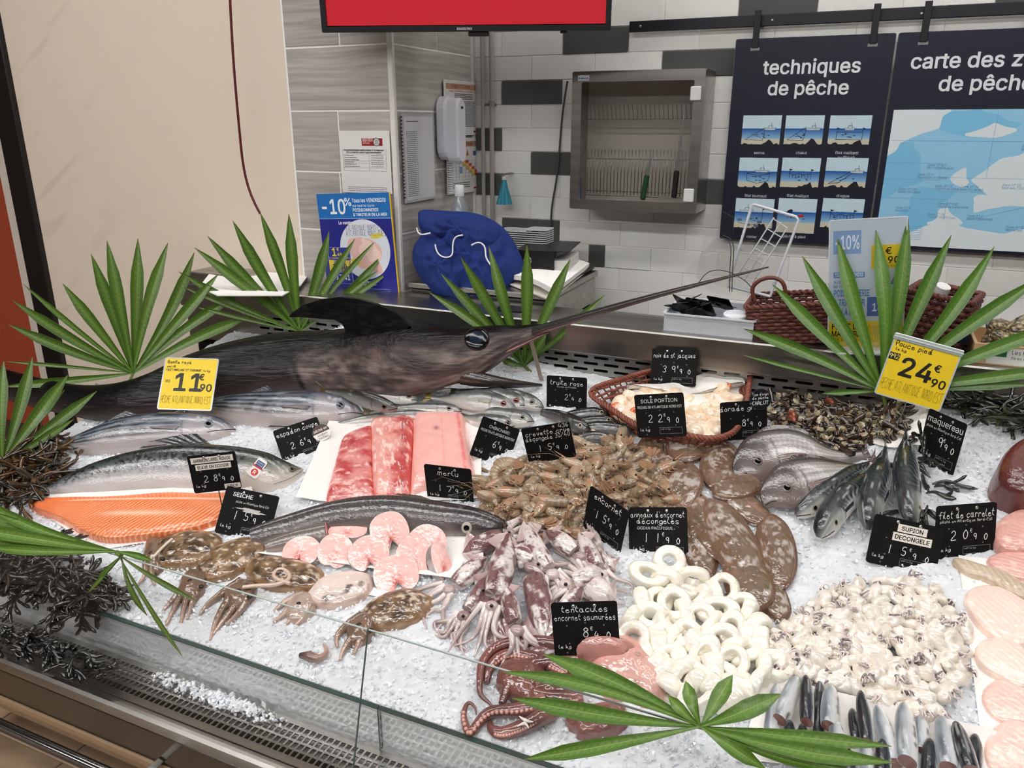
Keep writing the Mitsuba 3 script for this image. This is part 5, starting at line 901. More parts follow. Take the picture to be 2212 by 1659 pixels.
RG = [(1446, 1212, 'f'), (1401, 1243, 'f'), (1563, 1273, 'f'), (1476, 1280, 'u'), (1498, 1250, 's'), (1441, 1253, 's'), (1421, 1300, 'u'), (1457, 1306, 'f'), (1511, 1300, 's'), (1387, 1303, 's'), (1551, 1320, 'f'), (1514, 1337, 'f'), (1600, 1313, 'u'), (1447, 1352, 'u'), (1407, 1337, 'u'), (1364, 1340, 's'), (1367, 1383, 'f'), (1578, 1360, 'u'), (1538, 1353, 's'), (1611, 1337, 's'), (1635, 1357, 's'), (1451, 1384, 's'), (1561, 1388, 'f'), (1611, 1384, 's'), (1484, 1372, 'u'), (1420, 1398, 's'),
      (1444, 1427, 'u'), (1484, 1415, 'u'), (1521, 1420, 'f'), (1580, 1430, 'f'), (1618, 1424, 's'), (1672, 1440, 'u'), (1414, 1444, 's'), (1471, 1467, 's'), (1431, 1460, 's'), (1518, 1444, 'u'), (1558, 1467, 'u'), (1504, 1480, 's'), (1441, 1487, 's'), (1591, 1484, 's'), (1635, 1477, 's'), (1518, 1507, 'u'), (1611, 1494, 's'), (1578, 1514, 's'), (1546, 1496, 's'), (1530, 1388, 's'), (1641, 1400, 's'), (1660, 1408, 'u'), (1478, 1332, 's'), (1540, 1290, 's'), (1480, 1522, 's'), (1395, 1415, 's'), (1420, 1370, 's'), (1500, 1395, 's'), (1590, 1402, 's'), (1545, 1460, 's'), (1480, 1440, 's'), (1652, 1452, 's')]
r = np.random.default_rng(31)
for k, (u, v, o) in enumerate(RG):
    p = ice(u, v, {'f': .026, 'u': .020, 's': .016}[o]+r.uniform(0, .006)); toC = unit(CAM-p)
    n = {'f': toC*.8+np.array([0, 0, .45])+r.normal(0, .14, 3), 'u': np.array([0, -.25, 1.0])+r.normal(0, .22, 3), 's': np.array([r.normal(), r.normal()-.5, r.uniform(-.2, .35)])}[o]
    if o == 's': n = unit(n); n = unit(n-toC*(n@toC)*.7)
    R = frame_at(p, n, r.uniform(0, 360), (0.1, 1, .2)); lb = {'f': 'white squid ring with its hole facing the customer', 'u': 'white squid ring lying flat with an oval hole', 's': 'white squid ring seen from its side like a band'}[o]
    lb = f'white squid ring with its hole facing the customer, {ORD[sorted(q_[0] for q_ in RG if q_[2] == "f").index(u)]} of these from the left' if o == 'f' else lb+', in the heap of rings'
    one('squid_ring', lb, 'squid ring', RGV[k % 9], to=mat4(R*(1.04 if o == 'f' else .98), p), group={'f': 'squid rings facing the customer', 'u': 'squid rings lying flat', 's': 'squid rings on their side'}[o])
# small cuttlefish (supions)
def supion(seed):
    r = np.random.default_rng(seed); m = ball(1.0, 3); a = r.uniform(.9, 1.3); m.v *= np.array([.0175*a, .0150, .0110]); m.v[:, 0] += .35*m.v[:, 1]**2/.012; m.v = m.v+(fbm(m.v, 90, seed)[:, None]-.5)*.006; m.c = lerp(C(238, 233, 224), C(206, 198, 188), fbm(m.v, 80, seed+2)); m.c = lerp(m.c, C(160, 146, 148), sstep(.66, .74, fbm(m.v, 150, seed+4))*.5)
    ten = []
    for k in range(7):
        y = (k-3)*.0022; L = [[.012*a, y, .001], [.019*a, y*1.3+r.normal()*.002, .003+r.normal()*.002], [.023*a+r.normal()*.002, y*1.6+r.normal()*.003, .000+r.normal()*.003], [.024*a, y*1.7+r.normal()*.004, -.006]]; dk = r.random()
        ten.append(tube(spline(L, 9), np.linspace(.0023, .0009, 9), 6, lerp(C(222, 212, 206), C(104, 90, 100), np.array(dk**2))))
    hd = ball([.0058, .0066, .0055], 2).x(None, (.0135*a, 0, .001)); hd.c = lerp(C(212, 202, 198), C(104, 92, 100), sstep(.35, .55, fbm(hd.v, 200, seed))); return {'mantle': plyof(m, 'wet'), 'tentacles': plyof(join(ten), 'wet'), 'head': plyof(hd, 'wet')}
SPV = [supion(s) for s in range(8)]
SPP = [(1712, 1340), (1760, 1295), (1850, 1262), (1950, 1250), (2040, 1285), (2085, 1370), (2075, 1450), (2030, 1530), (1985, 1560), (1940, 1520), (1860, 1495), (1790, 1468), (1700, 1458), (1650, 1430), (1650, 1385)]
r = np.random.default_rng(41); pts, ed = inside(SPP, 185, 22.5, 41, .70)
for q_, e_ in zip(pts, ed):
    p = ice(q_[0], q_[1], .005+min(e_, 50)/50*.012+r.uniform(0, .013)); t = thing('baby_cuttlefish', 'tiny cream cuttlefish with dark purple tentacles in the heap right of the squid rings', 'cuttlefish', 'baby cuttlefish in a heap'); put(SPV[r.integers(8)], ['mantle', 'head', 'tentacles'], t, p, rand_rot(r, 1.5), r.uniform(.78, 1.12))
# goose barnacles
def barnacle(seed):
    r = np.random.default_rng(seed); n = 12; t = np.linspace(0, 1, n); L = r.uniform(.026, .042); P = np.stack([-L*(1-t), .004*np.sin(t*2+seed), .004*np.cos(t*2.6+seed)-.003], 1); rad = .0052+.0016*np.sin(t*3)
    st = tube(P, rad, 10, lerp(C(44, 34, 28), C(92, 62, 46), np.sin(t*3.1)*r.uniform(0, 1))); st.v = st.v+(fbm(st.v, 160, seed)[:, None]-.5)*.003; st.c = st.c*(.6+.8*fbm(st.v, 220, seed+1)[:, None])
    pl = []; H = .021
    def plate(pts, dome_): 
        q = Polygon(pts); m = trimesh.creation.extrude_polygon(q.buffer(-.0004).buffer(.0003), .0010, engine='earcut'); v, f = trimesh.remesh.subdivide_to_size(m.vertices, m.faces, .0035); w = np.stack([v[:, 0], v[:, 1], v[:, 2]+dome_*(1-np.clip((v[:, 1]/.0085)**2, 0, 1)-.35*np.clip((v[:, 0]/H-.4)**2*3, 0, 1))], 1); return M(w, f, lerp(C(206, 192, 160), C(112, 96, 74), fbm(w, 260, seed)))
    for s in (1, -1):
        A = plate([(.001, -.007), (.012, -.008), (.0205, -.001), (.011, .001), (.002, -.0005)], .0045); B_ = plate([(.003, .0005), (.011, .0015), (.0205, -.0005), (.013, .0075), (.006, .0075)], .0045); D_2 = plate([(-.001, -.004), (.002, -.004), (.002, .004), (-.001, .004)], .004)
        for m in (A, B_, D_2): pl.append(M(m.v*[1, 1, s]+[0, 0, s*.0006], m.f, m.c).flat())
    core = ball([.0108, .0074, .0046], 2, C(34, 27, 22)).x(None, (.0095, 0, 0)); return {'stalk': plyof(st, 'wet'), 'shell_plates': plyof(join(pl), 'wet'), 'core': plyof(core, 'wet')}
BNV = [barnacle(s) for s in range(7)]
BNP = [(1662, 905), (1665, 870), (1690, 845), (1740, 822), (1770, 840), (1830, 866), (1880, 884), (1940, 852), (1968, 850), (1962, 900), (1965, 940), (1905, 945), (1880, 930), (1860, 965), (1825, 975), (1760, 955), (1735, 930), (1700, 928), (1665, 925)]
r = np.random.default_rng(51); pts, ed = inside(BNP, 230, 13.0, 51, .8)
for q_, e_ in zip(pts, ed):
    p = ice(q_[0], q_[1], .012+min(e_, 50)/50*.030+r.uniform(0, .012)); d = unit(np.array([r.normal()*.8-.3, r.normal()*.7-.5, r.uniform(-.5, .8)])); R0 = frame_at(p, d, r.uniform(0, 360), (.1, .3, 1)); R = np.stack([R0[:, 2], R0[:, 0], R0[:, 1]], 1)
    t = thing('goose_barnacle', 'goose barnacle with cream plates on a dark stalk in the heap on white paper', 'barnacle', 'goose barnacles in a heap'); put(BNV[r.integers(7)], ['stalk', 'core', 'shell_plates'], t, p, R, r.uniform(.8, 1.15))
for k, (u, v) in enumerate([(1700, 895), (1782, 868), (1700, 905)]):
    p = ice(u, v, .044); one('orange_barnacle_foot', 'bare orange-red barnacle stalk showing in the dark heap', 'barnacle', tube(spline([p, p+[.012, -.01, .008], p+[.02, -.024, .006]], 8), [.005, .007, .008, .008, .007, .006, .005, .003], 9, lerp(C(84, 46, 34), C(160, 84, 54), np.linspace(0, 1, 8))), 'wet', 'bare orange barnacle stalks')
# ------------------------------------------------------------------ basket of scallops
RIM = closed([(1277, 850), (1340, 820), (1407, 801), (1460, 792), (1511, 788), (1570, 786), (1618, 788), (1619, 830), (1612, 880), (1588, 930), (1551, 946), (1470, 938), (1374, 917), (1315, 880)], 120)
RZ = .060
rimP = np.array([ice(u, v, RZ) for u, v in RIM]); bc = rimP.mean(0); botP = bc+(rimP-bc)*[.74, .74, 1]; botP[:, 2] = np.array([icez(*b[:2]) for b in botP])-.004
bk = thing('boat_basket', 'boat-shaped brown wicker basket holding the scallops', 'basket'); BR = C(146, 92, 76)
dlen = np.r_[0, np.cumsum(np.linalg.norm(np.diff(np.vstack([rimP, rimP[:1]]), axis=0), axis=1))]
def around(P, n):
    q = np.vstack([P, P[:1]]); s_ = np.linspace(0, dlen[-1], n); return np.stack([np.interp(s_, dlen, q[:, k]) for k in range(3)], 1)
NS = 60
for rr_ in range(6):
    f_ = rr_/5.5; c_ = botP*(1-f_)+rimP*f_; A = around(c_, NS*6+1); nrm = unit((A-bc)*[1, 1, 0]); w = np.sin(np.arange(len(A))/6*math.pi+(rr_ % 2)*math.pi)*.0032
    part(bk, 'weaver', tube(A+nrm*w[:, None], .0036, 6, BR*(.8+.1*(rr_ % 3)), caps=False), 'satin')
for k, q_ in enumerate(np.linspace(0, dlen[-1], NS, endpoint=False)):
    s_ = np.array([np.interp(q_, dlen, np.r_[rimP[:, j], rimP[0, j]]) for j in range(3)]); b_ = np.array([np.interp(q_, dlen, np.r_[botP[:, j], botP[0, j]]) for j in range(3)]); part(bk, 'stake', tube(np.array([b_, s_]), .0024, 5, BR*.7), 'satin')
A = around(rimP, 601); nrm = unit((A-bc)*[1, 1, 0]); an = np.arange(601)*.42
for ph_ in (0, 2.1, 4.2): part(bk, 'rim_strand', tube(A+nrm*(np.cos(an+ph_)*.0042)[:, None]+np.array([0, 0, 1])*(np.sin(an+ph_)*.0042)[:, None], .0041, 6, BR*(1.0+.12*math.sin(ph_)), caps=False), 'satin')
fl_ = closed(RIM, 64); part(bk, 'floor', dome(bc[0:0] if False else closed([tuple(np.array([1465, 870])+(np.array(q_)-[1465, 870])*.8) for q_ in RIM[::4]], 64), .002, lambda R, Th, P: np.broadcast_to(BR*.6, P.shape), 3, .004, 10), 'satin')
g_ = [(1335, 842), (1600, 800), (1605, 850), (1580, 930), (1480, 925), (1340, 890)]
L = closed([(1330, 850), (1400, 832), (1500, 815), (1604, 800), (1608, 850), (1596, 900), (1560, 930), (1470, 920), (1380, 900), (1335, 880)], 80)
one('wrapping_paper', 'white paper lining the scallop basket, standing up at its right end', 'paper', dome(L, .012, lambda R, Th, P: np.broadcast_to(C(236, 233, 228), P.shape), 3, np.where(L[:, 1] < 835, .052, .020), 20, .012), 'paper')
def scallop(seed):
    r = np.random.default_rng(seed); m = ball(1.0, 3); v = m.v; m.v = np.sign(v)*np.abs(v)**np.array([.85, .85, .6]); m.v *= np.array([.0195, .0175, .0125]); m.v = m.v+(fbm(m.v, 60, seed)[:, None]-.5)*.006; m.c = lerp(C(240, 226, 206), C(230, 208, 184), fbm(m.v*[2, 2, .4], 60, seed+1)); m.c = lerp(m.c, C(250, 236, 214), sstep(.5, .8, fbm(m.v, 90, seed+5))*.5); return plyof(m, 'wet')
SCV = [scallop(s) for s in range(5)]
def coral(seed):
    a = np.linspace(.2, 2.2, 14); return plyof(tube(np.stack([.021*np.cos(a), .019*np.sin(a), 0*a], 1), .0075*np.sin(np.linspace(.25, 2.9, 14)), 10, C(222, 122, 74)), 'wet')
CO = coral(0); r = np.random.default_rng(61)
SC = [(1397, 843), (1361, 857), (1338, 872), (1364, 888), (1507, 848), (1558, 842), (1571, 858), (1528, 864), (1484, 865), (1545, 878), (1498, 888), (1521, 882), (1538, 895), (1508, 905), (1491, 915), (1545, 915), (1518, 925), (1532, 938), (1548, 932), (1568, 900), (1582, 880), (1590, 862), (1340, 890), (1358, 900), (1405, 870), (1440, 860), (1460, 850), (1430, 890), (1470, 900), (1480, 930), (1575, 915), (1390, 905), (1450, 915), (1500, 932), (1420, 850), (1380, 868)]
for k, (u, v) in enumerate(SC):
    p = ice(u, v, .032+r.uniform(0, .012)); co = k in (3, 5, 22, 14); t = thing('scallop', ['plump cream scallop', 'cream scallop edged with an orange coral'][co]+' in the wicker basket', 'scallop', ['plain scallops in the basket', 'scallops with coral in the basket'][co]); R = rand_rot(r, 1.0)*1.14; part(t, 'muscle', SCV[k % 5], to=mat4(R, p))
    if co: part(t, 'coral', CO, to=mat4(R, p), label='orange coral')
# ------------------------------------------------------------------ seaweed
def weed(base, n, spread, length, seed, c1=(44, 50, 34), c2=(96, 74, 40), dz=.02, fall=0.0, dirn=None):
    r = np.random.default_rng(seed); out = []
    for k in range(n):
        p = np.array(base[r.integers(len(base))])+r.normal(0, 1, 3)*[spread, spread, .008]+[0, 0, r.uniform(0, dz)]; d = unit(r.normal(0, 1, 3)*[1, .8, .25]+(0 if dirn is None else np.array(dirn)*1.3)); L = r.uniform(.4, 1)*length
        for fork in range(3):
            e = unit(d+r.normal(0, .45, 3)*[1, 1, .5]); P = spline([p, p+d*L*.35+[0, 0, r.uniform(-.002, .008)], p+d*L*.5+e*L*.3+[0, 0, -fall*L*.4], p+d*L*.5+e*L*.6+r.normal(0, .006, 3)+[0, 0, -fall*L]], 10)
            w = np.interp(np.linspace(0, 1, 10), [0, .3, .7, .9, 1], [.0016, .003, .0036, .0046, .001])*r.uniform(.7, 1.3); m = tube(P, w, 6, lerp(C(*c1), C(*c2), np.full(10, r.random()**2))); out.append(m)
    return join(out)
def weedthing(label, base, *a, **k): return one('seaweed_bunch', label, 'seaweed', weed([ice(u, v, .01) for u, v in base], *a, **k), 'wet', kind='stuff')
weedthing('heap of brown seaweed at the left end in front of the bonito tail', [(20, 1010), (60, 990), (90, 1030), (40, 1050), (110, 1000), (10, 1070), (70, 1070), (0, 1030)], 190, .03, .10, 71, (40, 36, 24), (120, 84, 40), .03)
weedthing('dark green seaweed bunch on the ice at the right behind the mackerel sign', [(2080, 850), (2140, 860), (2190, 850), (2200, 890), (2120, 880), (2160, 905), (2060, 870), (2200, 870)], 170, .03, .12, 72, (30, 36, 28), (66, 70, 40), .035)
weedthing('dark seaweed strands running along the right-hand mackerel', [(1985, 960), (2000, 1010), (2005, 1060), (2000, 1110), (1985, 1000)], 16, .008, .09, 73, (28, 34, 28), (48, 50, 38), .01, 0, [.2, -1, 0])
weedthing('dark wet seaweed hanging behind the front glass at the far left, with added weed to darken the corner', [(20, 1210), (60, 1220), (110, 1240), (150, 1270), (60, 1260), (10, 1260), (200, 1310), (120, 1290), (40, 1280), (170, 1330), (90, 1200)], 260, .02, .07, 74, (20, 20, 16), (44, 38, 26), .05, .0, [.3, .1, -.1])  # a few real strands; the added bulk stands in for the dark corner
gq = [onZ(u, v, .625) for u, v in ((0, 1380), (40, 1400), (80, 1410), (120, 1420), (160, 1440), (60, 1380), (200, 1445), (230, 1465), (20, 1420), (140, 1400))]
one('seaweed_bunch', 'added dark seaweed standing in for the darkness over the air grille at the far left', 'seaweed', weed(gq[:7], 46, .010, .05, 75, (18, 18, 14), (34, 30, 22), .02, 0, [1, .0, 0]), 'wet', kind='stuff')  # added weed, put here only to darken this end of the grille
# ------------------------------------------------------------------ price signs
def fit_plane(q, pB, aspect):
    """the upright plane through pB in which the outline q is most nearly a rectangle"""
    best = None
    for yaw in range(-60, 61, 5):
        for lean in range(-15, 51, 5):
            hd = unit((CAM-pB)*[1, 1, 0]); n = rot([0, 0, 1], yaw)@hd; n = unit(n*math.cos(math.radians(lean))+np.array([0, 0, 1])*math.sin(math.radians(lean)))
            if n@unit(CAM-pB) < .5: continue
            P = [onP(u, v, pB, n) for u, v in q]; a, b, c, d = P[1]-P[0], P[2]-P[3], P[3]-P[0], P[2]-P[1]; X, Y = (a+b)/2, (c+d)/2
            lx, ly = np.linalg.norm(X), np.linalg.norm(Y); cost = abs(X@Y)/(lx*ly)*3+abs(np.linalg.norm(a)-np.linalg.norm(b))/lx+abs(np.linalg.norm(c)-np.linalg.norm(d))/ly+(abs(math.log(lx/ly/aspect))*1.6 if aspect else 0)+abs(yaw)*.002+abs(lean-15)*.002
            if best is None or cost < best[0]: best = (cost, n, P, X, Y, lx, ly)
    return best
def board_frame(q, aspect, sink=0.0):
    q = np.array(q, float); mb = (q[2]+q[3])/2; pB = ice(mb[0], mb[1], -sink); _, n, P, X, Y, lx, ly = fit_plane(q, pB, aspect)
    x = unit(X); y = np.cross(n, x); y = y*np.sign(-(y@Y)) if y@Y > 0 else y; c = np.mean(P, 0); return np.stack([x, y, np.cross(x, y)], 1), c, lx, ly
def strips(t, R, c, w, h, L):
    for tx, x, y, ww, hh in L:
        pr = Print(); pr.n = 7; pr.rect((x-ww/2-.5)*w, (x+ww/2-.5)*w, (y-.5)*h, (y+hh-.5)*h, C(228, 222, 214)); pr.up(); pr.text(tx, hh*h*.5, C(30, 28, 28), (x-.5)*w, (y+hh*.25-.5)*h, bold=True, width=ww*w*.88); part(t, 'label_strip', pr.mesh().x(R, c), 'satin', 'white printed strip')
WH, GYC = C(222, 222, 220), C(150, 150, 150)
def sign(label, q, content, sink=0.006, aspect=1.17, kg=True, boxy=True, badge=None):
    R, c, w, h = board_frame(q, aspect, sink); t = thing('price_sign', label, 'price sign'); P = poly3(rrect(w, h, w*.045), .0022, C(20, 20, 21)).x(None, (0, 0, -.0011)); part(t, 'board', P.x(R, c), 'matte')
    pr = Print(); pr.n = 6; X, Y = lambda a: (a-.5)*w, lambda b: (b-.5)*h
    for tx, x, y, s, *k in content:
        k = k[0] if k else {}; pr.text(tx, s*h, k.get('c', WH), X(x), Y(y), k.get('al', 'c'), font=k.get('f', 'h'), bold=k.get('b', False), w=k.get('w', .10), width=k.get('mw', .92)*w) if tx[0] != '#' else pr.rect(X(x), X(x+k['dx']), Y(y), Y(y+s), k.get('c', C(230, 226, 220)))
    if kg: pr.text('le kg', .065*h, WH, X(.07), Y(.15), 'l', font='h', w=.12)
    if boxy:
        for a in ((.47, .08, .92, .08), (.47, .22, .92, .22), (.47, .08, .47, .22), (.92, .08, .92, .22)): pr.line([(X(a[0]), Y(a[1])), (X(a[2]), Y(a[3]))], .0006, GYC)
        pr.text('soit le kg', .035*h, GYC, X(.49), Y(.17), 'l', font='h', w=.16)
    for hx, hy in ((.22, .57), (.50, .62), (.78, .57), (.24, .24), (.80, .27), (.20, .07)): pr.shape(Point(0, 0).buffer(.0014).difference(Point(0, 0).buffer(.0008)), GYC, X(hx), Y(hy))
    part(t, 'writing', pr.mesh().x(R, c), 'satin', 'chalk-white handwriting')
    for hx in (.34, .66): part(t, 'rivet', ball([.0034, .0034, .0018], 2, C(206, 204, 200)).x(None, (X(hx), Y(.93), .0016)).x(R, c), 'metalvc', 'shiny rivet')
    part(t, 'spike', tube([c-R[:, 1]*h*.45-R[:, 2]*.002, c-R[:, 1]*(h*.5+.03+max(0, -sink)*1.1)-R[:, 2]*.002], .0012, 5, C(120, 120, 120)), 'metalvc')
    if badge: badge(t, R, c, w, h)
    return t
def price(a, b, c_, d='0', y=.36): return [(x, px_, y, s, {'w': .085}) for x, px_, s in ((a, .30, .17), (b, .50, .17)) if x]+[('\u20ac', .59, y+.11, .07), ('.', .59, y-.02, .05), (c_, .66, y-.02, .11, {'w': .12}), (d, .84, y-.04, .12, {'w': .12})]
sub = {'f': 'i', 'mw': .9}
sign('black sign for scallops reading noix de st jacques 39.90', [(1409, 753), (1507, 753), (1503, 836), (1405, 832)], [('noix de st jacques', .5, .76, .12)]+price('3', '9', '9'), sink=-.05)
sign('black sign reading sole portion 22.90 below the scallop basket', [(1370, 853), (1476, 848), (1484, 942), (1378, 946)], [('SOLE PORTION', .5, .80, .085, sub), ('PECHEE EN ATLANTIQUE NORD EST', .5, .67, .06, sub)]+price('2', '2', '9'), sink=-.05)
def chalut(t, R, c, w, h):
    pr = Print(); pr.n = 4; pr.shape(Point(0, 0).buffer(.0262), C(70, 74, 84)); pr.up().shape(Point(0, 0).buffer(.025), C(24, 26, 34)); pr.up(); pr.text("Type d'engin", .0062, WH, 0, .010, font='h', w=.14, width=.038); pr.text('de p\u00eache', .0062, WH, 0, .001, font='h', w=.14); pr.text('CHALUT', .0085, WH, 0, -.013, font='h', w=.16, width=.04)
    part(t, 'badge', (pr.mesh()+poly3(Point(0, 0).buffer(.0262), .0008, C(24, 26, 34))).x(None, (.36*w, .52*h, .002)).x(R, c), 'satin', 'round dark badge reading CHALUT')
sign('black sign for grey bream reading dorade grise 8.90 with a round badge', [(1555, 870), (1656, 863), (1658, 945), (1558, 953)], [('dorade grise', .45, .77, .13)]+price('', '8', '9'), badge=chalut, sink=-.03)
sign('small black sign reading truite rose sunk in the ice', [(1180, 811), (1269, 816), (1266, 888), (1182, 880)], [('truite rose', .5, .74, .14), ('Elev\u00e9e en France', .5, .66, .05)]+price('', '2', '4', y=.30), boxy=False, kg=False, aspect=1.22)
def indien(t, R, c, w, h):
    pr = Print(); pr.n = 4; D = Point(0, 0).buffer(.0235); pr.shape(D, C(226, 222, 216)); pr.up().shape(D.intersection(sbox(-1, 0, 1, 1)), C(84, 66, 62)); pr.up(); pr.text('p\u00each\u00e9 en', .0075, C(238, 234, 230), 0, .005, font='i', width=.036); pr.text('oc\u00e9an', .007, C(70, 56, 52), 0, -.009, font='i'); pr.text('indien', .007, C(70, 56, 52), 0, -.018, font='i')
    part(t, 'badge', pr.mesh().x(rot([0, 0, 1], 6), (.47*w, .02*h, .002)).x(R, c), 'satin', 'round brown and white badge')
sign('black sign reading espadon coupe 26.90 with a round brown badge', [(589, 932), (684, 900), (712, 972), (614, 1005)], [('espadon coupe', .5, .77, .13)]+price('2', '6', '9'), badge=indien)
sign('black sign reading chinchard 6.90 leaning at the right of the swordfish pieces', [(1042, 897), (1124, 929), (1094, 1009), (1016, 984)], [('CHINCHARD', .5, .78, .075, sub), ('PECHE EN ATLANTIQUE NORD EST', .5, .66, .065, sub)]+price('', '6', '9'))
sign('black sign reading crevette crue above the shrimps', [(1125, 926), (1228, 911), (1247, 985), (1143, 1001)], [('436', .86, .88, .11), ('crevette crue', .52, .76, .12), ('d\u00e9congele 30/40', .5, .62, .12)]+price('1', '5', '9', y=.30), boxy=False, sink=-.03)
sign('black sign for hake reading merlu 17.90', [(917, 1005), (1016, 1011), (1025, 1093), (923, 1075)], [('merlu', .5, .76, .14)]+price('1', '7', '9', y=.30))
sign('black sign with two white label strips, for red-label salmon', [(404, 986), (506, 975), (524, 1054), (420, 1066)], [('#', .06, .0, 0, {'dx': .0}), ]+price('2', '8', '9', y=.28), boxy=False, sink=-.075, badge=lambda t, R, c, w, h: strips(t, R, c, w, h, [('SANMON LABEL ROUGE', .5, .78, .88, .16), ('ELEVE EN ECOSSE', .5, .60, .74, .15), ('PIECE', .82, .04, .34, .13)]))
sign('black sign reading seiche 15.90 with a scratched strip, in front of the salmon fillet', [(490, 1050), (605, 1072), (577, 1175), (464, 1149)], [('SEICHE', .34, .82, .085, {'f': 'i', 'b': True}), ('p\u00each\u00e9 en Atlantique Nord-Est', .55, .70, .05, {'f': 'h', 'mw': .62}), ('#', .36, .56*.11-.0, .0, {'dx': 0})]+price('1', '5', '9'), badge=lambda t, R, c, w, h: part(t, 'worn_strip', (lambda p_: p_.mesh().x(R, c))((lambda p_: (setattr(p_, 'n', 7), p_.shape(Polygon(ell(0, 0, .24*w, .045*h, 0, 30, wob=.5, seed=3)), C(196, 194, 190), .06*w, .09*h))[1])(Print())), 'satin', 'scraped pale strip'))
sign('strongly turned black sign reading encornet 15.90 between shrimps and squid', [(1276, 1047), (1360, 1107), (1338, 1199), (1258, 1141)], [('encornet', .5, .80, .13)]+price('1', '5', '9', y=.42))
sign('black sign reading anneaux d encornet 11.90 above the squid rings', [(1357, 1096), (1483, 1095), (1488, 1208), (1360, 1204)], [("anneaux d'encornet", .5, .80, .11), ('d\u00e9congel\u00e9s', .5, .68, .11), ('OCEAN PACIFIQUE', .45, .56, .055, sub)]+price('1', '1', '9', y=.32))
sign('large black sign reading tentacules encornet at the giant squid', [(1191, 1302), (1331, 1298), (1342, 1414), (1197, 1418)], [('tentacules', .5, .82, .11), ('encornet saumur\u00e9es', .5, .67, .11), ('d\u00e9congel\u00e9', .6, .02, .08, {'f': 'i'})]+price('', '8', '4', y=.36), boxy=True, sink=-.035)
sign('black sign reading maquereau 9.90 leaning on the ice at the right', [(2005, 881), (2092, 917), (2056, 1028), (1983, 989)], [('maquereau', .5, .78, .12, {'f': 'i'}), ('p\u00each\u00e9 en Atlantique Nord-Est', .5, .68, .05)]+price('', '9', '9', y=.40), aspect=.86)
sign('black sign reading filet de carrelet 20.90', [(2023, 1094), (2154, 1084), (2146, 1200), (2017, 1210)], [('filet de carrelet', .5, .76, .13), ('p\u00each\u00e9 en Atlantique Nord-Est', .5, .68, .05)]+price('2', '0', '9'))
sign('black sign with white strips reading supion decongele 15.90', [(1890, 1110), (2041, 1140), (2019, 1248), (1870, 1212)], price('1', '5', '9', y=.28), aspect=1.38, badge=lambda t, R, c, w, h: strips(t, R, c, w, h, [('SUPION', .56, .74, .42, .16), ('DECONGELE', .58, .55, .56, .17)]))
def yellow(label, q, aspect, sink, fn):
    R, c, w, h = board_frame(q, aspect, sink); t = thing('yellow_price_card', label, 'price card'); pr = Print(); pr.n = 7; X, Y = lambda a: (a-.5)*w, lambda b: (b-.5)*h
    part(t, 'card', poly3(rrect(w, h, .004), .0014, C(236, 208, 46)).x(None, (0, 0, -.0007)).x(R, c), 'satin'); fn(pr, X, Y, w, h); part(t, 'print', pr.mesh().x(R, c), 'satin', 'dark print and handwriting')
    a = rrect(w+.006, h+.006, .006).difference(rrect(w-.001, h-.001, .003)); part(t, 'sleeve', poly3(a, .0022, C(196, 200, 196)).x(None, (0, 0, -.001)).x(R, c), 'gloss', 'clear plastic sleeve edge')
    part(t, 'stake', tube([c-R[:, 1]*h*.4-R[:, 2]*.003, c-R[:, 1]*(h*.5+.04+max(0, -sink)*1.1)-R[:, 2]*.003], .0016, 5, C(170, 170, 170)), 'metalvc'); return t, R, c, w, h
BK = C(38, 34, 24)
def y1(p, X, Y, w, h):
    p.text('Bonite ray\u00e9', .06*h, BK, X(.04), Y(.90), 'l', font='h', w=.14); p.text('Zone VII', .04*h, BK, X(.04), Y(.82), 'l', font='h', w=.16); p.text('FILET MAILLANT ET TOURNANT  le kg', .04*h, BK, X(.04), Y(.75), 'l', font='h', w=.15, width=.84*w)
    p.text('11', .34*h, BK, X(.50), Y(.36), bold=True); p.text('\u20ac', .12*h, BK, X(.74), Y(.58), bold=True); p.text('90', .14*h, BK, X(.85), Y(.36), bold=True); p.text('103', .05*h, BK, X(.06), Y(.52), 'l', font='h'); p.text('PECHE ATLANTIQUE NORD EST', .13*h, C(150, 128, 30), X(.5), Y(.12), font='h', w=.07, width=.95*w)
yellow('yellow price card for striped bonito reading 11.90 in front of the swordfish', [(361, 774), (469, 777), (457, 886), (340, 882)], 1.02, -.075, y1)
def y2(p, X, Y, w, h):
    p.text('Pouce pied', .085*h, BK, X(.03), Y(.88), 'l', font='h', w=.13); p.text('le kg', .05*h, BK, X(.06), Y(.80), 'l', font='h', w=.15); p.rect(X(.0), X(.16), Y(.63), Y(.75), BK); p.up(); p.text('992', .075*h, C(240, 224, 120), X(.08), Y(.655), font='h', w=.13)
    p.text('24', .32*h, BK, X(.47), Y(.40), bold=True); p.text('\u20ac', .12*h, BK, X(.76), Y(.62), bold=True); p.text('90', .14*h, BK, X(.85), Y(.36), bold=True); p.text('PECHE ATLANTIQUE NORD EST', .17*h, C(150, 128, 30), X(.5), Y(.12), font='h', w=.05, width=.96*w)
t, R, c, w, h = yellow('yellow price card for goose barnacles reading 24.90 in a clear rail', [(1934, 728), (2076, 768), (2026, 886), (1892, 848)], 1.05, -.085, y2)
part(t, 'rail', (b2(-w/2-.005, w/2+.005, h/2-.004, h/2+.012, -.003, .004, C(176, 184, 182), .002)+b2(-w/2-.005, w/2+.005, h/2+.003, h/2+.005, .004, .006, C(225, 228, 226))).x(R, c), 'gloss', 'clear plastic rail')
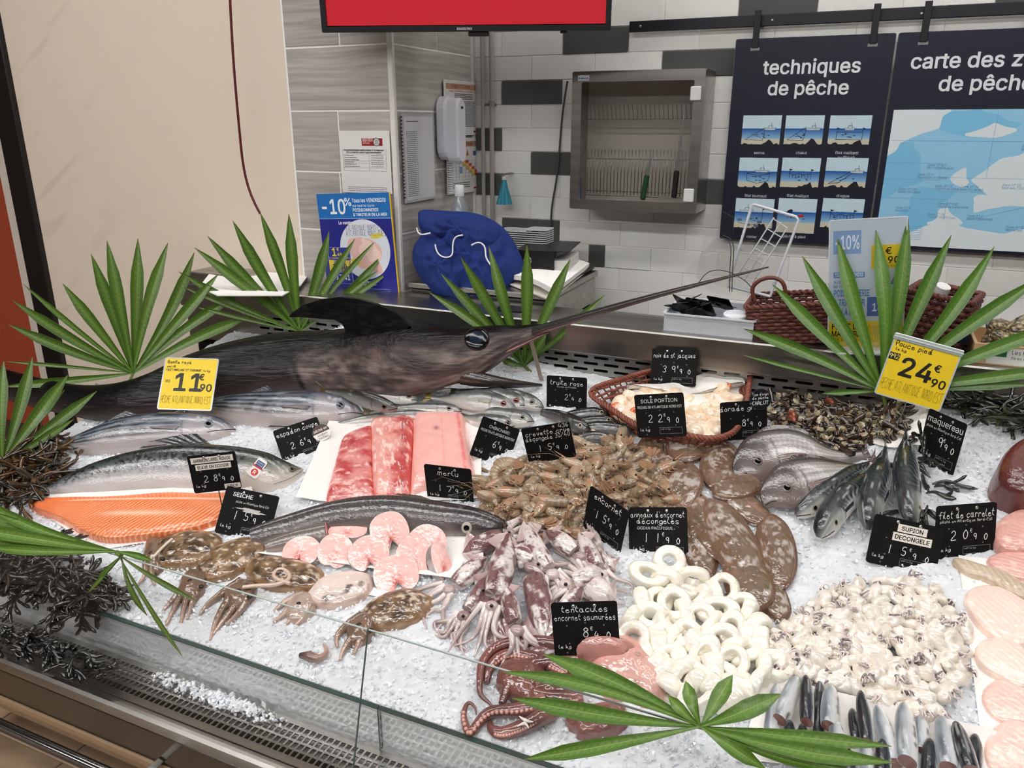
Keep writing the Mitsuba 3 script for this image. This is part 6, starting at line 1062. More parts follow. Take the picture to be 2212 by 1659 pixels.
# ------------------------------------------------------------------ palm leaves
def leaf_fan(label, base, tips, p0, n, w=22, seed=0, petiole=None, group=None, c1=(58, 90, 32), c2=(106, 136, 56), bow=.012, wb=.28, wide=.55, mx_=None):
    r = np.random.default_rng(seed); n = unit(n); t = thing('palm_leaf', label, 'palm leaf', group); B = onP(base[0], base[1], p0, n)
    for k, tp in enumerate(tips):
        ww = (tp[2] if len(tp) > 2 else w)*mpp(B)/2; E = onP(tp[0], tp[1], p0, n); L = np.linalg.norm(E-B); d = (E-B)/L; s = unit(np.cross(n, d)); q = np.linspace(0, 1, 26); lift = r.normal()*.5+.5
        cv = (r.normal()*.018 if len(tp) < 4 else tp[3])*L; S = B+d*(L*q)[:, None]+s*(cv*np.sin(q*math.pi))[:, None]+n*(bow*lift*np.sin(q*math.pi)+.004*(k % 2))[:, None]
        pf = np.interp(q, [0, .15, .40, wide+.08, .77, .81, .91, 1], [wb*.5, wb+.12, .76, 1, .92, .72, .40, .02])*ww; G = np.stack([S+s*(pf*o)[:, None]+n*(pf*f)[:, None] for o, f in ((-1, .30), (-.55, .16), (-.06, .0), (.06, .0), (.55, .16), (1, .30))], 1)
        sh = r.uniform(-.08, .12); c = lerp(C(*c1), C(*c2), np.clip(.25+.45*fbm(np.stack([q*0+k*3, q*2, q*0], -1), 3, seed)+sh*1.4, 0, 1)); c = np.repeat(c[:, None], 6, 1); c[:, 2:4] = lerp(c[:, 2:4], C(142, 168, 92), np.full((26, 2), .55)); c[:, 0] *= .85; tipc = sstep(.95, 1, q)[:, None]*np.ones(6); c = lerp(c, C(126, 104, 60), tipc*.6)
        part(t, 'leaflet', slab(G, .0007, c), 'leaf')
    if petiole is not None:
        P = [B]+[onP(u, v, p0, n) if len(x) == 2 else np.array(x[2:]) for x in petiole for u, v in [x[:2]]]; part(t, 'stalk', tube(spline(P, 12), np.linspace(.004, .0055, 12), 7, C(110, 130, 64)), 'satin', 'green leaf stalk')
    return t
scene['leaf'] = two(bump(prin(.30, .5), lambda p, n, uv: .0004*fb(p.x*180, p.y*180, p.z*180, 2)))
cam_h = lambda p: unit((CAM-p)*[1, 1, 0])
p = ice(288, 812, .03); leaf_fan('large palm fan standing in the ice at the left, in front of the cream wall', (288, 806), [(18, 701), (27, 649, 22), (50, 614, 12), (135, 612), (197, 549, 24), (231, 520, 25), (298, 515, 26), (363, 524, 25), (420, 545, 24), (472, 591, 24), (522, 632, 22), (547, 681, 24), (13, 781, 8), (8, 835, 18)], p, cam_h(p)+[0, 0, .15], 22, 1, [(262, 850), (215, 885)])
p = ice(650, 722, .02); leaf_fan('palm fan standing behind the swordfish dorsal fin', (648, 716), [(420, 535, 22), (385, 586, 18), (448, 510, 23), (503, 477, 24), (562, 459, 22), (624, 462, 24), (711, 499, 24), (767, 515, 18), (811, 520, 12), (834, 544, 16), (816, 584, 14), (851, 581, 12), (383, 614, 8), (411, 659, 8)], p, cam_h(p)+[0, 0, .1], 22, 2, [(655, 740)])
p = ice(1133, 795, .01); leaf_fan('palm fan standing behind the swordfish head and open jaw', (1132, 791), [(926, 631, 20), (953, 591, 22), (995, 556, 24), (1056, 532, 24), (1138, 529, 26), (1232, 559, 24), (1307, 637, 18), (1180, 720, 22), (1080, 775, 16)], p, cam_h(p)+[0, 0, .1], 24, 3, [(1160, 815)])
p = ice(1905, 852, .075); leaf_fan('large bright palm fan at the right behind the yellow barnacle card', (1905, 845), [(1603, 767, 9), (1606, 710, 26), (1668, 614, 28), (1733, 553, 30), (1808, 512, 30), (1892, 497, 30), (1962, 470, 30), (2055, 508, 30), (2148, 533, 30), (2262, 590, 30), (2320, 690, 28), (2330, 790, 24), (1775, 850, 12), (2240, 830, 20)], p, cam_h(p)+[0, 0, .2], 28, 4, [(1915, 880)], c1=(58, 100, 34), c2=(106, 146, 58))
p = ice(-10, 1000, .03); leaf_fan('palm leaf cut by the left edge of the picture above the brown seaweed', (5, 1000), [(-40, 770, 30), (8, 780, 26), (70, 771, 26), (147, 810, 30), (140, 842, 22), (209, 845, 24), (160, 905, 18)], p, cam_h(p)+[0, 0, .35], 26, 5)
gl = np.array([0, gy(ZT), ZT])
p = onP(250, 1190, gl+[0, 0, .012], np.array([0, 0, 1.0])); leaf_fan('palm leaf bundle lying over the front glass at the left', (251, 1192), [(-60, 1072, 26), (-60, 1100, 30), (-40, 1122, 26), (-70, 1140, 30), (-60, 1160, 26), (-30, 1182, 22), (331, 1212, 14), (300, 1201, 9)], p, np.array([.15, -.75, .65]), 24, 6, [(262, 1200)])
p2 = p+np.array([0, .012, -.004]); leaf_fan('drooping palm strips hanging inside the front glass below the left bundle', (262, 1203), [(425, 1298, 14), (397, 1416, 13), (190, 1280, 9), (215, 1250, 12), (318, 1330, 16)], p2, np.array([.1, -.95, .3]), 12, 7, c1=(62, 92, 40), c2=(110, 132, 60))
p = onP(1511, 1569, gl+[0, 0, .02], np.array([0, 0, 1.0])); leaf_fan('palm leaf spread over the front glass before the squid rings', (1514, 1570), [(1172, 1413, 44), (1086, 1452, 30), (1106, 1508, 40), (1133, 1641, 34), (1443, 1502, 24), (1482, 1472, 30), (1582, 1458, 36), (1688, 1500, 40), (1926, 1612, 30), (1932, 1648, 34), (1860, 1668, 26), (1655, 1662, 30)], p, np.array([-.05, -.7, .7]), 30, 8, c1=(60, 96, 34), c2=(112, 142, 58), wb=.2, wide=.5)
# ------------------------------------------------------------------ behind the counter
def quadframe(q, fn):
    """frame, centre and size of a flat rectangle whose corners (tl, tr, br, bl, pixels) lie on the plane met by fn(u, v)"""
    P = [fn(*a) for a in q]; x = unit((P[1]-P[0])+(P[2]-P[3])); n = unit(np.cross(x, (P[0]-P[3])+(P[1]-P[2]))); y = np.cross(n, x); c = np.mean(P, 0)
    return np.stack([x, y, n], 1), c, (np.linalg.norm(P[1]-P[0])+np.linalg.norm(P[2]-P[3]))/2, (np.linalg.norm(P[0]-P[3])+np.linalg.norm(P[1]-P[2]))/2
def card(w, h, th, c, r=.001): return poly3(rrect(w, h, r), th, C(*c)).x(None, (0, 0, -th))
# ---- television
tvn = unit(rot([0, 0, 1], 0)@np.array([math.sin(math.radians(19.5)), -math.cos(math.radians(19.5)), -.06])); tvp = CAM+ray(1010, 69)*2.3
P1, P2 = onP(698, 71, tvp, tvn), onP(1319, 66, tvp, tvn); TW = np.linalg.norm(P2-P1); tx = unit(P2-P1); ty = np.cross(tvn, tx); THH = TW*.575; tc = (P1+P2)/2+ty*THH/2; R = np.stack([tx, ty, tvn], 1)
t = thing('television', 'black framed television showing a plain red screen, hanging above the counter', 'television')
bz = .0155; part(t, 'bezel', (poly3(rrect(TW, THH, .004).difference(rrect(TW-2*bz, THH-2*bz, .001)), .012, C(18, 18, 22)).x(None, (0, 0, -.002))+b2(-TW/2+.004, TW/2-.004, -THH/2+.004, THH/2-.004, -.05, -.004, C(16, 16, 18), .006)).x(R, tc), 'satin', 'black bezel')
sq = M([[-TW/2+bz, -THH/2+bz*1.2, 0], [TW/2-bz, -THH/2+bz*1.2, 0], [TW/2-bz, THH/2-bz, 0], [-TW/2+bz, THH/2-bz, 0]], [[0, 1, 2], [0, 2, 3]], C(120, 20, 24))
k = part(t, 'screen', sq.x(R, tc), 'gloss', 'lit red screen'); scene[k]['emitter'] = {'type': 'area', 'radiance': {'type': 'rgb', 'value': [.34, .017, .024]}}
part(t, 'logo', Print().text('SAMSUNG', .0065, C(200, 200, 204), 0, 0, bold=True).mesh().x(None, (.0, -THH/2+.0045, .0102)).x(R, tc), 'satin', 'small grey brand lettering')
part(t, 'sensor', b2(-.06, .0, -.012, 0, -.03, .004, C(20, 20, 22), .002).x(None, (.07, -THH/2, 0)).x(R, tc), 'satin'); part(t, 'sensor', b2(-.01, .01, -.006, 0, -.02, .004, C(20, 20, 22), .002).x(None, (TW*.34, -THH/2, 0)).x(R, tc), 'satin')
part(t, 'wall_arm', tube([tc-tvn*.05, tc-tvn*.22+[0, 0, .05]], .03, 10, C(24, 24, 26))+b2(-.1, .1, -.1, .1, 0, .02, C(24, 24, 26)).x(R, tc-tvn*.072), 'satin'); part(t, 'ceiling_pole', tube([tc-tvn*.22+[0, 0, .0], [*(tc-tvn*.22)[:2], CEIL]], .022, 10, C(24, 24, 26)), 'satin')
one('hanging_cable', 'thin dark red cable hanging down in front of the cream wall', 'cable', tube(spline([[*onY(490, -200, 2.2)[:2], CEIL]]+[onY(u, v, 2.2) for u, v in ((496, -20), (500, 60), (508, 180), (518, 290), (530, 380), (546, 430), (562, 462))], 60), .0042, 8, C(110, 38, 36)), 'satin')
# ---- papers and phone on the pillar
GR_ = C(120, 120, 122)
Yp = PY0-.012
def on_pillar(u, v): return onY(u, v, Yp)
def on_side(u, v): return onX(u, v, PX1+.012)
R, c, w, h = quadframe([(733, 281), (842, 283), (846, 418), (739, 416)], on_pillar); t = thing('certificate', 'white certificate sheet with a red and grey stamp on the tiled pillar', 'notice'); part(t, 'sheet', card(w, h, .0006, (226, 225, 223)).x(R, c), 'paper')
pr = Print(); X, Y = lambda a: (a-.5)*w, lambda b: (b-.5)*h
pr.rect(X(.45), X(.86), Y(.76), Y(.88), C(160, 54, 62)); pr.up(); pr.text('BUREAU VERITAS', .010*1, C(235, 210, 210), X(.47), Y(.83), 'l', bold=True, width=.2*w); pr.text('Certification', .006, C(235, 210, 210), X(.47), Y(.79), 'l', width=.14*w); pr.shape(Point(0, 0).buffer(.0135), C(200, 200, 198), X(.745), Y(.82)).up().shape(Point(0, 0).buffer(.0135).difference(Point(0, 0).buffer(.0115)), C(90, 90, 92), X(.745), Y(.82))
for k in range(5): pr.line([(X(.745)-.006, Y(.82)-.006+k*.003), (X(.745)+.006, Y(.82)-.006+k*.003)], .0009, C(110, 110, 112))
pr.text('Document justificatif relatif \u00e0 l\'article 29 du r\u00e8glement', .0045, C(50, 50, 54), X(.48), Y(.68), bold=True, width=.8*w); pr.text('(CE) n. 834/2007 relatif \u00e0 l\'agriculture biologique', .0045, C(50, 50, 54), X(.48), Y(.645), bold=True, width=.7*w)
for a in (.70, .63, .52, .48, .41, .36): pr.line([(X(.06), Y(a)), (X(.92), Y(a))], .0005, GR_)
for xx in (.06, .92, .58): pr.line([(X(xx), Y(.36)), (X(xx), Y(.70))], .0005, GR_)
for k in range(6): pr.scribble(X(.08), X(.08+.2+.05*(k % 3)), Y(.60-.035*k), .0022, C(110, 110, 114), k); pr.scribble(X(.62), X(.86), Y(.60-.035*k), .0018, C(120, 120, 124), k+9)
for k in range(3): pr.scribble(X(.12), X(.9), Y(.03+.03*k), .0016, C(130, 130, 134), k+20)
part(t, 'print', pr.mesh().x(R, c), 'satin')
# price list in a punched sleeve, on the side of the pillar
R, c, w, h = quadframe([(866, 246), (937, 246), (941, 428), (875, 440)], on_side); t = thing('price_list', 'grey plastic sleeve with a printed list on the side of the pillar', 'notice'); part(t, 'sleeve', card(w, h, .001, (182, 182, 186)).x(R, c), 'gloss'); pr = Print(); X, Y = lambda a: (a-.5)*w, lambda b: (b-.5)*h
for k in range(24): pr.rect(X(-.03), X(.03), Y(.06+.039*k), Y(.06+.039*k+.018), C(70, 70, 74))
pr.rect(X(.08), X(.97), Y(.03), Y(.97), C(206, 206, 208)); pr.up(); pr.scribble(X(.14), X(.5), Y(.91), .004, C(90, 90, 96), 77)
for k in range(34): pr.scribble(X(.12), X(.42), Y(.07+.022*k), .0032, C(140, 140, 146), k); pr.rect(X(.43), X(.455), Y(.07+.022*k), Y(.078+.022*k), C(120, 120, 126))
part(t, 'print', pr.mesh().x(R, c), 'satin')
for i, (q, lb) in enumerate([([(958, 174), (1031, 175), (1032, 294), (961, 291)], 'upper white hygiene notice with an orange heading behind the wall phone'), ([(962, 298), (1034, 297), (1036, 413), (968, 420)], 'lower white notice with a yellow and red calendar grid behind the wall phone')]):
    R, c, w, h = quadframe(q, on_side); t = thing('wall_notice', lb, 'notice'); part(t, 'sheet', card(w, h, .0008, (222, 221, 220)).x(R, c), 'paper'); pr = Print(); X, Y = lambda a: (a-.5)*w, lambda b: (b-.5)*h
    pr.rect(X(.06), X(.94), Y(.84), Y(.94), C(190, 150, 128)).up(); pr.text(["R\u00e8gles d'hygi\u00e8ne", 'Plan de nettoyage'][i], .013, C(120, 84, 70), X(.5), Y(.87), width=.7*w)
    if i == 0:
        pr.text('Lavage et d\u00e9sinfection des mains', .009, C(190, 120, 90), X(.5), Y(.79), width=.8*w); pr.rect(X(.34), X(.92), Y(.16), Y(.62), C(200, 201, 206)).up()
        for k in range(18): pr.scribble(X(.3), X(.9), Y(.16+.027*k), .003, C(128, 130, 140), k)
        for k in range(4): pr.scribble(X(.3), X(.85), Y(.66+.03*k), .0035, C(120, 110, 110), k+40)
        pr.rect(X(.86), X(.92), Y(.05), Y(.08), C(170, 40, 40))
    else:
        for xx, cc in ((.3, (200, 110, 70)), (.62, (200, 110, 70))): pr.shape(Polygon([(-.012, 0), (.012, 0), (0, .022)]), C(*cc), X(xx), Y(.68))
        pr.rect(X(.8), X(.9), Y(.68), Y(.76), C(70, 90, 150))
        for a in range(7): pr.line([(X(.08), Y(.24+.06*a)), (X(.95), Y(.24+.06*a))], .0008, C(150, 150, 156))
        for a in range(10): pr.line([(X(.08+.0966*a), Y(.24)), (X(.08+.0966*a), Y(.60))], .0008, C(150, 150, 156))
        for a, b, cc in ((4, 5, (222, 200, 60)), (5, 5, (206, 60, 60)), (4, 4, (190, 170, 120)), (5, 4, (222, 200, 60)), (6, 4, (206, 60, 60)), (5, 3, (190, 170, 120)), (6, 3, (222, 200, 60)), (7, 3, (206, 60, 60)), (6, 2, (190, 170, 120)), (7, 2, (222, 200, 60)), (8, 2, (206, 60, 60)), (3, 3, (130, 160, 200)), (7, 1, (222, 200, 60)), (8, 1, (206, 60, 60)), (3, 2, (130, 160, 200))): pr.rect(X(.085+.0966*a), X(.17+.0966*a), Y(.245+.06*b), Y(.295+.06*b), C(*cc))
        for k in range(3): pr.scribble(X(.1), X(.7), Y(.1+.04*k), .004, C(120, 120, 126), k)
        pr.rect(X(.82), X(.9), Y(.06), Y(.09), C(170, 40, 40))
    part(t, 'print', pr.mesh().x(R, c), 'satin')
a, b = on_side(941, 207), on_side(962, 345); t = thing('wall_phone', 'white wall phone with a chunky handset on the side of the pillar', 'telephone')
cy, cz, hh = (on_side(950, 275)[1]), 1.47, abs(a[2]-b[2])/2; cz = (a[2]+b[2])/2
def hull_rr(sx, sy, sz, r, c): return box(0, 0, 0, sx, sy, sz, c, r)
def lozenge(wy, hz, x0, x1, c, k=10):
    P = rrect(wy, hz, wy*.49); P2 = P.buffer(-.006); m = trimesh.convex.convex_hull(np.array([[x0, a_, b_] for a_, b_ in P.exterior.coords]+[[x1-.008, a_, b_] for a_, b_ in P.exterior.coords]+[[x1, a_, b_] for a_, b_ in P2.exterior.coords])); return M(m.vertices, m.faces, C(*c)).flat()
x_ = PX1+.012; part(t, 'base', lozenge(.085, hh*2.0, 0, .035, (214, 214, 222)).x(None, (x_, cy+.02, cz)), 'satin'); part(t, 'handset', (lozenge(.062, hh*2.05, 0, .045, (222, 222, 230)).x(None, (x_+.034, cy+.02, cz-.008))), 'gloss', 'curved white handset')
part(t, 'key', b2(0, .004, -.006, .006, -.004, .004, C(60, 60, 64)).x(None, (x_+.078, cy+.02, cz+.07)), 'satin'); part(t, 'coil_cord', tube([[x_+.02+.010*math.cos(q), cy+.03+.010*math.sin(q), cz-hh-.002-q*.0013] for q in np.linspace(0, 88, 260)], .0024, 5, C(215, 215, 218)), 'satin')
# ---- promotional poster standing on the ledge
R, c, w, h = quadframe([(697, 417), (850, 419), (852, 641), (697, 641)], lambda u, v: onY(u, v, PY0-.04)); t = thing('promotion_poster', 'blue poster announcing minus ten percent on Fridays standing before the pillar', 'poster'); part(t, 'sheet', card(w, h, .0016, (62, 66, 152)).x(R, c), 'gloss'); pr = Print(); X, Y = lambda a: (a-.5)*w, lambda b: (b-.5)*h
WW, YL = C(240, 240, 244), C(240, 218, 60)
pr.rect(X(0), X(1), Y(.765), Y(1), C(52, 128, 196)).up(); pr.rect(X(0), X(1), Y(.762), Y(.768), C(150, 190, 225)); pr.text('-10', .135*h, WW, X(.06), Y(.81), 'l', bold=True, width=.33*w); pr.text('%', .07*h, WW, X(.43), Y(.885), bold=True, width=.1*w)
for k, (tx, s, b_) in enumerate([('Tous les VENDREDIS', .034, True), ('sur tout le rayon', .024, False), ('POISSONNERIE', .028, True), ('& TRAITEUR DE LA MER', .028, True)]): pr.text(tx, s*h, WW, X(.49), Y(.915-.043*k), 'l', bold=b_, width=.46*w)
pr.text('Le vendredi 12 octobre', .030*h, WW, X(.5), Y(.71), bold=True, width=.46*w); pr.shape(Point(0, 0).buffer(.345*w, 24), C(224, 228, 236), X(.60), Y(.47)); pr.up(); pr.shape(Polygon(ell(0, 0, .24*w, .19*w, 30, 40, wob=.3, seed=5)), C(232, 196, 190), X(.63), Y(.44)); pr.up(); pr.shape(Polygon(ell(0, 0, .15*w, .10*w, 40, 40, wob=.3, seed=6)), C(242, 214, 206), X(.66), Y(.46)); pr.shape(Polygon(ell(0, 0, .07*w, .035*w, 20, 20)), C(222, 200, 90), X(.46), Y(.35)).shape(Polygon(ell(0, 0, .09*w, .03*w, -10, 20)), C(226, 214, 110), X(.78), Y(.60))
pr.up(); pr.text('ATLANTIQUE NORD EST', .05*h, C(70, 72, 84), X(.62), Y(.655), font='h', w=.05, width=.54*w); pr.text('ATLANTIQUE NORD OUEST', .05*h, C(70, 72, 84), X(.65), Y(.60), font='h', w=.05, width=.58*w)
pr.rect(X(.07), X(.39), Y(.13), Y(.49), C(150, 160, 210)).up(); pr.rect(X(.08), X(.38), Y(.135), Y(.485), C(66, 72, 158)); pr.rect(X(.07), X(.39), Y(.245), Y(.365), YL).up(); pr.text('1', .075*h, YL, X(.16), Y(.405), bold=True); pr.text('\u20ac', .03*h, YL, X(.215), Y(.455), bold=True); pr.text('49', .032*h, YL, X(.235), Y(.405), bold=True); pr.text("D'ECONOMIES SUR LA CARTE", .012*h, YL, X(.23), Y(.378), width=.3*w); pr.text('Le kg', .018*h, BK, X(.2), Y(.34)); pr.text('14,90', .055*h, BK, X(.22), Y(.272), bold=True, width=.2*w); pr.text('Prix pay\u00e9 en caisse', .014*h, BK, X(.23), Y(.25), width=.26*w); pr.text('13,41', .05*h, WW, X(.25), Y(.17), bold=True, width=.2*w)
pr.text('QUELOTTE', .034*h, WW, X(.56), Y(.125), bold=True, width=.3*w)
for k in range(4): pr.scribble(X(.1), X(.9), Y(.03+.018*k), .0018, C(150, 156, 205), k)
part(t, 'print', pr.mesh().x(R, c), 'satin', 'white and yellow lettering'); part(t, 'edge', (b2(w/2, w/2+.004, -h/2, h/2, -.004, .001, C(226, 190, 60))).x(R, c), 'satin', 'yellow edge'); part(t, 'foot', b2(-w*.3, w*.3, -h/2-.002, -h/2+.004, -.002, .035, C(190, 195, 200), .001).x(R, c), 'gloss')
# ---- pipes, bottle, brush, trays, binder, desk, notebook, bag
for k, (u, rr_) in enumerate([(1043, .0075), (1062, .0085)]):
    a = onY(u, 240, YB-.025); one('wall_pipe', ['thinner of the two pale vertical pipes in the wall corner', 'thicker of the two pale vertical pipes, with a clamp'][k], 'pipe', tube([[a[0], a[1], .3], [a[0], a[1], CEIL]], rr_, 12, C(176, 172, 168))+(join([tube([[a[0]-.03, a[1], z], [a[0]+.012, a[1]+.02, z]], .004, 8, C(130, 126, 122)) for z in (onY(u, 226, YB)[2],)])+tube([[a[0], a[1], onY(u, 222, YB)[2]-.012], [a[0], a[1], onY(u, 222, YB)[2]+.006]], rr_+.003, 12, C(150, 146, 142)) if k else M()), 'satin')
DZ = 1.08; dx1 = onZ(1289, 586, DZ)[0]; DX0, DX1, DY0, DY1 = PX1+.03, dx1, 2.275, 2.76
t = thing('steel_desk', 'small steel work table behind the counter with notebook and binder on it', 'table'); part(t, 'top', b2(DX0, DX1, DY0, DY1, DZ-.02, DZ, (.55, .55, .55), .004), 'steel'); part(t, 'drawer', b2(DX0+.01, DX1-.004, DY0+.01, DY1-.02, DZ-.115, DZ-.02, (.5, .5, .5), .004), 'steel')
for a, b in ((DX0+.03, DY0+.03), (DX1-.03, DY0+.03), (DX0+.03, DY1-.03), (DX1-.03, DY1-.03)): part(t, 'leg', b2(a-.018, a+.018, b-.018, b+.018, 0, DZ-.1, (.5, .5, .5), .003), 'steel')
b_ = np.array([onY(993, 440, 2.5)[0], 2.5, DZ]); Hb = onY(993, 400, 2.5)[2]-DZ
t = thing('sanitizer_bottle', 'clear plastic bottle with a white cap and label beside the pillar', 'bottle'); part(t, 'body', lathe([(0, 0), (.031, 0), (.034, .006), (.034, Hb*.62), (.030, Hb*.74), (.016, Hb*.86), (.0135, Hb*.9)], 28, C(150, 156, 160)).x(None, b_), 'gloss'); part(t, 'label', lathe([(.0345, Hb*.08), (.0347, Hb*.09), (.0347, Hb*.5), (.0345, Hb*.51)], 28, C(228, 228, 232)).x(None, b_), 'satin', 'white label'); part(t, 'cap', lathe([(0, Hb*.88), (.0165, Hb*.88), (.0165, Hb*.995), (.014, Hb), (0, Hb)], 20, C(238, 238, 240)).x(None, b_), 'satin', 'white screw cap'); part(t, 'label_patch', b2(-.009, .009, -.036, -.034, Hb*.2, Hb*.46, C(206, 120, 96)).x(rot([0, 0, 1], 28), b_), 'satin', 'small orange label patch')
a, b = onY(1094, 388, 2.8), onY(1095, 440, 2.8); t = thing('turquoise_brush', 'turquoise pleated brush with a white tip hanging by the pipes', 'brush')
ang = np.arange(28)/28*2*math.pi; zz = np.linspace(0, 1, 12); rr2 = (.028-.020*zz)[:, None]*(1+.16*(np.arange(28) % 2)[None]*(1-zz[:, None])); Vv = np.stack([a[0]+rr2*np.cos(ang), a[1]-.02+rr2*np.sin(ang), (b[2]+(a[2]-b[2])*zz)[:, None]+0*rr2], -1)
part(t, 'bristles', M(Vv.reshape(-1, 3), gridf(12, 28, True), C(58, 150, 170)).flat(), 'satin'); part(t, 'tip', lathe([(0, 0), (.009, 0), (.009, .014), (.005, .02), (0, .02)], 12, C(226, 226, 226)).x(None, (a[0], a[1]-.02, a[2])), 'satin', 'white tip'); part(t, 'hook', b2(-.006, .006, -.04, .05, .018, .024, C(150, 150, 150)).x(None, (a[0], a[1]+.0, a[2])), 'metalvc')
for st, (u, v, n_, w_) in enumerate([(1120, 482, 9, .13), (1165, 484, 10, .085)]):
    p = onY(u, v, 2.62); p[2] = DZ+.0895
    for k in range(n_): one('food_tray', [f'wide clear plastic food tray, {ORD[k]} from the bottom of the left stack', f'smaller clear plastic food tray, {ORD[k]} from the bottom of the right stack'][st], 'tray', poly3(rrect(w_, .09, .014).difference(rrect(w_-.008, .082, .011)), .0035, C(196, 202, 200)).x(None, (p[0], p[1], p[2]+.0075*k))+poly3(rrect(w_-.006, .084, .012), .0008, C(150, 158, 156)).x(None, (p[0], p[1], p[2]+.0075*k+.001)), 'gloss', ['wide trays in the left stack', 'smaller trays in the right stack'][st])
a = onY(1128, 492, 2.62); one('pale_box', 'pale box under the plastic food trays at the wall', 'box', b2(a[0]-.08, a[0]+.16, 2.55, 2.70, DZ, DZ+.089, C(200, 198, 196), .004), 'satin')
t = thing('black_case', 'soft black case under the binder at the right of the desk', 'case'); part(t, 'body', b2(DX1-.30, DX1-.01, 2.50, 2.75, DZ+.001, DZ+.03, C(28, 28, 30), .010), 'satin')
t = thing('ring_binder', 'black ring binder lying on the desk with a silver finger ring', 'binder'); bp = onY(1185, 545, 2.55); bp[2] = DZ+.0305; Rb = rot([0, 0, 1], 10)
part(t, 'cover', (b2(-.09, .09, -.10, .14, 0, .003, C(22, 22, 24), .001)+b2(-.09, .09, -.10, .14, .077, .080, C(22, 22, 24), .001)+b2(-.09, .04, -.103, -.098, 0, .080, C(24, 24, 26), .001)+b2(-.092, -.088, -.10, .14, 0, .08, C(24, 24, 26), .001)).x(Rb, bp), 'satin'); part(t, 'finger_ring', tube([[-.052+.013*math.cos(q), -.105, .045+.013*math.sin(q)] for q in np.linspace(0, 6.283, 25)], .0022, 6, C(200, 200, 200)).x(Rb, bp), 'metalvc', 'silver finger ring'); part(t, 'pages', b2(-.08, .086, -.092, .13, .006, .045, C(206, 204, 200), .002).x(Rb, bp), 'paper', 'stack of pages')
q = np.array([onZ(u, v, DZ+.02) for u, v in ((1122, 545), (1272, 578), (1196, 638), (1106, 604))]); t = thing('notebook', 'open white notebook with handwriting on the steel desk', 'notebook')
x = unit(q[1]-q[0]); n = np.array([0, 0, 1.0]); y = np.cross(n, x); 
G = np.array([[q[0]*(1-a)*(1-b)+q[1]*a*(1-b)+q[2]*a*b+q[3]*(1-a)*b+np.array([0, 0, .012*math.sin(a*3.1)]) for b in np.linspace(0, 1, 10)] for a in np.linspace(0, 1, 24)]); part(t, 'pages', slab(G, .016, C(236, 235, 232)), 'paper'); part(t, 'under_sheets', slab(G*[1, 1, 0]+[-.006, -.01, DZ+.004], .004, C(216, 212, 204)), 'paper')
pr = Print()
for k in range(6): pr.scribble(-.09+.01*k, .10, .05-.022*k, .0022, C(130, 132, 140), k)
pr.scribble(-.05, .06, .07, .003, C(120, 122, 130), 8); Rn = np.stack([x, y, n], 1); part(t, 'writing', pr.mesh().x(Rn, q.mean(0)+[0, 0, .014]), 'satin')
one('paper_stack', 'few loose white sheets on the left end of the steel ledge', 'paper', slab(np.array([[onZ(u, v, LZ+.03) for u, v in ((455, 590+k*0), (430, 622))]+[onZ(470, 640, LZ+.02)] for k in (0,)]+[[onZ(u, v, LZ+.02) for u, v in ((560, 588), (560, 618), (560, 640))]]+[[onZ(u, v, LZ+.012) for u, v in ((664, 598), (650, 618), (610, 640))]]), .004, C(232, 230, 228)), 'paper')
one('steel_tray', 'steel box under the loose sheets at the left end of the ledge', 'box', b2(LX0+.02, LX0+.26, LY0+.03, LY1-.02, LZ, LZ+.035, (.5, .5, .5), .004), 'steel')
# blue bag
def vdome(L, p0, n, H, col, nr=26, wr=.0, seed=1, p=2.2):
    n = unit(n); O_ = np.array([onP(u, v, p0, n) for u, v in L]); c0 = O_.mean(0); k = len(L); r = np.linspace(0, 1, nr)**.8; P = c0+(O_-c0)*r[:, None, None]; th = np.arange(k)/k*2*math.pi
    h = H*(1-r**p)**(1/p); f = fbm(P, 9, seed)-.5; fold = np.sin(th[None]*5+f*14)*wr*.5*(r*(1-r)*4)[:, None]+f*wr*4*(1-r**3)[:, None]+((1-np.abs(2*fbm(P*[1, 1, .45], 13, seed+5, 3)-1))**3-.5)*wr*3.4*(1-r**6)[:, None]; F_ = P+(h[:, None]+fold)[..., None]*n; Bk = P-(h*.6)[:, None, None]*n; m = M(F_.reshape(-1, 3), gridf(nr, k, True), col(r[:, None]*np.ones(k), np.ones((nr, 1))*th, P).reshape(-1, 3))+M(Bk.reshape(-1, 3), gridf(nr, k, True)[:, ::-1], col(r[:, None]*np.ones(k), np.ones((nr, 1))*th, P).reshape(-1, 3)); return m
bgp = onY(1010, 560, 2.36); bn = np.array([.25, -1, .35])
t = thing('blue_apron_bag', 'bulky royal blue fabric bag with white piping heaped behind the swordfish', 'bag'); L = closed([(905, 462), (960, 456), (1030, 462), (1085, 490), (1120, 540), (1130, 580), (1105, 615), (1080, 650), (1020, 662), (955, 650), (915, 610), (893, 565), (898, 530), (912, 505)], 200)
part(t, 'cloth', vdome(L, bgp, bn, .085, lambda R, Th, P: lerp(C(44, 62, 120), C(54, 76, 142), fbm(P, 20, 7)), 60, .010, 3), 'matte')
part(t, 'upper_fold', vdome(closed([(905, 466), (960, 462), (1040, 476), (1085, 512), (1060, 540), (1000, 530), (950, 518), (915, 506)], 70), bgp+unit(bn)*.045, bn, .045, lambda R, Th, P: lerp(C(44, 62, 120), C(54, 76, 142), fbm(P, 22, 8)), 20, .006, 5), 'matte'); part(t, 'lower_fold', vdome(closed([(905, 540), (945, 512), (985, 545), (1000, 600), (985, 645), (940, 625), (908, 590)], 70), bgp+unit(bn)*.04, bn, .05, lambda R, Th, P: lerp(C(44, 62, 120), C(54, 76, 142), fbm(P, 22, 9)), 20, .008, 6), 'matte')
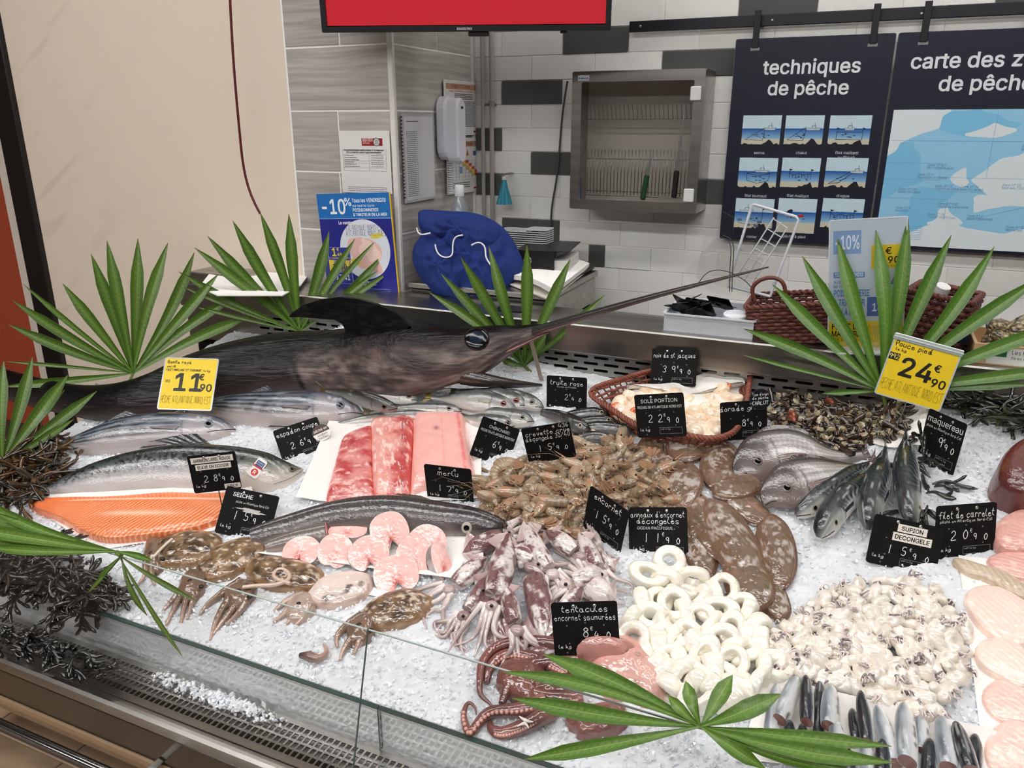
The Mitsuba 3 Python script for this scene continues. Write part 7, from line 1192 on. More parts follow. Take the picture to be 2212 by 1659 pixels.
for L in ([(940, 528), (945, 545), (962, 556), (975, 552), (978, 535), (985, 512), (1000, 508)], [(1018, 530), (1035, 524), (1045, 530), (1050, 555), (1065, 580), (1070, 604)], [(900, 492), (905, 504), (930, 503)]): part(t, 'piping', tube(spline([onP(u, v, bgp+unit(bn)*.098, bn) for u, v in L], 30), .0028, 6, C(232, 232, 236)), 'satin', 'white piping')
# knife cabinet
def fy(u1, v1, u2, v2):
    xw = onY(u2, v2, YB)[0]; lo = np.linspace(2.6, YB, 200); return lo[np.argmin([abs(onY(u1, v1, q_)[0]-xw) for q_ in lo])]
CY = fy(1512, 152, 1535, 142); c0, c1 = onY(1238, 155, CY), onY(1500, 462, CY); KX0, KX1, KZ0, KZ1 = c0[0], c1[0]+.005, c1[2], c0[2]
t = thing('knife_cabinet', 'steel wall cabinet with a glass door and knives hanging inside', 'cabinet'); cd = C(150, 147, 142)
part(t, 'body', b2(KX0, KX0+.004, CY+.008, YB-.006, KZ0, KZ1, (.5, .5, .5))+b2(KX1-.004, KX1, CY+.008, YB-.006, KZ0, KZ1, (.5, .5, .5))+b2(KX0, KX1, CY+.008, YB-.006, KZ0, KZ0+.004, (.5, .5, .5))+b2(KX0, KX1, CY+.008, YB-.006, KZ1-.004, KZ1, (.5, .5, .5)), 'steel')
part(t, 'back', b2(KX0+.003, KX1-.003, YB-.012, YB-.006, KZ0+.003, KZ1-.003, C(196, 190, 184)), 'satin')
fw = .034; fr_ = rrect(KX1-KX0, KZ1-KZ0, .006).difference(rrect(KX1-KX0-2*fw, KZ1-KZ0-2*fw, .004)); d = part(t, 'door', poly3(fr_, .012, (.55, .55, .55)).x(cols([1, 0, 0], [0, 0, 1], [0, -1, 0]), ((KX0+KX1)/2, CY+.006, (KZ0+KZ1)/2)), 'steel')
part(d, 'pane', b2(KX0+fw-.002, KX1-fw+.002, CY, CY+.003, KZ0+fw-.002, KZ1-fw+.002, C(150, 146, 142)), 'glass', 'smoky glass pane')
for z in (KZ1-.075, KZ0+.06): part(d, 'hinge', b2(KX1-.044, KX1-.010, CY-.014, CY-.005, z-.022, z+.022, C(222, 222, 222), .003), 'satin', 'white plastic hinge')
part(t, 'sticker', b2(KX0+.02, KX0+.06, CY-.0065, CY-.006, KZ1-.030, KZ1-.012, C(200, 204, 212)), 'satin'); part(t, 'sticker', Print().scribble(KX0+.023, KX0+.057, .001, .003, C(60, 70, 100), 3).mesh().x(cols([1, 0, 0], [0, 0, 1], [0, -1, 0]), (0, CY-.0066, KZ1-.024)), 'satin')
rk = []
for k in range(30): xx = KX0+.045+k*(KX1-KX0-.09)/29; rk.append(tube(spline([[xx, CY+.05, KZ0+.05], [xx, CY+.05, KZ0+.17], [xx-.004, CY+.065, KZ0+.20]], 10), .0016, 5, C(170, 168, 164)))
for z in (KZ0+.045, KZ0+.06, KZ0+.17, KZ0+.30): rk.append(tube([[KX0+.04, CY+.055, z], [KX1-.04, CY+.055, z]], .0018, 5, C(170, 168, 164)))
for k in range(24): xx = KX0+.05+k*(KX1-KX0-.1)/23; rk.append(tube([[xx, CY+.06, KZ0+.30], [xx-.006, CY+.06, KZ0+.35]], .0014, 5, C(160, 158, 154)))
part(t, 'wire_rack', join(rk), 'metalvc', 'wire rack', 'stuff')
def knife(u, v, lh, lb_, col_, label, tilt):
    p = onY(u, v, CY+.035); k = thing('knife', label, 'knife'); Rk = rot([0, 1, 0], tilt); part(k, 'handle', box(0, 0, 0, .018, .014, lh, C(*col_), .004).x(Rk, p), 'satin'); bl_ = M([[-.008, -.0008, 0], [.008, -.0008, 0], [.002, -.0004, lb_], [-.008, .0008, 0], [.008, .0008, 0], [.002, .0004, lb_]], [[0, 1, 2], [3, 5, 4], [0, 2, 5], [0, 5, 3], [1, 4, 5], [1, 5, 2]], C(190, 190, 190)).flat(); part(k, 'blade', bl_.x(Rk, p+Rk@np.array([0, 0, lh/2])), 'metalvc')
knife(1393, 405, .085, .075, (28, 92, 62), 'knife with a green handle standing in the cabinet', 8); knife(1459, 398, .09, .22, (24, 24, 26), 'long knife with a black handle at the right of the cabinet', 3); knife(1249, 408, .10, .06, (38, 70, 150), 'knife with a blue handle at the left of the cabinet', -2)
for k, (u, v, w_) in enumerate([(1325, 436, .05), (1410, 438, .06)]): p = onY(u, v, CY+.04); one('small_tool', ['dark small tool lying on the cabinet floor at the left', 'dark small tool lying on the cabinet floor at the right'][k], 'tool', box(p[0], p[1], KZ0+.020, w_, .02, .012, C(36, 34, 34), .004), 'satin')
one('power_cable', 'grey cable running down the wall left of the knife cabinet', 'cable', tube(spline([onY(u, v, YB-.016) for u, v in ((1226, 175), (1216, 240), (1208, 330), (1200, 400), (1192, 450), (1190, 490))], 40), .0038, 7, C(92, 92, 94)), 'satin')
# ---- rail with the two dark blue boards
SY = 2.818; ra, rb = onY(1359, 46, SY+.014), onY(1359, 70, SY+.014)
t = thing('hanging_rail', 'black flat steel rail screwed to the tiled wall above the blue boards', 'rail'); part(t, 'bar', b2(ra[0], 1.5, SY+.016, SY+.024, rb[2], ra[2], C(34, 38, 46), .002), 'satin')
for u, v in ((1383, 57), (1668, 44), (1991, 30)): p = onY(u, v, SY+.015); part(t, 'screw', ball([.0045, .002, .0045], 2, C(180, 180, 180)).x(None, p), 'metalvc')
part(t, 'spacer', b2(-.4, -.38, SY+.024, YB-.006, rb[2], ra[2], C(34, 38, 46)), 'satin'); part(t, 'spacer', b2(.6, .62, SY+.024, YB-.006, rb[2], ra[2], C(34, 38, 46)), 'satin')
NV = (30, 36, 58)
SX0, SX1, SZ0, SZ1 = -.468, .012, 1.222, 1.862
def onS(u, v): p = onY(u, v, SY); return p[0], p[2]
A_ = [onS(1586, 85), onS(1937, 71), onS(1558, 515), onS(1782, 528)]; SX0, SX1, SZ1, SZ0 = (A_[0][0]+A_[2][0])/2, A_[1][0], (A_[0][1]+A_[1][1])/2, (A_[2][1]+A_[3][1])/2
RS = cols([1, 0, 0], [0, 0, 1], [0, -1, 0])
def board(label, x0, x1, fn, hooks):
    t = thing('information_board', label, 'sign'); part(t, 'panel', poly3(rrect(x1-x0, SZ1-SZ0, .006), .008, C(*NV)).x(None, (0, 0, -.008)).x(RS, ((x0+x1)/2, SY, (SZ0+SZ1)/2)), 'satin'); pr = Print(); fn(pr); part(t, 'print', pr.mesh().x(RS, (0, SY, 0)), 'satin', 'printed pictures and white lettering')
    for u in hooks: xx = onS(u, 60)[0]; part(t, 'hook', b2(xx-.010, xx+.010, SY-.004, SY+.002, SZ1-.028, ra[2]+.012, C(26, 28, 32), .001), 'satin', 'black hanging strap'); part(t, 'slot', b2(xx-.014, xx+.014, SY-.0008, SY-.0003, SZ1-.036, SZ1-.027, C(150, 150, 152)), 'satin')
INK = C(30, 38, 62)
def title(pr, t, px, s): x, z = onS(*px); pr.text(t, s, C(226, 228, 232), x, z, 'c', bold=True)
def scene_pic(pr, q, kind, cap):
    P = [onS(*a) for a in q]; x0, x1 = (P[0][0]+P[3][0])/2, (P[1][0]+P[2][0])/2; z1, z0 = (P[0][1]+P[1][1])/2, (P[2][1]+P[3][1])/2; w, h = x1-x0, z1-z0; X, Z = lambda a: x0+a*w, lambda b: z0+b*h; n0 = pr.n
    pr.rect(X(0), X(1), Z(.14), Z(1), C(202, 222, 232)); pr.up()
    for k in range(6): f = k/5; pr.rect(X(0), X(1), Z(.30+.052*k), Z(.30+.052*(k+1)+.001), lerp(C(150, 190, 220), C(52, 110, 178), np.array(f)))
    pr.rect(X(0), X(1), Z(.14), Z(.31), C(206, 202, 186)); pr.up(); r = random.Random(int(x0*1e4)); bot = [(X(0), Z(0))]+[(X(a/14), Z(.08+.12*r.random()+(.12 if a in (9, 10, 11) else 0))) for a in range(15)]+[(X(1), Z(0))]; pr.shape(Polygon(bot), C(30, 34, 46)); pr.up(); lw = .0011
    def boat(a, b, s=.16): pr.shape(Polygon([(X(a-s), Z(b+.06)), (X(a+s), Z(b+.07)), (X(a+s*.8), Z(b)), (X(a-s*.8), Z(b))]), C(190, 205, 214)); pr.line([(X(a-s), Z(b+.06)), (X(a+s), Z(b+.07)), (X(a+s*.8), Z(b)), (X(a-s*.8), Z(b)), (X(a-s), Z(b+.06))], lw, INK); pr.line([(X(a-.04), Z(b+.06)), (X(a-.04), Z(b+.13)), (X(a+.06), Z(b+.13)), (X(a+.06), Z(b+.07))], lw, INK); pr.line([(X(a+.04), Z(b+.13)), (X(a+.03), Z(b+.22))], lw, INK)
    L = lambda *p: pr.line([(X(a), Z(b)) for a, b in p], lw*1.2, INK)
    def flag(a, b): L((a, b-.3), (a, b)); pr.shape(Polygon([(X(a), Z(b)), (X(a+.08), Z(b-.03)), (X(a), Z(b-.06))]), INK)
    if kind == 'seine': boat(.72, .56); L((.6, .64), (.1, .28), (.55, .26), (.6, .62)); L((.28, .44), (.5, .34))
    elif kind == 'trawl': boat(.74, .56, .2); L((.56, .66), (.08, .27), (.5, .25), (.56, .62)); L((.3, .46), (.48, .3))
    elif kind == 'net': boat(.5, .56, .13); flag(.2, .64); flag(.82, .64); L((.2, .5), (.82, .5)); L((.18, .28), (.84, .28)); L((.2, .28), (.2, .5)); L((.82, .28), (.82, .5))
    elif kind == 'purse': boat(.6, .58, .18); L((.22, .55), (.24, .34), (.5, .26), (.78, .34), (.82, .55)); L((.22, .55), (.5, .48), (.82, .55)); L((.22, .55), (.5, .6), (.82, .55))
    elif kind == 'line': flag(.22, .68); flag(.78, .68); L((.22, .56), (.34, .5), (.46, .55), (.58, .5), (.7, .55), (.78, .52)); [L((a, .52), (a+.01, .42)) for a in (.3, .38, .46, .54, .62, .7)]
    elif kind == 'dredge': boat(.76, .56, .17); L((.62, .6), (.16, .28)); L((.66, .58), (.36, .28)); L((.1, .24), (.3, .24), (.36, .28), (.16, .28), (.1, .24))
    elif kind == 'pot': boat(.3, .6, .18); flag(.72, .74); L((.72, .5), (.7, .3), (.4, .22), (.1, .3)); [pr.rect(X(a), X(a+.12), Z(b), Z(b+.07), C(110, 122, 150)) for a, b in ((.08, .34), (.3, .2), (.52, .18), (.6, .3))]
    elif kind == 'foot': pr.shape(Polygon(ell(0, 0, .05*w, .09*h, 60, 16)), INK, X(.32), Z(.62)); L((.34, .55), (.36, .42)); L((.3, .55), (.28, .42)); pr.shape(Polygon(ell(0, 0, .08*w, .04*h, 0, 16)), C(190, 60, 60), X(.62), Z(.5)); pr.rect(X(0), X(1), Z(.0), Z(.3), C(206, 202, 186))
    for k in range(6): pr.shape(Polygon(ell(0, 0, .03*w, .012*h, 0, 10)), INK, X(.3+.4*r.random()), Z(.34+.12*r.random()))
    pr.n = n0
    for k, c_ in enumerate(cap): xx, zz = onS((q[2][0]+q[3][0])/2, q[3][1]+9+k*10); pr.text(c_, .0088, C(214, 216, 222), (x0+x1)/2, zz-.003, width=w*1.15)
def b_left(pr):
    pr.n = 2; title(pr, 'techniques', (1750, 158), .041); title(pr, 'de p\u00eache', (1743, 204), .041)
    xs = ((1605, 1688, 1602, 1683), (1697, 1780, 1693, 1776), (1792, 1882, 1788, 1878)); ys = ((249, 322), (341, 415), (429, 503))
    ks = [('seine', ['senne']), ('trawl', ['chalut']), ('net', ['filet maillant', 'ou filmail']), ('purse', ['filet tournant', 'ou soulev\u00e9 de filet']), ('line', ['filet maillant', 'ou filmail']), ('dredge', ['drague']), ('pot', ['casier']), ('foot', ['p\u00eache \u00e0 pied']), ('line', ['ligne'])]
    for i in range(3):
        for j in range(3): s_ = -8*i; scene_pic(pr, [(xs[j][0]+s_, ys[i][0]), (xs[j][1]+s_, ys[i][0]), (xs[j][1]+s_-4, ys[i][1]), (xs[j][0]+s_-4, ys[i][1])], *ks[i*3+j])
board('dark blue board with nine small pictures titled techniques de p\u00eache', SX0, SX1, b_left, (1635, 1890))
def b_map(pr):
    pr.n = 2; x0, z1 = onS(1931, 237); z0 = onS(1925, 529)[1]; x1 = x0+.78; pr.text('carte des zones', .041, C(226, 228, 232), onS(1966, 148)[0], onS(1966, 148)[1], 'l', bold=True); pr.text('de p\u00eache', .041, C(226, 228, 232), onS(2026, 196)[0], onS(2026, 196)[1], 'l', bold=True); w, h = x1-x0, z1-z0; X, Z = lambda a: x0+a*w, lambda b: z0+b*h; BX = sbox(x0, z0, x1, z1)
    pr.shape(BX, C(160, 208, 234)); pr.up(); 
    def blob(P, c): pr.shape(Polygon([(X(a+.05*(meshkit.noise(np.array([a*14, b*14, 1.]), 3)-.5)), Z(b+.06*(meshkit.noise(np.array([a*14, b*14, 5.]), 4)-.5))) for a, b in np.concatenate([np.linspace(P[k], P[(k+1) % len(P)], 14, endpoint=False) for k in range(len(P))])]).buffer(0).buffer(.004).buffer(0).intersection(BX), C(*c))
    for P in ([(.0, .35), (.12, .5), (.1, .75), (.0, .8)], [(.12, .9), (.3, .99), (.45, .9), (.3, .82)], [(.05, .1), (.2, .2), (.25, .4), (.12, .42)]): blob(P, (140, 200, 230))
    pr.up()
    for P in ([(0, .66), (.06, .78), (.16, .86), (.20, .97), (.1, 1.02), (-.05, 1.0), (-.05, .7)], [(.28, .84), (.36, .9), (.42, .86), (.36, .80)], [(.33, .50), (.40, .66), (.50, .74), (.62, .72), (.8, .78), (1.02, .7), (1.02, .3), (.8, .36), (.62, .28), (.52, .32), (.44, .34), (.36, .3), (.33, .36), (.40, .42)], [(.1, .02), (.16, .14), (.28, .16), (.42, .14), (.6, .12), (.8, .14), (1.02, .1), (1.02, -.03), (.1, -.03)], [(.24, .5), (.29, .56), (.31, .48), (.27, .44)], [(.18, .2), (.26, .3), (.30, .22), (.25, .17)]): blob(P, (222, 230, 234))
    pr.up(); Ln = C(128, 172, 204)
    for P in ([(.0, .78), (.36, .78), (.36, .52)], [(.0, .62), (.2, .62), (.2, .52), (.36, .52)], [(.0, .5), (.2, .5)], [(.36, .78), (.7, .78), (.7, .6)], [(.0, .36), (.24, .36), (.24, .2)], [(.2, .42), (.36, .42)], [(.36, .52), (.56, .52), (.56, .66)], [(.3, .2), (.5, .32), (.62, .2), (.8, .24)], [(.36, .78), (.36, .99)], [(.6, .34), (.72, .34), (.74, .24)]): pr.line([(X(a), Z(b)) for a, b in P], .0009, Ln)
    for a, b, t1, t2 in ((.46, .74, 'Zone 27 I', 'MERS DE NORVEGE'), (.66, .74, 'Zone 27 II', 'MER DE BARENTS'), (.15, .60, 'Zone 27 XIV', 'EST GROENLAND'), (.12, .53, 'Zone 27 V', 'ISLANDE ET FEROE'), (.06, .42, 'Zone 27 XII', 'NORD ACORES'), (.19, .45, 'Zone 27 VI', 'OUEST ECOSSE'), (.28, .45, 'Zone 27 IV', 'MER DU NORD'), (.42, .47, 'Zone 27 III', 'MER BALTIQUE'), (.06, .28, 'Zone 27 X', 'ACORES'), (.21, .32, 'Zone 27 VIII', 'GOLFE DE GASCOGNE'), (.18, .24, 'Zone 27 IX', 'OUEST PORTUGAL'), (.32, .24, 'Zone 37 I', 'MEDITERRANEE'), (.46, .17, 'Zone 37 III', 'MER EGEE'), (.52, .28, 'Zone 37 IV', 'MER NOIRE')): pr.text(t1, .0065, C(96, 140, 180), X(a), Z(b), 'l', width=.06); pr.text(t2, .0065, C(96, 140, 180), X(a), Z(b-.022), 'l', width=.085)
    for k in range(8): pr.scribble(X(.02), X(.17), Z(.05+.014*k), .0014, C(110, 160, 200), k)
board('dark blue board with a pale map titled carte des zones de p\u00eache', SX1+.006, SX1+.95, b_map, (1999, 2230))
# ---- clear stands and the box of spare signs on the ledge
def film(name, label, q, Y, th=.0015, mat='glass'): P = np.array([onY(u, v, y_) for (u, v), y_ in zip(q, np.broadcast_to(Y, (len(q),)))]); G = np.array([[P[0], P[3]], [P[1], P[2]]]); return one(name, label, 'sign holder', slab(G, th, C(200, 204, 206)), mat)
Fp = [onY(u, v, 2.24) for u, v in ((1622, 440), (1727, 470), (1664, 640), (1572, 618))]
t = thing('sign_holder', 'white plastic sign frame leaning behind the box of spare signs', 'sign holder'); part(t, 'frame', tube(np.array([Fp[3]+(Fp[0]-Fp[3])*.04, Fp[0]*.97+Fp[1]*.03, Fp[0]*.93+Fp[1]*.07]), .0042, 6, C(214, 216, 222))+tube(np.array([Fp[0]*.93+Fp[1]*.07, Fp[1]*.93+Fp[0]*.07, Fp[1]*.97+Fp[2]*.03, Fp[2]]), .0042, 6, C(214, 216, 222))+tube(np.array([Fp[2], Fp[3]]), .0042, 6, C(214, 216, 222)), 'satin'); part(t, 'film', slab(np.array([[Fp[0], Fp[3]], [Fp[1], Fp[2]]]), .001), 'glass', 'clear film')
film('sign_holder', 'clear plastic sheet tilted behind the sword tip', [(1532, 440), (1585, 470), (1580, 640), (1500, 620)], 2.235); film('sign_holder', 'square clear sheet set like a diamond behind the sword', [(1548, 512), (1650, 560), (1620, 640), (1476, 590)], 2.22)
t = thing('clear_rack', 'transparent ladder-like price rack leaning against the blue board', 'rack'); A, B, A2, B2 = (onY(u, v, 2.23) for u, v in ((1672, 470), (1590, 600), (1702, 490), (1625, 612)))
for a, b in ((A, B), (A2, B2), (A*.5+A2*.5, B*.5+B2*.5)): part(t, 'rail', tube([a, b], .0022, 6, C(206, 210, 214)), 'gloss')
for f in np.linspace(.02, .98, 7): part(t, 'rung', tube([A+(B-A)*f, A2+(B2-A2)*f], .0016, 6, C(206, 210, 214)), 'gloss')
p = onZ(1570, 652, LZ); t = thing('clear_stand', 'clear round-footed display stand with bent wires behind the sword', 'sign holder'); p = np.array([p[0], 2.215, LZ]); part(t, 'disc', lathe([(0, .06), (.019, .06), (.0195, .062), (.019, .064), (0, .064)], 24, C(214, 216, 218)).x(None, p), 'gloss'); part(t, 'stem', tube([p, p+[0, 0, .06]], .005, 8, C(206, 208, 210)), 'gloss'); part(t, 'foot', lathe([(0, 0), (.03, 0), (.03, .004), (0, .006)], 24, C(206, 208, 210)).x(None, p), 'gloss')
for L in ([(1576, 630), (1578, 560), (1572, 520), (1556, 512)], [(1581, 630), (1584, 560), (1576, 515), (1560, 508)], [(1510, 610), (1530, 588), (1565, 585), (1600, 600), (1625, 625), (1630, 645)]): part(t, 'wire', tube(spline([onY(u, v, 2.2) for u, v in L], 24), .0012, 5, C(70, 74, 80)), 'satin', 'thin bent wire')
bb = [onZ(u, v, LZ) for u, v in ((1450, 690), (1640, 706))]; t = thing('plastic_box', 'translucent white plastic box full of spare black price signs on the ledge', 'box'); bx0, bx1, by0, by1 = onZ(1455, 692, LZ)[0], onZ(1642, 704, LZ)[0], LY0+.035, LY1+.05; bh = .05; cc = C(196, 200, 206)
part(t, 'walls', b2(bx0, bx1, by0, by0+.003, LZ, LZ+bh, cc)+b2(bx0, bx1, by1-.003, by1, LZ, LZ+bh, cc)+b2(bx0, bx0+.003, by0, by1, LZ, LZ+bh, cc)+b2(bx1-.003, bx1, by0, by1, LZ, LZ+bh, cc)+b2(bx0, bx1, by0, by1, LZ, LZ+.003, cc), 'gloss'); part(t, 'rim', poly3(rrect(bx1-bx0+.012, by1-by0+.012, .01).difference(rrect(bx1-bx0-.004, by1-by0-.004, .006)), .004, C(214, 217, 222)).x(None, ((bx0+bx1)/2, (by0+by1)/2, LZ+bh-.003)), 'gloss')
r = random.Random(5)
for k in range(16): xx = bx0+.03+.105*r.random(); yy = by0+.04+.10*r.random(); one('spare_price_sign', 'spare black price sign jumbled in the plastic box', 'price sign', poly3(rrect(.07, .055, .004), .002, C(24, 24, 26)).x(rot([0, 0, 1], r.uniform(-60, 60))@rot([1, 0, 0], r.uniform(-60, -15))@rot([0, 1, 0], r.uniform(-25, 25)), (xx, yy, LZ+.045+.02*r.random())), 'satin', 'spare signs in the plastic box')
one('round_lid', 'round white plastic lid at the front corner of the plastic box', 'lid', lathe([(0, 0), (.032, 0), (.033, .002), (.033, .010), (.031, .012), (0, .012)], 28, C(214, 217, 222)).x(rot([1, 0, 0], 8), (bx1-.055, by0+.045, LZ+bh-.006)), 'gloss')
one('spare_price_sign', 'black price sign lying flat on the steel ledge behind the swordfish head', 'price sign', poly3(rrect(.10, .075, .004), .002, C(26, 26, 28)).x(rot([0, 0, 1], 8), onZ(1108, 668, LZ)+[0, .0, .001]), 'satin')
# wicker baskets
def wicker(label, x0, x1, y0, y1, z0, H, flare, c_, handle=None, rotz=0, tilt=0):
    t = thing('wicker_basket', label, 'basket'); cx, cy = (x0+x1)/2, (y0+y1)/2; w, d = x1-x0, y1-y0; R = rot([0, 0, 1], rotz)@rot([0, 1, 0], tilt)
    per = np.array(rrect(1, d/w, .06).exterior.coords)[:-1]; pl = np.vstack([per, per[:1]]); dl = np.r_[0, np.cumsum(np.linalg.norm(np.diff(pl, axis=0), axis=1))]; n = 44
    def ringp(f, m): s_ = np.linspace(0, dl[-1], m); return np.stack([np.interp(s_, dl, pl[:, 0]), np.interp(s_, dl, pl[:, 1])], 1)*w*(1+flare*f)
    for r_ in range(11):
        f = r_/10; q = ringp(f, n*5+1); nn = unit(q); wv = np.sin(np.arange(len(q))/5*math.pi+(r_ % 2)*math.pi)*.003; q = q+nn*wv[:, None]; P = np.c_[q, np.full(len(q), f*H)]; part(t, 'weaver', tube(P@R.T+[cx, cy, z0], H/22, 6, C(*c_)*(.85+.2*(r_ % 3)), caps=False), 'satin')
    q0, q1 = ringp(0, n+1), ringp(1, n+1); part(t, 'stakes', join([tube(np.array([np.r_[a, 0], np.r_[b, H]])@R.T+[cx, cy, z0], .003, 5, C(*c_)*.6) for a, b in zip(q0[:-1], q1[:-1])]), 'satin', None, 'stuff'); part(t, 'base', poly3(Polygon(ringp(0, 40)), .004, C(*c_)*.5).x(R, (cx, cy, z0)), 'satin')
    q = ringp(1.03, 300); an = np.arange(300)*.5
    for ph_ in (0, 3.14): part(t, 'rim_strand', tube(np.c_[q+unit(q)*(np.cos(an+ph_)*.004)[:, None], H+np.sin(an+ph_)*.004]@R.T+[cx, cy, z0], .0042, 6, C(*c_)*1.1, caps=False), 'satin')
    if handle: part(t, 'handle', tube(spline([np.array(p_)@R.T+[cx, cy, z0] for p_ in handle], 30), .0055, 8, C(*c_)*1.1), 'satin', 'curved wicker handle')
    return t, R, np.array([cx, cy, z0])
wx0, wx1 = onZ(1635, 700, LZ)[0], onZ(1815, 715, LZ)[0]; WC = (112, 68, 58)
wicker('dark brown wicker basket with a hooped handle between the plastic box and the poster', wx0+.01, wx1-.01, LY0+.05, LY0+.21, LZ, .10, .12, WC, [(-.10, -.0, .10), (-.105, -.0, .135), (-.07, 0, .16), (-.03, 0, .15), (-.02, 0, .105)], 0, -8)
wx2 = onZ(1945, 740, LZ)[0]; _, Rw, wo = wicker('dark brown wicker basket tipped up with a white roll in it', wx2, wx2+.13, LY0+.06, LY0+.19, LZ, .15, .1, WC, None, -15, 6)
one('paper_roll', 'white paper roll leaning inside the tipped wicker basket', 'paper roll', lathe([(0, 0), (.016, 0), (.018, .002), (.018, .158), (.016, .16), (0, .16)], 24, C(232, 231, 230)).x(rot([0, 1, 0], 14)@rot([1, 0, 0], 18), wo+[-.03, .03, .02]), 'satin')
# glossy sleeve poster at the right
R, c, w, h = quadframe([(1779, 477), (1946, 471), (1962, 748), (1802, 750)], lambda u, v: onY(u, v, LY0+.025)); c = c+[0, 0, 0]
t = thing('sleeve_poster', 'glossy pale blue and yellow price poster in a clear sleeve behind the right palm fan', 'poster'); part(t, 'sheet', card(w, h, .0016, (206, 216, 226)).x(R, c), 'gloss'); pr = Print(); X, Y = lambda a: (a-.5)*w, lambda b: (b-.5)*h
pr.rect(X(.05), X(.42), Y(.74), Y(.92), C(150, 180, 214)).up(); pr.text('-10%', .10*h, C(236, 240, 246), X(.24), Y(.78), bold=True, width=.32*w); pr.rect(X(.56), X(.98), Y(.62), Y(.80), C(226, 208, 70)).up(); pr.text('14', .09*h, C(70, 66, 50), X(.66), Y(.67), bold=True, width=.12*w); pr.text('\u20ac', .05*h, C(70, 66, 50), X(.78), Y(.73), bold=True); pr.text('90', .05*h, C(70, 66, 50), X(.85), Y(.66), bold=True); pr.text('PRIX PAYE EN CAISSE', .016*h, C(110, 100, 60), X(.8), Y(.63), width=.3*w)
pr.rect(X(.06), X(.48), Y(.555), Y(.60), C(120, 156, 200)).up(); pr.text('TOUS LES VENDREDIS', .028*h, C(236, 240, 246), X(.27), Y(.565), bold=True, width=.38*w); pr.text('sur tout', .03*h, C(120, 150, 190), X(.2), Y(.51)); pr.text('le rayon', .03*h, C(120, 150, 190), X(.2), Y(.475)); pr.text('1,49', .06*h, C(96, 124, 170), X(.84), Y(.49), bold=True, width=.24*w)
for k, tx in enumerate(['POISSONNERIE', '& TRAITEUR', 'DE LA MER']): pr.text(tx, .05*h, C(96, 146, 196), X(.07), Y(.41-.075*k), 'l', bold=True, width=(.48, .42, .36)[k]*w)
pr.rect(X(.52), X(.96), Y(.25), Y(.40), C(88, 122, 184)).up(); pr.text('13,41', .06*h, C(236, 240, 246), X(.74), Y(.29), bold=True, width=.3*w); pr.rect(X(0), X(1), Y(0), Y(.21), C(226, 208, 70)).up(); pr.text('FILET DE', .045*h, BK, X(.05), Y(.145), 'l', bold=True, width=.4*w); pr.text('MAQUEREAU', .045*h, BK, X(.05), Y(.085), 'l', bold=True, width=.5*w); pr.text('PECHE ATLANTIQUE', .03*h, BK, X(.05), Y(.045), 'l', font='h', width=.36*w)
pr.text('FILMARTIQUE NORD', .10*h, C(150, 136, 40), X(.75), Y(.07), font='h', w=.05, width=.42*w); pr.shape(rrect(w+.004, h+.004, .004).difference(rrect(w-.002, h-.002, .002)), C(222, 228, 232)); part(t, 'print', pr.mesh().x(R, c), 'gloss', 'blue, white and yellow lettering'); part(t, 'sleeve', b2(-w/2-.002, w/2+.002, -h/2-.002, h/2+.002, .0035, .0042).x(R, c), 'glass', 'clear plastic sleeve'); part(t, 'foot', b2(-w*.35, w*.35, -h/2-.004, -h/2, -.01, .06, C(200, 204, 206)).x(R, c), 'gloss')
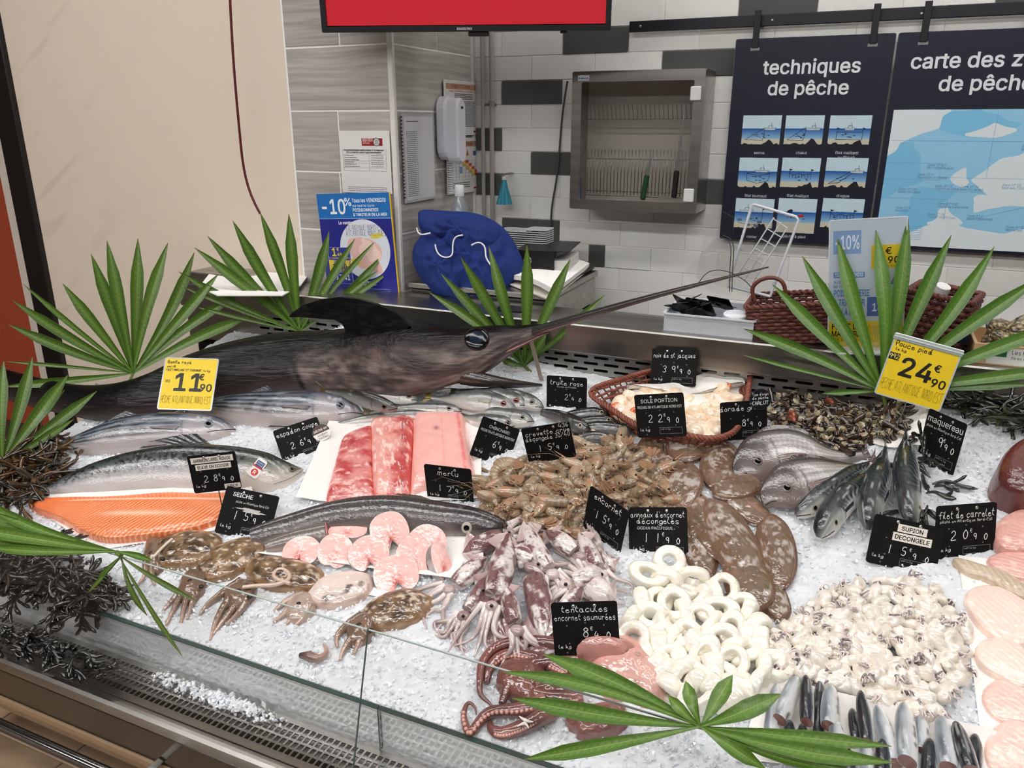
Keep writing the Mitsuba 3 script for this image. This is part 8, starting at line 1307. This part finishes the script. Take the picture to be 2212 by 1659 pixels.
# oysters in a wooden crate
ox0 = onZ(2085, 752, LZ)[0]; oy0, oy1 = LY0+.03, LY0+.22; t = thing('oyster_crate', 'shallow pale wooden crate with a white and green label at the right edge', 'crate'); oc = C(206, 178, 142)
for a in ((ox0, 1.4, oy0, oy0+.008, LZ, LZ+.05), (ox0, 1.4, oy1-.008, oy1, LZ, LZ+.05), (ox0, ox0+.008, oy0, oy1, LZ, LZ+.05), (ox0, 1.4, oy0, oy1, LZ, LZ+.006)): part(t, 'board', b2(*a, oc*(.95+.05*a[2]), .001), 'satin')
pr = Print(); pr.rect(.01, .17, .004, .044, C(228, 228, 224)).up(); pr.rect(.014, .05, .022, .042, C(58, 120, 84)); pr.text('Les Huitres', .010, C(60, 60, 62), .06, .030, 'l', width=.06); pr.text('fines de claires', .007, C(60, 60, 62), .06, .018, 'l', width=.07); pr.text('n3', .012, C(50, 50, 52), .15, .010); part(t, 'label', pr.mesh().x(RS, (ox0+.02, oy0-.001, LZ)), 'satin', 'white label with a green field')
def oyster(seed):
    r = np.random.default_rng(seed); m = ball(1.0, 4); v = m.v; rr = np.hypot(v[:, 0], v[:, 1]); v = v*np.array([.045, .028, .013]); v[:, 0] += .012*v[:, 1]*np.sign(r.normal())/.028; lay = np.sin(rr*26+4*fbm(m.v, 2, seed)); v = v+(m.v*(.0035*fbm(m.v, 5, seed, 4)+.0012*lay[..., None][:, 0])[:, None] if False else m.v*((.010*(fbm(m.v, 4, seed, 4)-.5)+.0012*lay)[:, None])); c = lerp(C(70, 62, 48), C(196, 180, 142), sstep(.35, .7, fbm(m.v, 4, seed+2, 4))); c = lerp(c, C(110, 96, 62), sstep(.2, .8, lay)*.4); return plyof(M(v, m.f, c), 'wet')
OV = [oyster(s) for s in range(4)]; r = np.random.default_rng(77)
for k in range(22):
    p = np.array([r.uniform(ox0+.03, ox0+.30), r.uniform(oy0+.03, oy1-.03), LZ+.035+.06*(k/22)+r.uniform(0, .012)]); p[0] += .04*(k/22); one('oyster', 'rough grey-brown oyster heaped in the wooden crate', 'oyster', OV[k % 4], group='oysters in the crate', to=mat4(rand_rot(r, 1.2), p))
cl = onZ(2052, 735, LZ); one('navy_cloth', 'crumpled navy blue cloth between the tipped basket and the oyster crate', 'cloth', vdome(closed([(2040, 718), (2060, 688), (2085, 690), (2094, 712), (2085, 745), (2052, 748)], 60), np.array([cl[0], LY0+.06, LZ+.03]), np.array([.1, -1, .4]), .03, lambda R, Th, P: lerp(C(26, 30, 52), C(44, 48, 76), fbm(P, 60, 9)), 20, .006, 7), 'matte')
one('green_label', 'small pale sticker with a green mark at the foot of the cream wall', 'sticker', b2(-.02, .02, 0, .001, -.012, .012, C(222, 220, 214)).x(None, onY(222, 828, 2.2825))+b2(-.009, .007, -.0006, 0, -.008, .008, C(150, 180, 150)).x(None, onY(209, 832, 2.2822)), 'satin')
